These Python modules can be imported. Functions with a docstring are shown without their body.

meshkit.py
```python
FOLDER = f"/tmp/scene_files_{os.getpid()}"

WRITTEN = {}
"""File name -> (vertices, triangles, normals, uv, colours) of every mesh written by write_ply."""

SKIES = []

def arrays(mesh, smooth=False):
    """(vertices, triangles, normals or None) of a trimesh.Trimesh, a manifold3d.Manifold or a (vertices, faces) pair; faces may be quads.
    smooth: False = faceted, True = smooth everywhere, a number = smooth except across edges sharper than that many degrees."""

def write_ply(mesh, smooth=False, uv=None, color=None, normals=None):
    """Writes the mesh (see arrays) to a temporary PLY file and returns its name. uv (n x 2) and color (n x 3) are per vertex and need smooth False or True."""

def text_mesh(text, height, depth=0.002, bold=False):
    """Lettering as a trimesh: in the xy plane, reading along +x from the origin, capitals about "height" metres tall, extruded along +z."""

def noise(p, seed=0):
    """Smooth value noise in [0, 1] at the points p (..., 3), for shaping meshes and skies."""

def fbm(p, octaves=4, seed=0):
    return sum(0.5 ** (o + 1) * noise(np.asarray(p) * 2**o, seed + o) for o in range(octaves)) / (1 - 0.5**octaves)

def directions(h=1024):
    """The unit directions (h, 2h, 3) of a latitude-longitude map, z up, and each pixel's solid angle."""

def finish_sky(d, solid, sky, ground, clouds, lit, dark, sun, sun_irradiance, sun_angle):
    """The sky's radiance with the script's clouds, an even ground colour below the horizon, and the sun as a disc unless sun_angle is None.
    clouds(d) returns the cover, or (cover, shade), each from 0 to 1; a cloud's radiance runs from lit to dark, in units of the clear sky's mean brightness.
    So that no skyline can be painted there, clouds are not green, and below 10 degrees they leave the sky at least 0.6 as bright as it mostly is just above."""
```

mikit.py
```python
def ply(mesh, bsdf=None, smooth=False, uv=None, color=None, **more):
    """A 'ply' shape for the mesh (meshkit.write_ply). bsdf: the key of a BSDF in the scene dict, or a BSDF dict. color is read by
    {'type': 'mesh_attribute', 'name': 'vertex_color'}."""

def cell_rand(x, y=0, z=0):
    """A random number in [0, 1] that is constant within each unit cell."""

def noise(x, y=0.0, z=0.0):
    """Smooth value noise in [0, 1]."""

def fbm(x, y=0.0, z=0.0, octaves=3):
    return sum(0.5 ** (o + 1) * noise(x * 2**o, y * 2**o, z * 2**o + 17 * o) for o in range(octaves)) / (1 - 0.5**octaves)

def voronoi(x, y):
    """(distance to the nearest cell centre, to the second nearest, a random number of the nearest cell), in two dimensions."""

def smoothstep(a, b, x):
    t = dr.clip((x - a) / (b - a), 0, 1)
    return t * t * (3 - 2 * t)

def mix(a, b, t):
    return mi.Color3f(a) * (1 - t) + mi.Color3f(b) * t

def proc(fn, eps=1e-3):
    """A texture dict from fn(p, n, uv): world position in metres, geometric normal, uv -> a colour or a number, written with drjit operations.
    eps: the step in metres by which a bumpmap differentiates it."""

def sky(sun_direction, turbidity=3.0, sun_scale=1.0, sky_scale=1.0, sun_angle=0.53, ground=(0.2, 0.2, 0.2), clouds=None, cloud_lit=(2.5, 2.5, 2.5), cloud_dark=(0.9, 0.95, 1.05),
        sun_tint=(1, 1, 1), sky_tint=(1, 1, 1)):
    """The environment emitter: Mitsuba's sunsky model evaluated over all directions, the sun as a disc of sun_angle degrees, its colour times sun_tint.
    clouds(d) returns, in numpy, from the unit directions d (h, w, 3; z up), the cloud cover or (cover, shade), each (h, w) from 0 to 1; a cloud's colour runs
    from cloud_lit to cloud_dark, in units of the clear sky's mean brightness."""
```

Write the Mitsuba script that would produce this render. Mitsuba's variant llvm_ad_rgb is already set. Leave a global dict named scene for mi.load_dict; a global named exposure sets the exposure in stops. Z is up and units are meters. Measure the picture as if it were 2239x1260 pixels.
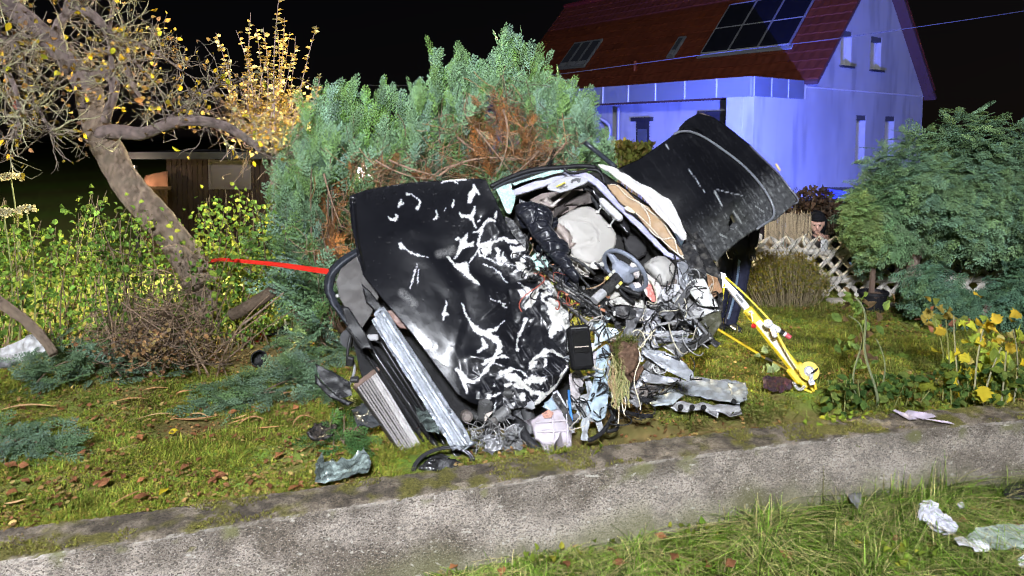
import math, random
import numpy as np, trimesh, shapely, mitsuba as mi, mikit, meshkit
import drjit as dr
from scipy.spatial import Delaunay, cKDTree
from scipy.interpolate import RBFInterpolator, LinearNDInterpolator, splprep, splev
import manifold3d as m3

T = mi.ScalarTransform4f
scene, labels = {}, {}
# ------------------------------------------------------------------ camera, light, exposure
EYE, PITCH, F, CX, CY = np.array([0, 0, 2.1]), math.radians(4.29), 1600.0, 1119.5, 420.0
scene['camera'] = {'type': 'perspective', 'fov': 2 * math.degrees(math.atan(CX / F)), 'fov_axis': 'x', 'near_clip': 0.05, 'far_clip': 1500.0,
                   'principal_point_offset_y': 0.16667, 'principal_point_offset_x': 0.0,
                   'to_world': T().look_at(origin=EYE.tolist(), target=[0, math.cos(PITCH), 2.1 - math.sin(PITCH)], up=[0, 0, 1])}
exposure = 1.3
scene['sky'] = mikit.sky([0.4, 0.3, 0.5], turbidity=4, sun_scale=0.0, sky_scale=0.006, sky_tint=(1.25, 0.85, 0.75))
KEY = np.array([-0.5, -4.6, 6.2])          # work light on a mast of the fire engine behind the photographer
KEY_POWER, WARM_POWER, BLUE_POWER = (300, 310, 330), (3400, 2900, 1750), (34, 50, 380)
WARM = np.array([-2.35, 12.0, 1.5])          # work light behind the hedge, seen through it
BLUE = np.array([4.4, 13.0, .9])           # blue beacon
scene['beacon_light'] = {'type': 'spot', 'intensity': {'type': 'rgb', 'value': list(BLUE_POWER)}, 'cutoff_angle': 62.0, 'beam_width': 30.0,
                         'to_world': T().look_at(origin=BLUE.tolist(), target=[8.4, 20.0, 2.8], up=[0, 0, 1])}

# ------------------------------------------------------------------ helpers
cp, sp = math.cos(PITCH), math.sin(PITCH)

def ray(u, v):
    u, v = np.asarray(u, float), np.asarray(v, float)
    a, b = (u - CX) / F, (CY - v) / F
    return np.stack([a, cp + b * sp, -sp + b * cp], -1)

def at(u, v, y):
    d = ray(u, v)
    return EYE + d * (np.asarray(y, float) / d[..., 1])[..., None]

def gnd(u, v, z=0.0):
    d = ray(u, v)
    return EYE + d * ((z - EYE[2]) / d[..., 2])[..., None]

def hit(u, v, p, n):
    d = ray(u, v)
    return EYE + d * (((np.asarray(p) - EYE) @ n) / (d @ n))[..., None]

def Yc(u, v):
    """how far away the car's upper side (hood, door line) stands, for a spot of it"""
    return 5.95 - .0021 * (v - 400) + .0006 * (u - 1000)

fbm, nz = meshkit.fbm, meshkit.noise

def num(key):
    if key not in scene and key not in labels: return key
    k = 1
    while f'{key}_{k:03d}' in scene or f'{key}_{k:03d}' in labels: k += 1
    return f'{key}_{k:03d}'

def thing(name, label, cat, group=None, kind=None):
    k = num(name)
    labels[k] = {'label': label, 'category': cat}
    if group: labels[k]['group'] = group
    if kind: labels[k]['kind'] = kind
    return k

class Acc:
    def __init__(s): s.v, s.f, s.c, s.n = [], [], [], 0
    def add(s, v, f, c=(.5, .5, .5)):
        v = np.asarray(v, float)
        s.v.append(v); s.f.append(np.asarray(f, int) + s.n); s.n += len(v)
        s.c.append(np.broadcast_to(np.asarray(c, float), v.shape))
        return s
    def get(s): return np.vstack(s.v), np.vstack(s.f), np.vstack(s.c)
    def mesh(s, m, c): return s.add(np.array(m.vertices), np.array(m.faces), c)
    def tube(s, pts, r, c, sides=6, caps=True):
        v, f = tube(pts, r, sides, caps)
        return s.add(v, f, c)

def put(name, acc, mat, parent=None, smooth=False, label=None, cat=None, group=None, kind=None, dirt=0.0, **kw):
    """one entry of the scene; acc: Acc or (v, f, c)"""
    key = num((parent + '__' if parent else '') + name)
    v, f, c = acc.get() if isinstance(acc, Acc) else acc
    c = np.array(np.broadcast_to(np.asarray(c, float), np.shape(v)), float)
    if dirt:
        n = fbm(v * 9.0, 3, 5)[:, None]; n2 = fbm(v * 60.0, 2, 8)[:, None]
        c = c * (1 - dirt * .6 + dirt * 1.2 * n) * (1 - dirt * .3 + dirt * .6 * n2)
    if smooth is not True and smooth is not False:
        m = trimesh.graph.smooth_shade(trimesh.Trimesh(v, f, process=False), angle=math.radians(smooth), facet_minarea=None)
        v2 = np.array(m.vertices); c = c[cKDTree(v).query(v2)[1]]; v, f, smooth = v2, np.array(m.faces), True
    scene[key] = mikit.ply((v, f), mat, smooth=smooth, uv=None if mat in ('m_concrete', 'm_plaster') else encode(np.clip(c, 0, 1)), **kw)
    d = {k: x for k, x in (('label', label), ('category', cat), ('group', group), ('kind', kind)) if x}
    if d: labels[key] = d
    return key

TABLE = []
def encode(c):
    """Vertex colours as two numbers, so that the renderer can join meshes: u is the brightness, v a place between the two hues of the mesh's own row of TABLE."""
    lum = np.maximum(c.max(1), 1e-4); h = c / lum[:, None]; w = lum / lum.sum(); m = (h * w[:, None]).sum(0); x = h - m
    d = np.linalg.eigh((x * w[:, None]).T @ x)[1][:, -1]; s = x @ d; lo, hi = np.percentile(s, 1), np.percentile(s, 99) + 1e-5
    TABLE.append(np.concatenate([m + d * lo, m + d * hi]))
    return np.stack([lum, len(TABLE) - 1 + .02 + .96 * np.clip((s - lo) / (hi - lo), 0, 1)], 1)
def vertex_colour(p, n, uv):
    k = dr.floor(uv.y); s = dr.clip((uv.y - k - .02) / .96, 0, 1); i = mi.UInt32(dr.clip(k, 0, len(TABLE) - 1)) * 6; t = mi.Float(np.concatenate(TABLE).astype(np.float32))
    g = [dr.gather(mi.Float, t, i + q) for q in range(6)]
    return mi.Color3f(*[dr.clip(uv.x * dr.lerp(g[q], g[q + 3], s), 0, 1) for q in range(3)])

def frame(d):
    d = np.asarray(d, float); d = d / (np.linalg.norm(d, axis=-1, keepdims=True) + 1e-12)
    a = np.cross(d, np.where(np.abs(d[..., 2:]) < .9, [0, 0, 1.], [1., 0, 0]))
    a /= np.linalg.norm(a, axis=-1, keepdims=True) + 1e-12
    return d, a, np.cross(d, a)

def tube(pts, r, sides=6, caps=True):
    p = np.asarray(pts, float); n = len(p)
    r = np.broadcast_to(np.asarray(r, float), (n,))
    t = np.gradient(p, axis=0); t /= np.linalg.norm(t, axis=1, keepdims=True) + 1e-12
    a = frame(t[0])[1]; A = np.empty_like(p)
    for i in range(n):
        a = a - t[i] * (a @ t[i]); a /= np.linalg.norm(a) + 1e-12; A[i] = a
    B = np.cross(t, A); an = np.arange(sides) * 2 * np.pi / sides
    v = p[:, None] + r[:, None, None] * (np.cos(an)[None, :, None] * A[:, None] + np.sin(an)[None, :, None] * B[:, None])
    i, j = np.meshgrid(np.arange(n - 1), np.arange(sides), indexing='ij'); j2 = (j + 1) % sides
    q = np.stack([i * sides + j, i * sides + j2, (i + 1) * sides + j2, (i + 1) * sides + j], -1).reshape(-1, 4)
    f = np.vstack([q[:, [0, 1, 2]], q[:, [0, 2, 3]]]); v = v.reshape(-1, 3)
    if caps:
        k = np.arange(1, sides - 1)
        f = np.vstack([f, np.stack([0 * k, k + 1, k], 1), np.stack([0 * k, k, k + 1], 1) + (n - 1) * sides])
    return v, f

def spline(pts, n=20):
    p = np.asarray(pts, float)
    if len(p) < 3: return p[0] + (p[-1] - p[0]) * np.linspace(0, 1, n)[:, None]
    tck, _ = splprep(p.T, s=0, k=min(3, len(p) - 1))
    return np.array(splev(np.linspace(0, 1, n), tck)).T

def pix(pts):
    """(u, v, y) rows to points"""
    p = np.asarray(pts, float)
    return at(p[:, 0], p[:, 1], p[:, 2])

def box(acc, c, size, c3, R=None, bevel=0.0):
    """box centred at c; R: 3 x 3 whose columns are the box's axes"""
    s = np.asarray(size, float) / 2
    if bevel:
        b = min(bevel, *(s * .9)); hull = []
        for sx in (-1, 1):
            for sy in (-1, 1):
                for sz in (-1, 1):
                    o = np.array([sx, sy, sz])
                    for k in range(3):
                        e = s - b; e[k] = s[k]; hull.append(o * e)
        m = trimesh.convex.convex_hull(np.array(hull)); v, f = np.array(m.vertices), np.array(m.faces)
    else:
        m = trimesh.creation.box(2 * s); v, f = np.array(m.vertices), np.array(m.faces)
    if R is not None: v = v @ np.asarray(R).T
    return acc.add(v + c, f, c3)

def bar(acc, p0, p1, w, h, c3, up=(0, 0, 1), bevel=.003):
    p0, p1 = np.asarray(p0, float), np.asarray(p1, float)
    d = p1 - p0; L = np.linalg.norm(d); d /= L
    a = np.cross(d, up); a /= np.linalg.norm(a) + 1e-9; b = np.cross(a, d)
    return box(acc, (p0 + p1) / 2, (L, w, h), c3, np.stack([d, a, b], 1), bevel)

def solidify(v, f, thick, n=None):
    """closes a sheet with a back side"""
    if n is None:
        n = meshkit.arrays((v, f), True)[2]
    e = np.sort(np.vstack([f[:, [0, 1]], f[:, [1, 2]], f[:, [2, 0]]]), 1)
    raw = np.vstack([f[:, [0, 1]], f[:, [1, 2]], f[:, [2, 0]]])
    _, inv, cnt = np.unique(e, axis=0, return_inverse=True, return_counts=True)
    b = raw[cnt[inv.ravel()] == 1]; N = len(v)
    return np.vstack([v, v - n * np.reshape(thick, (-1, 1))]), np.vstack([f, f[:, ::-1] + N, np.stack([b[:, 1], b[:, 0], b[:, 0] + N], 1), np.stack([b[:, 1], b[:, 0] + N, b[:, 1] + N], 1)])

def chaikin(p, n=2):
    for _ in range(n):
        q = np.roll(p, -1, 0); p = np.stack([.75 * p + .25 * q, .25 * p + .75 * q], 1).reshape(-1, p.shape[1])
    return p

def sheet(outline, res=5.0, thick=.004, crumple=(), seed=0, inner=(), holes=(), bulge=0.0, round_=0, shape=None, col=(.5, .5, .5)):
    """A bent panel with an outline of (u, v, y) rows: its own distance at every corner, displaced along its normals, closed with a back side.
    crumple: (amplitude m, frequency 1/m, ridged) rows. bulge: pillow height. shape(uv, p) -> further displacement. col: colour or fn(uv, p, n)."""
    o = np.asarray(outline, float)
    if o.shape[1] == 2: o = np.column_stack([o, Yc(o[:, 0], o[:, 1])])
    ctrl = np.vstack([o] + ([np.asarray(inner, float)] if len(inner) else []))
    oo = chaikin(o, round_) if round_ else o
    poly = shapely.Polygon(oo[:, :2], [h for h in holes])
    if not poly.is_valid: poly = poly.buffer(0)
    if poly.geom_type != 'Polygon': poly = max(poly.geoms, key=lambda g: g.area)
    rng = np.random.default_rng(seed)
    edge = [np.array(shapely.segmentize(r, res).coords)[:-1] for r in [poly.exterior, *poly.interiors]]
    x0, y0, x1, y1 = poly.bounds
    gx, gy = np.meshgrid(np.arange(x0, x1, res), np.arange(y0, y1, res * .87))
    gx = gx + (np.arange(gx.shape[0]) % 2)[:, None] * res / 2
    g = np.stack([gx.ravel(), gy.ravel()], 1) + rng.uniform(-.15, .15, (gx.size, 2)) * res
    ins = shapely.contains_xy(poly.buffer(-res * .45), g[:, 0], g[:, 1])
    q = np.vstack(edge + [g[ins]])
    tri = Delaunay(q).simplices
    cen = q[tri].mean(1)
    tri = tri[shapely.contains_xy(poly, cen[:, 0], cen[:, 1])]
    used = np.unique(tri); m = -np.ones(len(q), int); m[used] = np.arange(len(used)); q, tri = q[used], m[tri]
    _, ui = np.unique(ctrl[:, :2].round(1), axis=0, return_index=True); ctrl = ctrl[ui]
    y = RBFInterpolator(ctrl[:, :2] / 100, ctrl[:, 2], kernel='linear', smoothing=.02)(q / 100)
    p = at(q[:, 0], q[:, 1], y)
    nn = np.cross(p[tri[:, 1]] - p[tri[:, 0]], p[tri[:, 2]] - p[tri[:, 0]])
    flip = ((EYE - p[tri].mean(1)) * nn).sum(1) < 0
    tri[flip] = tri[flip][:, ::-1]
    n = meshkit.arrays((p, tri), True)[2]
    d = np.zeros(len(p))
    for k, (amp, fr, rg) in enumerate(crumple):
        w = fbm(p * fr + seed * 7.3 + k * 3.1, 3, seed + k)
        d += amp * ((1 - np.abs(2 * w - 1) * 2.2) if rg else (2 * w - 1) * 1.6)
    back = thick
    if bulge:
        dist = shapely.distance(poly.boundary, shapely.points(q)); R = dist.max() * .9 + 1e-6
        prof = np.sqrt(np.clip(1 - (1 - np.clip(dist / R, 0, 1)) ** 2, 0, 1))
        d += bulge * prof; back = thick + 2 * bulge * prof
    if shape is not None: d += shape(q, p)
    p = p + n * d[:, None]
    n2 = meshkit.arrays((p, tri), True)[2]
    c = col(q, p, n2) if callable(col) else np.broadcast_to(np.asarray(col, float), p.shape)
    v, f = solidify(p, tri, back, n2)
    return v, f, np.vstack([c, c])

def noisecol(base, amt=.25, fr=14, seed=0, dust=None, dust_amt=0.0):
    base = np.asarray(base, float)
    def fn(q, p, n):
        w = fbm(p * fr, 4, seed)[:, None]
        c = base * (1 + amt * (2 * w - 1) * 1.6)
        if dust is not None:
            k = np.clip((fbm(p * fr * 2.3, 4, seed + 9)[:, None] - .55 + .35 * dust_amt) * 4, 0, 1) * dust_amt
            c = c * (1 - k) + np.asarray(dust) * k
        return c
    return fn

def strokes(q, rows):
    """how much each spot lies on the drawn strokes: rows of (points, half widths)"""
    out = np.zeros(len(q))
    for pts, w in rows:
        p = np.asarray(pts, float); ww = np.broadcast_to(np.asarray(w, float), (len(p),))
        for i in range(len(p) - 1):
            a, b = p[i], p[i + 1]; d = b - a
            t = np.clip(((q - a) @ d) / (d @ d + 1e-9), 0, 1)
            dist = np.linalg.norm(q - a - t[:, None] * d, axis=1)
            r = ww[i] + (ww[i + 1] - ww[i]) * t
            out = np.maximum(out, np.clip(1.35 - dist / (r + .3), 0, 1))
    return out

def place(v, f, M, colors, shade=None):
    """many copies of a small mesh as one: M (k, 3, 4), colours (k, 3), shade per prototype vertex"""
    k = len(M)
    V = np.einsum('kij,nj->kni', M[:, :, :3], v) + M[:, None, :, 3]
    C = np.repeat(colors[:, None, :], len(v), 1)
    if shade is not None: C = C * shade[None, :, None]
    Fs = f[None] + (np.arange(k) * len(v))[:, None, None]
    return V.reshape(-1, 3), Fs.reshape(-1, 3), C.reshape(-1, 3)

def mats(pos, d, scale, rng, up=None, roll=None):
    """frames whose x axis is d; up: wanted z axis (else random roll)"""
    pos, d = np.asarray(pos, float), np.asarray(d, float)
    d = d / (np.linalg.norm(d, axis=1, keepdims=True) + 1e-9)
    if up is None:
        u = rng.normal(size=d.shape)
    else:
        u = np.broadcast_to(np.asarray(up, float), d.shape) + (rng.normal(size=d.shape) * roll if roll else 0)
    z = u - d * (u * d).sum(1, keepdims=True); z /= np.linalg.norm(z, axis=1, keepdims=True) + 1e-9
    yv = np.cross(z, d); s = np.broadcast_to(np.asarray(scale, float), (len(d),))[:, None]
    return np.stack([d * s, yv * s, z * s, pos], -1)

def pick(cols, k, rng, var=.15):
    cols = np.asarray(cols, float); c = cols[rng.integers(0, len(cols), k)]
    return np.clip(c * (1 + rng.normal(size=(k, 1)) * var) * (1 + rng.normal(size=(k, 3)) * var * .3), 0.003, 1)

# ------------------------------------------------------------------ materials: the colour comes with the mesh, these give the surface
VC = mikit.proc(vertex_colour)
scene['m_lamp'] = {'type': 'diffuse', 'reflectance': {'type': 'rgb', 'value': [.8, .8, .8]}}
def P(**kw): return {'type': 'twosided', 'b': {'type': 'principled', 'base_color': VC, **kw}}
scene['m_leaf'] = {'type': 'principledthin', 'base_color': VC, 'roughness': .5, 'spec_trans': 0.0, 'diff_trans': .75, 'eta': 1.35}
scene['m_gloss_leaf'] = {'type': 'principledthin', 'base_color': VC, 'roughness': .32, 'spec_trans': 0.0, 'diff_trans': .6, 'eta': 1.45}
scene['m_needle'] = P(roughness=.6, specular=.3)
scene['m_matte'] = P(roughness=.85, specular=.25)
scene['m_satin'] = P(roughness=.5, specular=.4)
scene['m_gloss'] = P(roughness=.22, specular=.5)
scene['m_paint'] = P(roughness=.33, specular=.28, clearcoat=.5, clearcoat_gloss=.96)
scene['m_metal'] = P(roughness=.42, metallic=.35, specular=.5)
scene['m_cloth'] = P(roughness=.9, specular=.2, sheen=.4)
scene['m_nylon'] = P(roughness=.36, specular=.45, sheen=.3)
scene['m_glass'] = {'type': 'thindielectric', 'int_ior': 1.5}
# ------------------------------------------------------------------ ground, wall
fe = np.array([(-300, 1268), (0, 1226), (228, 1188), (760, 1111), (1045, 1063), (1249, 1029), (1480, 993), (1670, 974), (1937, 944), (2239, 921), (2600, 899)], float)
be = np.array([(-300, 1192), (0, 1158), (228, 1124), (419, 1096), (648, 1066), (740, 1060), (903, 1036), (1147, 1002), (1283, 970), (1480, 953), (1690, 925), (1808, 911), (1956, 902), (2239, 887), (2600, 868)], float)
WT = .05
_f, _b = gnd(fe[:, 0], fe[:, 1], WT), gnd(be[:, 0], be[:, 1], WT)
PF, PB = np.polyfit(_f[:, 0], _f[:, 1], 3), np.polyfit(_b[:, 0], _b[:, 1], 3)
def wl(P_, x):
    xc = np.clip(x, -3.2, 4.6); y = np.polyval(P_, xc)
    return y + np.where(x < -3.2, (x + 3.2) * .32, np.where(x > 4.6, (x - 4.6) * .22, 0))
def yf(x): return wl(PF, x)
def yb(x): return wl(PB, x)

def gz(x, y):
    """height of the ground"""
    x, y = np.asarray(x, float), np.asarray(y, float)
    t = y - (yf(x) + yb(x)) / 2
    p = np.stack([x, y, 0 * x], -1)
    near = np.clip(1 - (np.hypot(x, y - 5) - 8) / 6, .0, 1)
    lawn = (fbm(p * 1.3, 3, 3) - .5) * .10 + ((fbm(p * 7, 3, 4) - .5) * .05 + (fbm(p * 24, 2, 6) - .5) * .025) * near
    lawn = lawn + .02 * np.clip(y - 5, 0, 5) * .0
    # torn-up furrow behind the wall
    fur = np.exp(-((t - .42) / .2) ** 2) * np.clip((x - .35) * 3, 0, 1) * np.clip((2.7 - x) * 3, 0, 1)
    lawn = lawn - .11 * fur + .05 * np.exp(-((t - .8) / .2) ** 2) * np.clip((x - .5) * 3, 0, 1) * np.clip((2.4 - x) * 2, 0, 1)
    verge = -.47 + (fbm(p * 1.1, 3, 13) - .5) * .10 + ((fbm(p * 8, 3, 14) - .5) * .06) * near
    verge = verge + np.clip(-t - 2.5, 0, 3) * .04
    k = np.clip((t + .06) / .12, 0, 1)
    street = np.clip((y - 11.2) / .8, 0, 1) * .3
    return verge * (1 - k) + (lawn - street) * k

def G(u, v):
    """the spot of the ground seen at a pixel, on the lawn or the verge"""
    u, v = np.asarray(u, float), np.asarray(v, float)
    z = np.zeros(np.shape(u))
    for _ in range(5):
        p = gnd(u, v, z); z = gz(p[..., 0], p[..., 1])
    return gnd(u, v, z)

def axis(a, b, step, far, k=30):
    g = np.geomspace(step, far, k).cumsum(); g = g / g[-1] * far
    return np.concatenate([a - g[::-1], np.arange(a, b, step), b + g])
gx, gt = axis(-4.6, 5.4, .034, 320), axis(-2.2, 6.4, .034, 400)
X, TT = np.meshgrid(gx, gt); Y = TT + (yf(X) + yb(X)) / 2
Z = gz(X, Y)
V = np.stack([X, Y, Z], -1).reshape(-1, 3)
nx, nt = len(gx), len(gt)
i, j = np.meshgrid(np.arange(nt - 1), np.arange(nx - 1), indexing='ij'); a = (i * nx + j).ravel()
Fq = np.vstack([np.stack([a, a + 1, a + nx + 1], 1), np.stack([a, a + nx + 1, a + nx], 1)])
def soilmask(x, y):
    t = y - (yf(x) + yb(x)) / 2
    m = np.exp(-((t - .36) / .22) ** 4) * np.clip((x - .2) * 4, 0, 1) * np.clip((2.75 - x) * 2.5, 0, 1)
    for cx_, cy_, r in ((-2.35, 5.2, .3), (-1.75, 5.75, .25), (2.95, 6.0, .25), (-.2, 5.2, .4), (.8, 5.4, .35), (-1.2, 7.0, .5), (-2.6, 6.9, .6), (-4, 7.5, 1.2)):
        m = np.maximum(m, np.clip(1.4 - np.hypot(x - cx_, (y - cy_) * 1.4) / r, 0, 1))
    return m
pp = V.copy(); pp[:, 2] = 0
n1, n2, n3 = fbm(pp * 3, 4, 21), fbm(pp * 14, 3, 22), fbm(pp * 45, 2, 23)
soil = np.stack([.11 + 0 * n1, .072 + 0 * n1, .042 + 0 * n1], 1) * (.55 + .9 * n2)[:, None] * (.6 + .8 * n3)[:, None]
moss = np.stack([.15 * (.6 + .8 * n1), .175 * (.6 + .8 * n2), .035 + 0 * n1], 1); vg_ = (V[:, 1] < (yf(V[:, 0]) + yb(V[:, 0])) / 2)[:, None]; moss = np.where(vg_, moss * [.5, .38, .5], moss)
m = soilmask(V[:, 0], V[:, 1]); m = np.clip(np.maximum(m, np.clip((n1 - .60) * 6, 0, .7)) * (.5 + n2), 0, 1)[:, None]
put('ground', (V, Fq, moss * (1 - m) + soil * m), 'm_matte', smooth=True, kind='structure', label='garden lawn and roadside verge with moss and bare brown soil')

# the low concrete wall
xs = np.concatenate([np.linspace(-14, -3.4, 60, endpoint=False), np.arange(-3.4, 4.8, .016), np.linspace(4.8, 16, 60)])
f_, b_ = yf(xs), yb(xs)
prof = [('f', -.75)] + [('f', z) for z in np.linspace(-.6, WT - .02, 34)] + [('r', 0), ('r', 1)] + [('t', k) for k in np.linspace(.06, .94, 18)] + [('b', WT - .012), ('b', -.05), ('b', -.4)]
rows = []
for kind, val in prof:
    if kind == 'f': rows.append(np.stack([xs, f_ - .012 * (WT - val), 0 * xs + val], 1))
    elif kind == 'r': rows.append(np.stack([xs, f_ + (.004, .014)[val], 0 * xs + WT - (.008, .001)[val]], 1))
    elif kind == 't': rows.append(np.stack([xs, f_ + (b_ - f_) * val, 0 * xs + WT + .002 * np.sin(val * 3)], 1))
    else: rows.append(np.stack([xs, b_, 0 * xs + val], 1))
W = np.array(rows); nr, ns = W.shape[:2]
wv = W.reshape(-1, 3)
i, j = np.meshgrid(np.arange(nr - 1), np.arange(ns - 1), indexing='ij'); a = (i * ns + j).ravel()
wf = np.vstack([np.stack([a, a + 1, a + ns + 1], 1), np.stack([a, a + ns + 1, a + ns], 1)])
wn = meshkit.arrays((wv, wf), True)[2]
disp = (fbm(wv * 40, 3, 31) - .5) * .011 + (fbm(wv * 5, 3, 32) - .5) * .022 - np.clip(fbm(wv * 22, 2, 35) - .68, 0, 1) * .05
edge_chip = np.exp(-((wv[:, 2] - WT) / .02) ** 2) * np.clip(fbm(wv * 13, 3, 33) - .5, 0, 1) * .06
wv2 = wv + wn * (disp - edge_chip)[:, None]
def wall_colour(p, n, uv):
    top = mikit.smoothstep(.3, .75, n.z)
    h = p.z
    a1 = mikit.fbm(p.x * 2.3, p.y * 2.3, p.z * 3.1, 5)
    a2 = mikit.fbm(p.x * 9 + 5, p.y * 9, p.z * 9, 4)
    g1 = mikit.noise(p.x * 230, p.y * 230, p.z * 230)
    g2 = mikit.noise(p.x * 110 + 3, p.y * 110, p.z * 110)
    g3 = mikit.noise(p.x * 52 + 9, p.y * 52, p.z * 52)
    c = mikit.mix((.135, .112, .09), (.36, .315, .275), mikit.smoothstep(.30, .68, a1 * .65 + a2 * .35))
    gg = g1 * .3 + g2 * .4 + g3 * .3
    c = c * (.45 + 1.1 * mikit.smoothstep(.28, .72, gg))
    c = mikit.mix(c, (.045, .038, .03), mikit.smoothstep(.60, .70, g2 * .55 + g3 * .45) * .85)
    c = mikit.mix(c, (.50, .46, .42), mikit.smoothstep(.72, .88, mikit.noise(p.x * 140 + 40, p.y * 140, p.z * 140)) * .75)
    # damp and algae come down from the coping in ragged tongues, pale lime runs, green at the foot
    st = mikit.fbm(p.x * 7 + mikit.noise(p.x * 2, p.y * 2, p.z * 3) * 3, p.y * 3, p.z * 1.6 + 3, 4)
    c = mikit.mix(c, (.06, .05, .04), mikit.smoothstep(.40, .72, st) * mikit.smoothstep(-.34, .06, h) * .5)
    c = mikit.mix(c, (.075, .062, .05), mikit.smoothstep(-.05, .04, h + (mikit.fbm(p.x * 6, p.y * 6, 2, 3) - .5) * .12) * .28)
    c = mikit.mix(c, (.52, .48, .43), mikit.smoothstep(.018, .030, h) * (1 - mikit.smoothstep(.040, .046, h)) * mikit.smoothstep(.42, .6, a2) * .3)
    c = mikit.mix(c, (.13, .13, .055), mikit.smoothstep(-.20, -.42, h + (mikit.fbm(p.x * 4, p.y * 4, 7, 4) - .5) * .4) * .65)
    c = mikit.mix(c, (.14, .145, .05), mikit.smoothstep(.6, .74, mikit.fbm(p.x * 6 + 3, p.y * 6, p.z * 6 + 8, 4)) * mikit.smoothstep(-.2, .03, h) * .7)
    # small ragged lichens
    d1, d2, r = mikit.voronoi(p.x * 14 + mikit.noise(p.x * 9, p.z * 9) * 1.5, p.z * 14 + p.y * 8)
    rag = d1 + (mikit.noise(p.x * 160, p.y * 160, p.z * 160) - .5) * .16
    c = mikit.mix(c, (.5, .48, .43), mikit.smoothstep(.05 + .12 * r, .02, rag) * dr.select(r > .66, 1.0, 0.0) * .7)
    # the coping: black algae, moss, bare patches
    t1 = mikit.fbm(p.x * 8, p.y * 8, 1.5, 5)
    ct = mikit.mix((.085, .07, .055), (.26, .215, .165), mikit.smoothstep(.36, .74, t1))
    ct = mikit.mix(ct, (.34, .29, .22), mikit.smoothstep(.60, .76, mikit.fbm(p.x * 1.9 + 1.1, p.y * 6, 5.5, 4)) * .8)
    ct = mikit.mix(ct, (.13, .12, .03), mikit.smoothstep(.50, .66, mikit.fbm(p.x * 5 + 9, p.y * 5, 3.5, 4)) * .9)
    ct = ct * (.22 + .7 * g2 + .45 * g1)
    return mikit.mix(c, ct, top)
scene['m_concrete'] = {'type': 'twosided', 'b': {'type': 'principled', 'base_color': mikit.proc(wall_colour), 'roughness': .9, 'specular': .2}}
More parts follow.
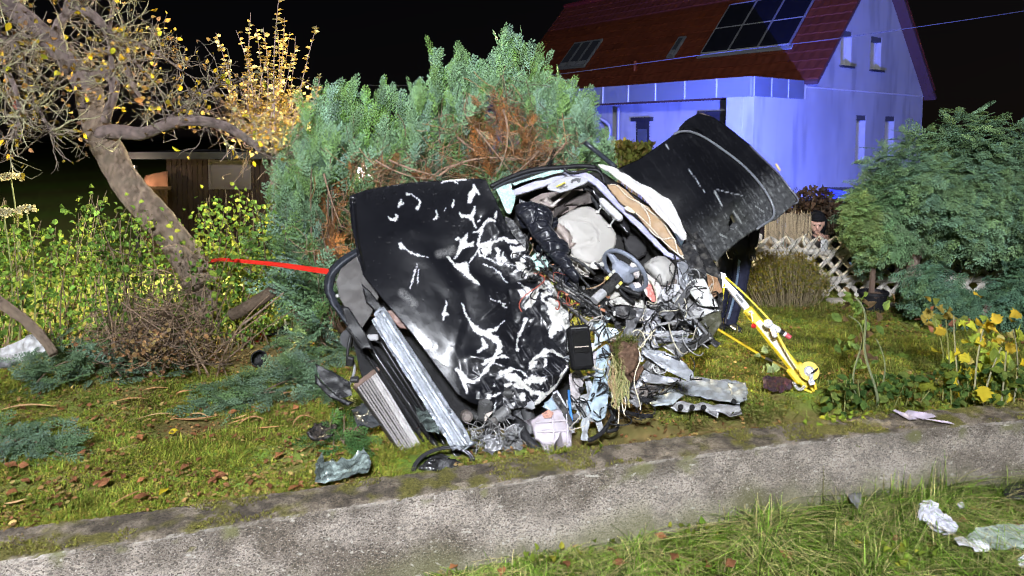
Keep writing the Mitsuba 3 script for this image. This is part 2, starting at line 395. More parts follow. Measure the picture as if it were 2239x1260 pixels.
scene['m_concrete'] = {'type': 'bumpmap', 'tex': mikit.proc(lambda p, n, uv: mikit.noise(p.x * 150, p.y * 150, p.z * 150) * .6 + mikit.fbm(p.x * 45, p.y * 45, p.z * 45, 3)), 'scale': .010, 'b': scene['m_concrete']}
wk = thing('retaining_wall', 'long low weathered concrete wall with mossy dark top between verge and garden', 'wall')
put('body', (wv2, wf, (.5, .5, .5)), 'm_concrete', wk, smooth=True)
# moss cushions on the coping
rng = np.random.default_rng(4)
A = Acc(); 
mx = rng.uniform(-2.6, 4.6, 9000); mt = rng.uniform(.02, .98, 9000)
mp = np.stack([mx, yf(mx) + (yb(mx) - yf(mx)) * mt, 0 * mx], 1)
keep = (fbm(mp * 4.5, 4, 41) + .12 * np.abs(mt - .5) + np.clip(mx - 1.5, 0, 3) * .03 > .60); mp = mp[keep]
mp[:, 2] = WT + .004
tv = np.array([[0, -.25, 0], [0, .25, 0], [1, 0, 0]]); tf = np.array([[0, 1, 2]])
d = rng.normal(size=(len(mp), 3)); d[:, 2] = np.abs(d[:, 2]) + .5
M = mats(np.repeat(mp, 4, 0) + rng.normal(size=(len(mp) * 4, 3)) * [.012, .012, 0], np.repeat(d, 4, 0) + rng.normal(size=(len(mp) * 4, 3)), rng.uniform(.008, .02, len(mp) * 4), rng)
put('moss', place(tv, tf, M, pick([(.16, .16, .03), (.2, .18, .03), (.09, .09, .025), (.13, .10, .045)], len(M), rng)), 'm_matte', wk, kind='stuff')

# ------------------------------------------------------------------ the house
gd, wd = np.array([.778, .628, 0]), np.array([-.628, .778, 0])
GE = np.array([7.97, 20.0, 0]); EZ, RZ, GW, HL = 3.66, 7.8, 7.45, 13.2
def hp(t, s, z): return GE + gd * t + wd * s + np.array([0, 0, z])
house = thing('house', 'white gabled house with dark red roof, lit blue at its gable end', 'house')
def slab(poly, d0, d1, o, ex, ey, ez):
    """polygon in the plane (ex, ey) at o, extruded from d0 to d1 along ez"""
    m = trimesh.creation.extrude_polygon(poly, d1 - d0, engine='earcut'); v = np.array(m.vertices)
    return o + v[:, :1] * ex + v[:, 1:2] * ey + (v[:, 2:] + d0) * ez, np.array(m.faces)
ez = np.array([0, 0, 1.])
nG = -wd
def gt_(u, v):
    q = hit(u, v, GE, nG); return float((q - GE) @ gd), float(q[2])
wins = []
for (u0, v0, u1, v1) in ((1840, 66, 1863, 143), (1905, 79, 1928, 152), (1873, 253, 1893, 335), (1936, 253, 1956, 330)):
    (t0, z1), (t1, _), (_, z0) = gt_(u0, v0), gt_(u1, v0), gt_(u0, v1)
    wins.append((t0, t1, z0, z1))
wins[2] = (*wins[2][:2], 1.35, 2.75); wins[3] = (*wins[3][:2], 1.35, 2.75)
gp = shapely.Polygon([(-2.44, -1), (GW, -1), (GW, EZ - .05), (GW / 2, RZ - .12), (0, EZ - .05), (0, 3.12), (-2.44, 3.12)], [[(a, c), (b, c), (b, d), (a, d)] for a, b, c, d in wins])
A = Acc(); v, f = slab(gp, 0, .32, GE, gd, ez, wd); A.add(v, f, (.74, .74, .74))
# sides, back and the wall behind the porch
for (t0, s0, t1, s1, z1) in ((GW, .32, GW, HL, EZ), (GW, HL, -1.0, HL, EZ), (-1.0, HL, -1.0, .76, 3.4), (-2.44, .32, -2.44, .76, 3.12), (-2.44, .76, -1.0, .76, 3.12)):
    a, b = hp(t0, s0, 0), hp(t1, s1, 0); d = (b - a) / np.linalg.norm(b - a); nn = np.cross(d, ez)
    box(A, (a + b) / 2 + ez * (z1 / 2 - .5), (np.linalg.norm(b - a), .12, z1 + 1), (.72, .71, .7), np.stack([d, nn, ez], 1))
scene['m_plaster'] = {'type': 'bumpmap', 'tex': mikit.proc(lambda p, n, uv: mikit.noise(p.x * 40, p.y * 40, p.z * 40)), 'scale': .01,
    'b': {'type': 'twosided', 'b': {'type': 'principled', 'roughness': .9, 'specular': .2, 'base_color': mikit.proc(lambda p, n, uv:
        mikit.mix((.46, .46, .45), (.34, .34, .335), mikit.smoothstep(.45, .8, mikit.fbm(p.x * .5 + p.y * .4, p.z * .35, 3, 4)) * .8) * (1 - .25 * mikit.smoothstep(.5, .8, mikit.fbm(p.x * 3, p.y * 3, p.z * .5, 3))))}}}
put('wall', A, 'm_plaster', house)
A = Acc(); box(A, hp(GW / 2, -.004, 3.46), (GW, .02, .035), (.6, .6, .62), np.stack([gd, wd, ez], 1)); put('string_course', A, 'm_matte', house)
for k, (a, b, c, d) in enumerate(wins):
    A = Acc(); box(A, hp((a + b) / 2, .2, (c + d) / 2), (b - a + .02, .03, d - c + .02), (.7, .7, .7), np.stack([gd, wd, ez], 1))
    w_ = put('window', A, 'm_satin', house)
    A = Acc()
    for q in range(int((d - c) / .09)):
        box(A, hp((a + b) / 2, .175, c + .045 + q * .09), (b - a - .06, .02, .078), (.72, .72, .72), np.stack([gd, wd, ez], 1), .006)
    put('roller_shutter', A, 'm_satin', w_)
    A = Acc(); box(A, hp((a + b) / 2, .09, d - .07), (b - a - .01, .16, .15), (.1, .1, .11), np.stack([gd, wd, ez], 1)); put('shutter_box', A, 'm_satin', w_)
    A = Acc(); box(A, hp((a + b) / 2, -.03, c - .03), (b - a + .12, .14, .05), (.05, .05, .06), np.stack([gd, wd, ez], 1)); put('sill', A, 'm_satin', w_)
    A = Acc(); box(A, hp(a + .035, .12, (c + d) / 2), (.06, .13, d - c), (.03, .03, .035), np.stack([gd, wd, ez], 1)); put('guide_rail', A, 'm_satin', w_)
# roof: deck and tile courses
slope = np.array([GW / 2, RZ - EZ]); SL = np.linalg.norm(slope); sd = gd * slope[0] / SL + ez * slope[1] / SL; rn = np.cross(wd, sd); rn = rn if rn[2] > 0 else -rn
sd2 = -gd * slope[0] / SL + ez * slope[1] / SL; rn2 = np.array([-rn[0], -rn[1], rn[2]]); rn2 = np.cross(sd2, wd); rn2 = rn2 if rn2[2] > 0 else -rn2
OV = .34
def rp(a, s, h=0.0, side=0):
    """point on the roof: a up the slope from the eave, s along the ridge"""
    o = hp(0, s, EZ) if not side else hp(GW, s, EZ)
    return o + (sd2 if side else sd) * a + (rn2 if side else rn) * h
A = Acc()
for side in (0, 1):
    q = [rp(a, s, h, side) for h in (-.1, .0) for a, s in ((-.35 if side else -.1, -OV), (SL, -OV), (SL, HL + .3), (-.35 if side else -.1, HL + .3))]
    A.add(q, [[0, 2, 1], [0, 3, 2], [4, 5, 6], [4, 6, 7], [0, 1, 5], [0, 5, 4], [1, 2, 6], [1, 6, 5], [2, 3, 7], [2, 7, 6], [3, 0, 4], [3, 4, 7]], (.10, .05, .05))
roof = put('roof', A, 'm_matte', house)
NC = 15
rng = np.random.default_rng(7)
for side in (0, 1):
    for k in range(NC):
        a0, a1 = SL * k / NC - .04, SL * (k + 1) / NC + .02
        sN = np.arange(-OV - .03, HL + .32, .075); w = np.sin(sN * 2 * np.pi / .30) * .012
        lo, hi = [], []
        v = np.vstack([[rp(a0, s, .075 + q, side) for s, q in zip(sN, w)], [rp(a1, s, .035 + q, side) for s, q in zip(sN, w)], [rp(a0, s, .02, side) for s in sN], [rp(a1, s, .012, side) for s in sN]])
        n = len(sN); i = np.arange(n - 1)
        quad = lambda a, b: np.vstack([np.stack([a + i, a + i + 1, b + i + 1], 1), np.stack([a + i, b + i + 1, b + i], 1)])
        f = np.vstack([quad(0, n), quad(2 * n, 0), [[0, n, 3 * n], [0, 3 * n, 2 * n], [n - 1, 2 * n - 1, 4 * n - 1], [n - 1, 4 * n - 1, 3 * n - 1]]])
        c = np.array([.14, .034, .018]) * (1 + .5 * (fbm(v * 2.1, 3, k) - .5))[:, None] * rng.uniform(.9, 1.1)
        c[:n] *= 1.0
        put('tile_course', (v, f, c), 'm_satin', roof)
A = Acc()
A.tube([rp(SL, s, .07) for s in np.linspace(-OV - .03, HL + .3, 40)], .11, (.15, .022, .018), 8); put('ridge_cap', A, 'm_satin', roof)
def roofhit(u, v, h=.13): return hit(u, v, rp(0, 0, h), rn)
def onroof(q): q = q - rp(0, 0); return float(q @ sd), float(q @ wd)
def roofpanel(a0, a1, s0, s1, h0, h1, A, c): 
    box(A, (rp(a0, s0, h0) + rp(a1, s1, h1)) / 2, (a1 - a0, s1 - s0, h1 - h0), c, np.stack([sd, wd, rn], 1), .01)
aa, s_r = onroof(roofhit(1727, 97)); _, s_l = onroof(roofhit(1532, 118)); am = onroof(roofhit(1757, 45))[0]
am = (onroof(roofhit(1757, 38))[0] + 0); da = am - aa
for r in range(2):
    for k in range(3):
        w_ = (s_l - s_r) / 3
        A = Acc(); roofpanel(aa + r * da + .02, aa + (r + 1) * da - .02, s_r + k * w_ + .02, s_r + (k + 1) * w_ - .02, .10, .16, A, (.012, .013, .022))
        pk = put('solar_panel', A, 'm_gloss', house)
        A = Acc()
        for s in (s_r + k * w_ + .015, s_r + (k + 1) * w_ - .015): roofpanel(aa + r * da, aa + (r + 1) * da, s - .022, s + .022, .1, .175, A, (.22, .23, .26))
        for a in (aa + r * da, aa + (r + 1) * da): roofpanel(a - .018, a + .018, s_r + k * w_ + .04, s_r + (k + 1) * w_ - .04, .1, .172, A, (.4, .42, .46))
        put('frame', A, 'm_metal', pk)
A = Acc(); roofpanel(aa - .16, aa - .03, s_r - .1, s_l + .1, .07, .12, A, (.3, .32, .38)); put('flashing', A, 'm_metal', house)
for (uA, vA, uB, vB, panes) in ((1211, 152, 1318, 84, 3), (1450, 126, 1500, 78, 1)):
    (a0, s1), (a1, s0) = onroof(roofhit(uA, vA)), onroof(roofhit(uB, vB)); s1 = s1 - .1
    s0, s1 = min(s0, s1), max(s0, s1)
    A = Acc(); roofpanel(a0, a1, s0, s1, .06, .13, A, (.16, .17, .2)); sk = put('skylight', A, 'm_satin', house)
    w_ = (s1 - s0) / panes
    for k in range(panes):
        A = Acc(); roofpanel(a0 + .1, a1 - .1, s0 + k * w_ + .07, s0 + (k + 1) * w_ - .07, .125, .145, A, (.05, .055, .075)); put('pane', A, 'm_gloss', sk)
        A = Acc(); roofpanel(a0 + .1, a0 + .32, s0 + k * w_ + .07, s0 + (k + 1) * w_ - .07, .14, .155, A, (.2, .21, .24)); put('blind', A, 'm_satin', sk)
A = Acc(); A.tube([rp(*onroof(roofhit(1384, 152)), 0.0), rp(*onroof(roofhit(1384, 152)), .0) + ez * .38], .07, (.2, .04, .04), 10); put('vent_pipe', A, 'm_satin', house)
# zinc fascia of the porch roof
A = Acc(); box(A, hp(-1.22, 6.4, 3.33), (2.36, 12.7, .36), (.12, .05, .03), np.stack([gd, wd, ez], 1)); put('porch_roof', A, 'm_matte', house)
A = Acc(); box(A, hp(-2.5, 6.35, 3.37), (.04, 12.7, .48), (.30, .33, .38), np.stack([gd, wd, ez], 1)); fz = put('fascia', A, 'm_metal', house)
for k in range(10):
    A = Acc(); L = 1.02; box(A, hp(-2.53, .03 + L * (k + .5), 3.37), (.03, L - .02, .5), np.array((.30, .33, .38)) * rng.uniform(.8, 1.15), np.stack([gd, wd, ez], 1), .006); put('panel', A, 'm_metal', fz, dirt=.3)
    A = Acc(); box(A, hp(-2.555, .03 + L * (k + 1), 3.37), (.04, .035, .5), (.55, .57, .62), np.stack([gd, wd, ez], 1), .006); put('seam', A, 'm_metal', fz)
for k in range(3):
    A = Acc(); L = .79; box(A, hp(-2.5 + L * (k + .5), -.015, 3.37), (L - .02, .03, .5), np.array((.24, .27, .33)) * rng.uniform(.85, 1.1), np.stack([gd, wd, ez], 1), .006); put('panel', A, 'm_metal', fz, dirt=.3)
    A = Acc(); box(A, hp(-2.5 + L * k, -.03, 3.37), (.035, .03, .5), (.55, .57, .62), np.stack([gd, wd, ez], 1), .006); put('seam', A, 'm_metal', fz)
def fh(u, v):
    q = hit(u, v, hp(-1.06, 0, 0), gd); q = q - hp(-1.06, 0, 0); return float(q @ wd), float(q[2])
for (u0, v0, u1, v1) in ((1393, 265, 1420, 340), (1540, 252, 1608, 320)):
    (s1, z1), (s0, _), (_, z0) = fh(u0, v0), fh(u1, v0), fh(u0, v1)
    A = Acc(); box(A, hp(-1.07, (s0 + s1) / 2, (z0 + z1) / 2), (.06, s1 - s0, z1 - z0), (.03, .03, .035), np.stack([gd, wd, ez], 1)); w_ = put('window', A, 'm_satin', house)
    A = Acc(); box(A, hp(-1.105, (s0 + s1) / 2, (z0 + z1) / 2 - .1), (.02, (s1 - s0) * .75, z1 - z0 - .3), (.10, .11, .12), np.stack([gd, wd, ez], 1)); put('pane', A, 'm_gloss', w_)
    A = Acc(); box(A, hp(-1.13, (s0 + s1) / 2, z1 + .05), (.14, s1 - s0 + .3, .12), (.03, .03, .035), np.stack([gd, wd, ez], 1)); put('shutter_box', A, 'm_satin', w_)
for u, b in ((1352, 0), (1334, 1)):
    q0 = hit(u, 238, hp(-1.3, 0, 0), gd); q1 = q0 * [1, 1, 0]
    pts = [q0, q1] if not b else [q0 + np.array([-.5, .2, .1]), q0 + np.array([-.42, .1, -.25]), q0 + np.array([-.05, 0, -.5]), q0 + np.array([0, 0, -.8]), q1]
    A = Acc(); A.tube(spline(pts, 24) if b else pts, .06, (.4, .4, .45), 10); put('downpipe', A, 'm_metal', house, smooth=40)
# ------------------------------------------------------------------ the wreck
car = thing('wrecked_car', 'crushed black car lying on its side behind the wall, roof cut open', 'car')
BLK, CRM, LIL, TAU, GRY = (.0055, .0058, .008), (.62, .6, .55), (.46, .46, .56), (.20, .165, .14), (.30, .30, .31)
def yo(pts, dy=0.0):
    """outline rows (u, v[, dy]) at the car's own distance plus dy"""
    out = []
    for r in pts:
        u, v = r[0], r[1]; out.append((u, v, Yc(u, v) + dy + (r[2] if len(r) > 2 else 0)))
    return out
def panel(name, pts, mat, col, parent=None, dy=0.0, smooth=True, label=None, **kw):
    return put(name, sheet(yo(pts, dy), col=col, **kw), mat, parent or car, smooth=smooth, label=label)

# hood: black paint, dented, with the pale filler showing where it is folded
def Z5(r): return [(700 + x / 3.5, 380 + y / 3.5) for x, y in r]
def Z7(r): return [(680 + x / 3.15, 660 + y / 3.15) for x, y in r]
def Z6(r): return [(1050 + x / 3.5, 340 + y / 3.5) for x, y in r]
def Z8(r): return [(1180 + x / 3., 560 + y / 3.) for x, y in r]
hood_o = [(764, 428, .18), (800, 415, .2), (880, 402, .16), (980, 394, .1), (1040, 390, .05), (1062, 393, .0), (1085, 440), (1108, 490), (1118, 500), (1140, 520, .02), (1160, 560), (1185, 610, -.02), (1215, 660, -.04), (1238, 720, -.06),
          (1243, 780, -.06), (1238, 810, -.05), (1215, 850, -.05), (1175, 885, -.03), (1120, 895, 0), (1075, 895, .03), (1030, 880, .06), (1000, 862, .06), (960, 810, .03), (905, 735, -.02), (850, 670, -.03), (815, 628, .0), (793, 600, .05), (780, 560, .08), (768, 490, .14)]
_rg = np.random.default_rng(5); _c = _rg.uniform([700, 360], [1300, 940], (int(620 * 560 / 44 ** 2), 2))
white = [(Z5(p), w) for p, w in [
    ([(525, 340), (548, 352), (575, 352), (590, 330), (580, 305)], [1, 2, 2.6, 2.2, 1]), ([(600, 248), (612, 222), (620, 195)], [1, 1.6, 1]), ([(610, 240), (632, 222)], 1), ([(742, 262), (762, 240), (762, 210), (735, 180), (700, 158), (665, 153)], [2.2, 2, 1.2, .5, .7, 2]),
    ([(868, 346), (888, 335), (897, 310), (890, 283)], [.8, 2, 2, 1.2]), ([(1010, 260), (1018, 225), (1027, 195)], [1.5, 1.2, .7]), ([(950, 285), (960, 260)], .6), ([(1140, 222), (1150, 185), (1168, 150), (1180, 118), (1178, 80)], [2, 4.5, 5, 3, 1]), ([(1178, 90), (1195, 130), (1218, 158)], [1, 2.4, 1.5]),
    ([(1145, 218), (1165, 160)], 3), ([(1192, 402), (1172, 360), (1155, 330), (1175, 290), (1188, 245)], [.8, 2, 4, 2.4, 1]), ([(1155, 330), (1110, 325), (1080, 332), (1070, 295)], [4, 2, 1.5, .7]), ([(925, 70), (965, 55), (1010, 48), (1112, 42)], [1, 1.5, 2.5, 1.6]), ([(1020, 50), (1050, 75)], [2, 1.5]),
    ([(1340, 340), (1348, 300), (1355, 290)], [2.5, 2, .8]), ([(1210, 350), (1220, 348)], 1.2), ([(1178, 442), (1210, 440), (1235, 420), (1255, 385), (1290, 358), (1335, 375)], [1, 1.5, 2, 2.5, 3, 1.5]), ([(1240, 430), (1215, 500), (1205, 540)], [2, 1.5, 1]),
    ([(1038, 632), (1060, 590), (1095, 545), (1110, 490), (1130, 450)], [1, 1.8, 5, 4, 1]), ([(1070, 500), (1100, 530), (1160, 545), (1170, 520)], [1, 6, 3, 1]), ([(1060, 490), (1045, 500)], 2), ([(1205, 545), (1250, 555), (1310, 530), (1370, 505), (1415, 490), (1445, 520), (1500, 525), (1545, 530)], [1.5, 4, 3.5, 2, 1.5, 1.5, 1.5, 1]),
    ([(1140, 675), (1180, 630), (1210, 580), (1220, 545)], [.7, 1.2, 2, 1.6]), ([(1235, 560), (1255, 600), (1285, 595), (1310, 550)], [2, 4.5, 4.5, 1]), ([(1210, 580), (1220, 620), (1290, 650), (1390, 690), (1500, 720)], [2, 1.6, 1, .7, .5]), ([(1355, 575), (1370, 600), (1350, 640), (1375, 665)], [2.5, 2.5, 1.5, 3]), ([(1380, 640), (1405, 600)], 1),
    ([(1465, 565), (1490, 590), (1475, 630)], [2, 4.5, 3]), ([(1490, 600), (1540, 580), (1575, 590), (1560, 540)], [4, 4, 2.5, 1.5]), ([(1535, 575), (1580, 600)], 2), ([(985, 628), (1015, 655), (1035, 690), (1080, 720), (1130, 775), (1215, 855)], [2, 2.5, 2, 5, 5, .7]), ([(1050, 675), (1110, 690), (1130, 760)], [1.5, 4.5, 3]),
    ([(1500, 700), (1530, 715), (1560, 690)], [2, 6, 4]), ([(1520, 690), (1560, 645)], [3, 1]), ([(1560, 660), (1640, 655)], .8), ([(1535, 760), (1590, 765), (1640, 740), (1665, 770)], [1.2, 3, 4, 2.5]), ([(1650, 740), (1680, 800), (1690, 850), (1720, 900), (1715, 960)], [2, 3, 5.5, 6, 3]), ([(1690, 800), (1780, 805), (1830, 850), (1870, 970), (1885, 1060), (1870, 1150)], [1, 1.4, 1.6, 2, 3.5, 2.5]),
    ([(1520, 832), (1555, 875), (1590, 910), (1630, 960)], [1, 1.2, 2.2, 4]), ([(1670, 870), (1640, 930), (1600, 990), (1580, 1010)], [2, 5, 4.5, 2]), ([(1700, 950), (1740, 1010), (1790, 1080), (1790, 1180), (1770, 1240)], [2, 4, 6, 5, 2]), ([(1760, 1010), (1820, 1040)], [3, 5]), ([(1830, 1000), (1845, 1120), (1870, 1170)], [2, 5, 2]), ([(1755, 870), (1750, 940)], 1.5),
    ([(620, 545), (650, 580), (720, 620), (820, 645)], [2.4, 1.6, 1, .5]), ([(620, 560), (640, 570)], 3), ([(740, 700), (720, 760), (700, 840), (685, 875)], [.7, 1.2, 1.2, .7]), ([(755, 740), (745, 850)], .6), ([(970, 960), (955, 1060), (940, 1120)], [.6, 2, 1]), ([(945, 1075), (970, 1070)], 2.5), ([(1250, 680), (1340, 720), (1440, 830)], .5), ([(1300, 960), (1440, 1010)], .5), ([(1095, 990), (1120, 1080), (1190, 1190), (1230, 1225)], [.6, 1.2, 2, 3])]]
white += [(Z7(p), w) for p, w in [
    ([(1040, 0), (1080, 105), (1150, 190), (1190, 215)], [.7, 1.2, 2, 3.5]), ([(1150, 190), (1210, 225), (1270, 260), (1300, 300), (1280, 350)], [2, 4.5, 4.5, 3, 2]), ([(1175, 250), (1200, 310), (1150, 350)], [1.5, 3.5, 2]), ([(1300, 340), (1255, 390), (1180, 430)], [3, 3.5, 1]), ([(1355, 378), (1310, 375), (1270, 385), (1230, 440), (1185, 500), (1130, 550), (1080, 545), (1040, 500), (1000, 468)], [1, 3, 2.2, 2, 2.6, 3, 3, 2.2, 2.6]), ([(1000, 468), (1045, 540), (1065, 600), (1080, 640)], [1, 2.5, 3.4, 1.2]),
    ([(1215, 215), (1260, 200), (1300, 170), (1340, 125)], [3, 2, 1, .6]), ([(1425, 320), (1425, 240), (1450, 180), (1485, 95)], [1.8, 1.8, 1.6, 1]), ([(1530, 520), (1520, 450), (1545, 385), (1600, 350), (1690, 335), (1730, 370), (1755, 400)], [3.4, 2.6, 2, 2.6, 2.6, 2, 1.6]), ([(1490, 540), (1560, 555), (1620, 550)], [3, 4, 1]), ([(1350, 515), (1400, 520), (1470, 565), (1530, 630), (1580, 660), (1640, 640), (1700, 550), (1745, 470), (1768, 400)], [3, 4.4, 3.2, 3.4, 2.6, 1.8, 1.4, 1.4, 1.4]),
    ([(1550, 690), (1600, 660)], 3), ([(1310, 495), (1390, 455), (1450, 470), (1500, 500)], [2.8, 2.2, 1, .8]), ([(1205, 710), (1230, 660), (1255, 620), (1262, 560)], [2, 2.6, 1.4, .6]), ([(1235, 665), (1300, 632)], [1.6, .8]), ([(1270, 740), (1275, 680)], .8), ([(1440, 600), (1400, 580), (1430, 560)], 2.5), ([(1350, 590), (1370, 560)], 1.5), ([(1450, 670), (1470, 640)], 3), ([(1600, 440), (1610, 390)], 1.4), ([(1640, 0), (1680, 90), (1710, 180)], [3, 4, 2]), ([(1700, 0), (1745, 60), (1750, 140)], [4, 4, 2])]]
creases = [([(862, 520), (930, 565), (985, 628), (1075, 575 + 50)], 26, .05), ([(868, 455), (905, 520), (985, 545)], 20, -.03), ([(980, 555), (1010, 620), (1030, 700), (1005, 760)], 22, -.06), ([(1050, 475), (1000, 560)], 14, -.05), ([(1010, 700), (995, 760), (1015, 830)], 13, .05), ([(1060, 600), (1140, 640), (1160, 700)], 34, -.05),
           ([(1015, 590), (1045, 620)], 10, .03), ([(1075, 480), (1090, 510)], 11, .05), ([(1130, 700), (1180, 790), (1225, 770)], 26, -.05), ([(1180, 850), (1225, 810)], 16, .05), ([(960, 640), (1020, 720)], 24, -.04), ([(1100, 560), (1150, 600)], 12, .035), ([(1030, 780), (1100, 800)], 16, .04), ([(900, 470), (960, 500)], 30, -.03), ([(1120, 850), (1060, 860)], 14, .035)]
def crush(q):
    """how badly the hood is folded at a spot"""
    a = np.clip((q[:, 0] - 1040) / 120, 0, 1) * np.clip((q[:, 1] - 470) / 60, 0, 1)
    return np.maximum(a, np.clip((q[:, 1] - 770) / 70, 0, 1) * np.clip((q[:, 0] - 1005) / 40, 0, 1))
def hood_shape(q, p):
    d = np.zeros(len(q))
    for pts, w, h in creases:
        P_ = np.asarray(pts, float); best = np.full(len(q), 1e9)
        for a, b in zip(P_[:-1], P_[1:]):
            t = np.clip(((q - a) @ (b - a)) / ((b - a) @ (b - a)), 0, 1); best = np.minimum(best, np.linalg.norm(q - a - t[:, None] * (b - a), axis=1))
        d += (.62 if P_[:, 0].mean() > 1010 else .3) * h * np.exp(-(best / w) ** 1.6)
    k = crush(q)
    r = 1 - np.abs(2 * fbm(p * 5.5, 2, 61) - 1) * 2.4; r2 = 1 - np.abs(2 * fbm(p * 14, 2, 62) - 1) * 2.2
    rg = np.random.default_rng(5)
    for sp_c, am in ((44, .05), (17, .014)):
        n_ = int(620 * 560 / sp_c ** 2); c_ = _c if sp_c == 44 else rg.uniform([700, 360], [1300, 940], (n_, 2)); d += np.clip(k * 1.1, 0, 1) * LinearNDInterpolator(c_, rg.uniform(-am, am, n_), 0.0)(q)
    d += k * (.010 * r + .004 * r2) + (fbm(p * 2.6, 3, 63) - .5) * .014 + (1 - k) * .0015 * (1 - np.abs(2 * fbm(p * 9, 2, 64) - 1) * 2.2) * np.clip((q[:, 1] - 480) / 120, 0, 1)
    e = strokes(q, [([(770, 440), (775, 520), (790, 590)], 6)]); d -= .03 * e
    d += .004 * strokes(q, white)
    return d
def hood_col(q, p, n):
    c = np.tile(np.array(BLK), (len(q), 1))
    jq = q + 9 * np.stack([fbm(p * 17, 3, 71) - .5, fbm(p * 17, 3, 72) - .5], 1) * 2 * crush(q)[:, None] + 3 * np.stack([fbm(p * 60, 2, 73) - .5, fbm(p * 60, 2, 74) - .5], 1) * 2
    th = .22 + 2.1 * np.clip(fbm(p * 15, 3, 65) - .34, 0, 1) * (.45 + .55 * crush(q))
    s_ = strokes(jq, [(P_, np.asarray(w_) * (1.25 + .9 * float(crush(np.array(P_).mean(0)[None])[0]))) for P_, w_ in white])
    w = np.clip((s_ - th) / .12 + .5, 0, 1)
    k = crush(q)
    chips = np.clip((nz(p * 55, 66) - .88) * 9, 0, 1) * (.2 + .8 * k) * np.clip(nz(p * 9, 67) * 2 - .6, 0, 1)
    w = np.clip(np.maximum(w, chips), 0, 1)[:, None]
    dust = np.clip((fbm(p * 7, 4, 68) - .5) * 2.2, 0, 1) * (.25 + .75 * np.clip((q[:, 1] - 560) / 200, 0, 1)) * (.5 + nz(p * 90, 69))
    c = c + dust[:, None] * np.array([.012, .012, .014])
    sm = (strokes(q, [([(905, 665), (880, 640)], 9), ([(990, 545), (960, 555)], 9)]) * nz(p * 150, 3))[:, None] * .5
    c = c * (1 - sm) + np.array([.36, .36, .38]) * sm
    al = np.stack([q[:, 0] * .5 + q[:, 1] * .86, q[:, 0] * .86 - q[:, 1] * .5, 0 * q[:, 0]], 1); scr = np.clip((fbm(al * [.03, .45, 1], 3, 75) - .56) * 5, 0, 1) * k * np.clip((fbm(p * 5, 2, 76) - .42) * 5, 0, 1)
    c = c + scr[:, None] * np.array([.13, .13, .135])
    return c * (1 - w) + np.array([.56, .55, .51]) * (.75 + .4 * fbm(p * 50, 2, 77))[:, None] * w
hood = panel('hood', hood_o, 'm_paint', hood_col, res=2.3, thick=.004, shape=hood_shape, seed=1, inner=yo([(900, 500, -.05), (1000, 560, -.02), (950, 640, -.07), (1080, 700, -.04), (1120, 780, -.06), (1050, 470, -.02)]), label='black hood, folded and cracked down to white filler')
# torn strips of the fender at the hood's right edge
rng = np.random.default_rng(11)
for k, pts in enumerate([[(1100, 470), (1122, 482), (1150, 520), (1160, 545), (1140, 540), (1115, 505)], [(1178, 600), (1205, 615), (1228, 660), (1240, 720), (1228, 735), (1210, 680)], [(1228, 640), (1246, 690), (1247, 770), (1239, 770), (1234, 700)], [(1100, 486), (1128, 498), (1150, 560), (1130, 580), (1110, 540)]]):
    panel('fender_strip', pts, 'm_satin', noisecol((.035, .035, .038) if k != 3 else (.05, .045, .04), .6, 30, k, (.6, .6, .57), .75 if k in (1, 2) else .2), dy=-.03 + .02 * k, res=2.6, crumple=((.02, 9, 1), (.006, 30, 0)), seed=20 + k, round_=1)

# wheel arch and front apron at the raised corner
rimp = [(800, 535, 5.95), (772, 546, 5.92), (742, 565, 5.9), (718, 590, 5.86), (708, 618, 5.84), (714, 648, 5.8), (732, 680, 5.76), (760, 715, 5.7)]
A = Acc(); R = pix(rimp); R = spline(R, 40)
inn = spline(pix([(u + 26 - k * 1.0, v + 12 - k * 2, y - .02) for k, (u, v, y) in enumerate(rimp)]), 40)
prof_ = []
for k, w in enumerate(np.linspace(0, 1, 9)):
    prof_.append(R * (1 - w) + inn * w + np.array([0, -.05 * math.sin(w * math.pi), .0]))
Pv = np.array(prof_); Pv += (fbm(Pv * 18, 3, 4) - .5)[..., None] * .018
Pv[1:-1:2] += np.array([0, .004, 0])
nv, nu_ = Pv.shape[:2]; i, j = np.meshgrid(np.arange(nv - 1), np.arange(nu_ - 1), indexing='ij'); a = (i * nu_ + j).ravel()
f = np.vstack([np.stack([a, a + 1, a + nu_ + 1], 1), np.stack([a, a + nu_ + 1, a + nu_], 1)]); v = Pv.reshape(-1, 3)
v, f = solidify(v, f, .012); put('wheel_arch', (v, f, (.022, .025, .034) * (.6 + .9 * fbm(v * 40, 3, 1)[:, None])), 'm_satin', car, smooth=True)
panel('arch_liner', [(800, 548), (772, 566), (745, 588), (735, 615), (742, 650), (765, 690), (790, 720), (810, 690), (828, 650), (815, 615)], 'm_satin', noisecol((.075, .07, .068), .3, 8, 3, (.16, .15, .14), .25), dy=.1, res=4, crumple=((.012, 5, 0),), seed=4)
A = Acc(); q = at(738, 647, 5.6); m_ = trimesh.creation.icosphere(2, .016); A.mesh(m_.apply_translation(q), (.5, .5, .5)); put('screw', A, 'm_metal', car, smooth=True)
panel('apron', [(745, 668), (762, 672), (800, 730), (815, 765), (795, 760), (760, 715)], 'm_satin', (.012, .012, .013), dy=-.02, res=4, thick=.02, seed=9)
panel('apron', [(790, 620), (812, 640), (850, 690), (838, 700), (800, 660)], 'm_satin', (.008, .008, .009), dy=.05, res=4, thick=.02, seed=10)
# dark engine bay behind everything
panel('engine_bay', [(770, 590), (830, 640), (1000, 830), (1240, 700), (1250, 900), (1180, 975), (1020, 1000), (880, 1005), (800, 860), (770, 740)], 'm_matte', noisecol((.014, .014, .015), .5, 8, 2), dy=.34, res=9, crumple=((.03, 5, 1),), seed=12)

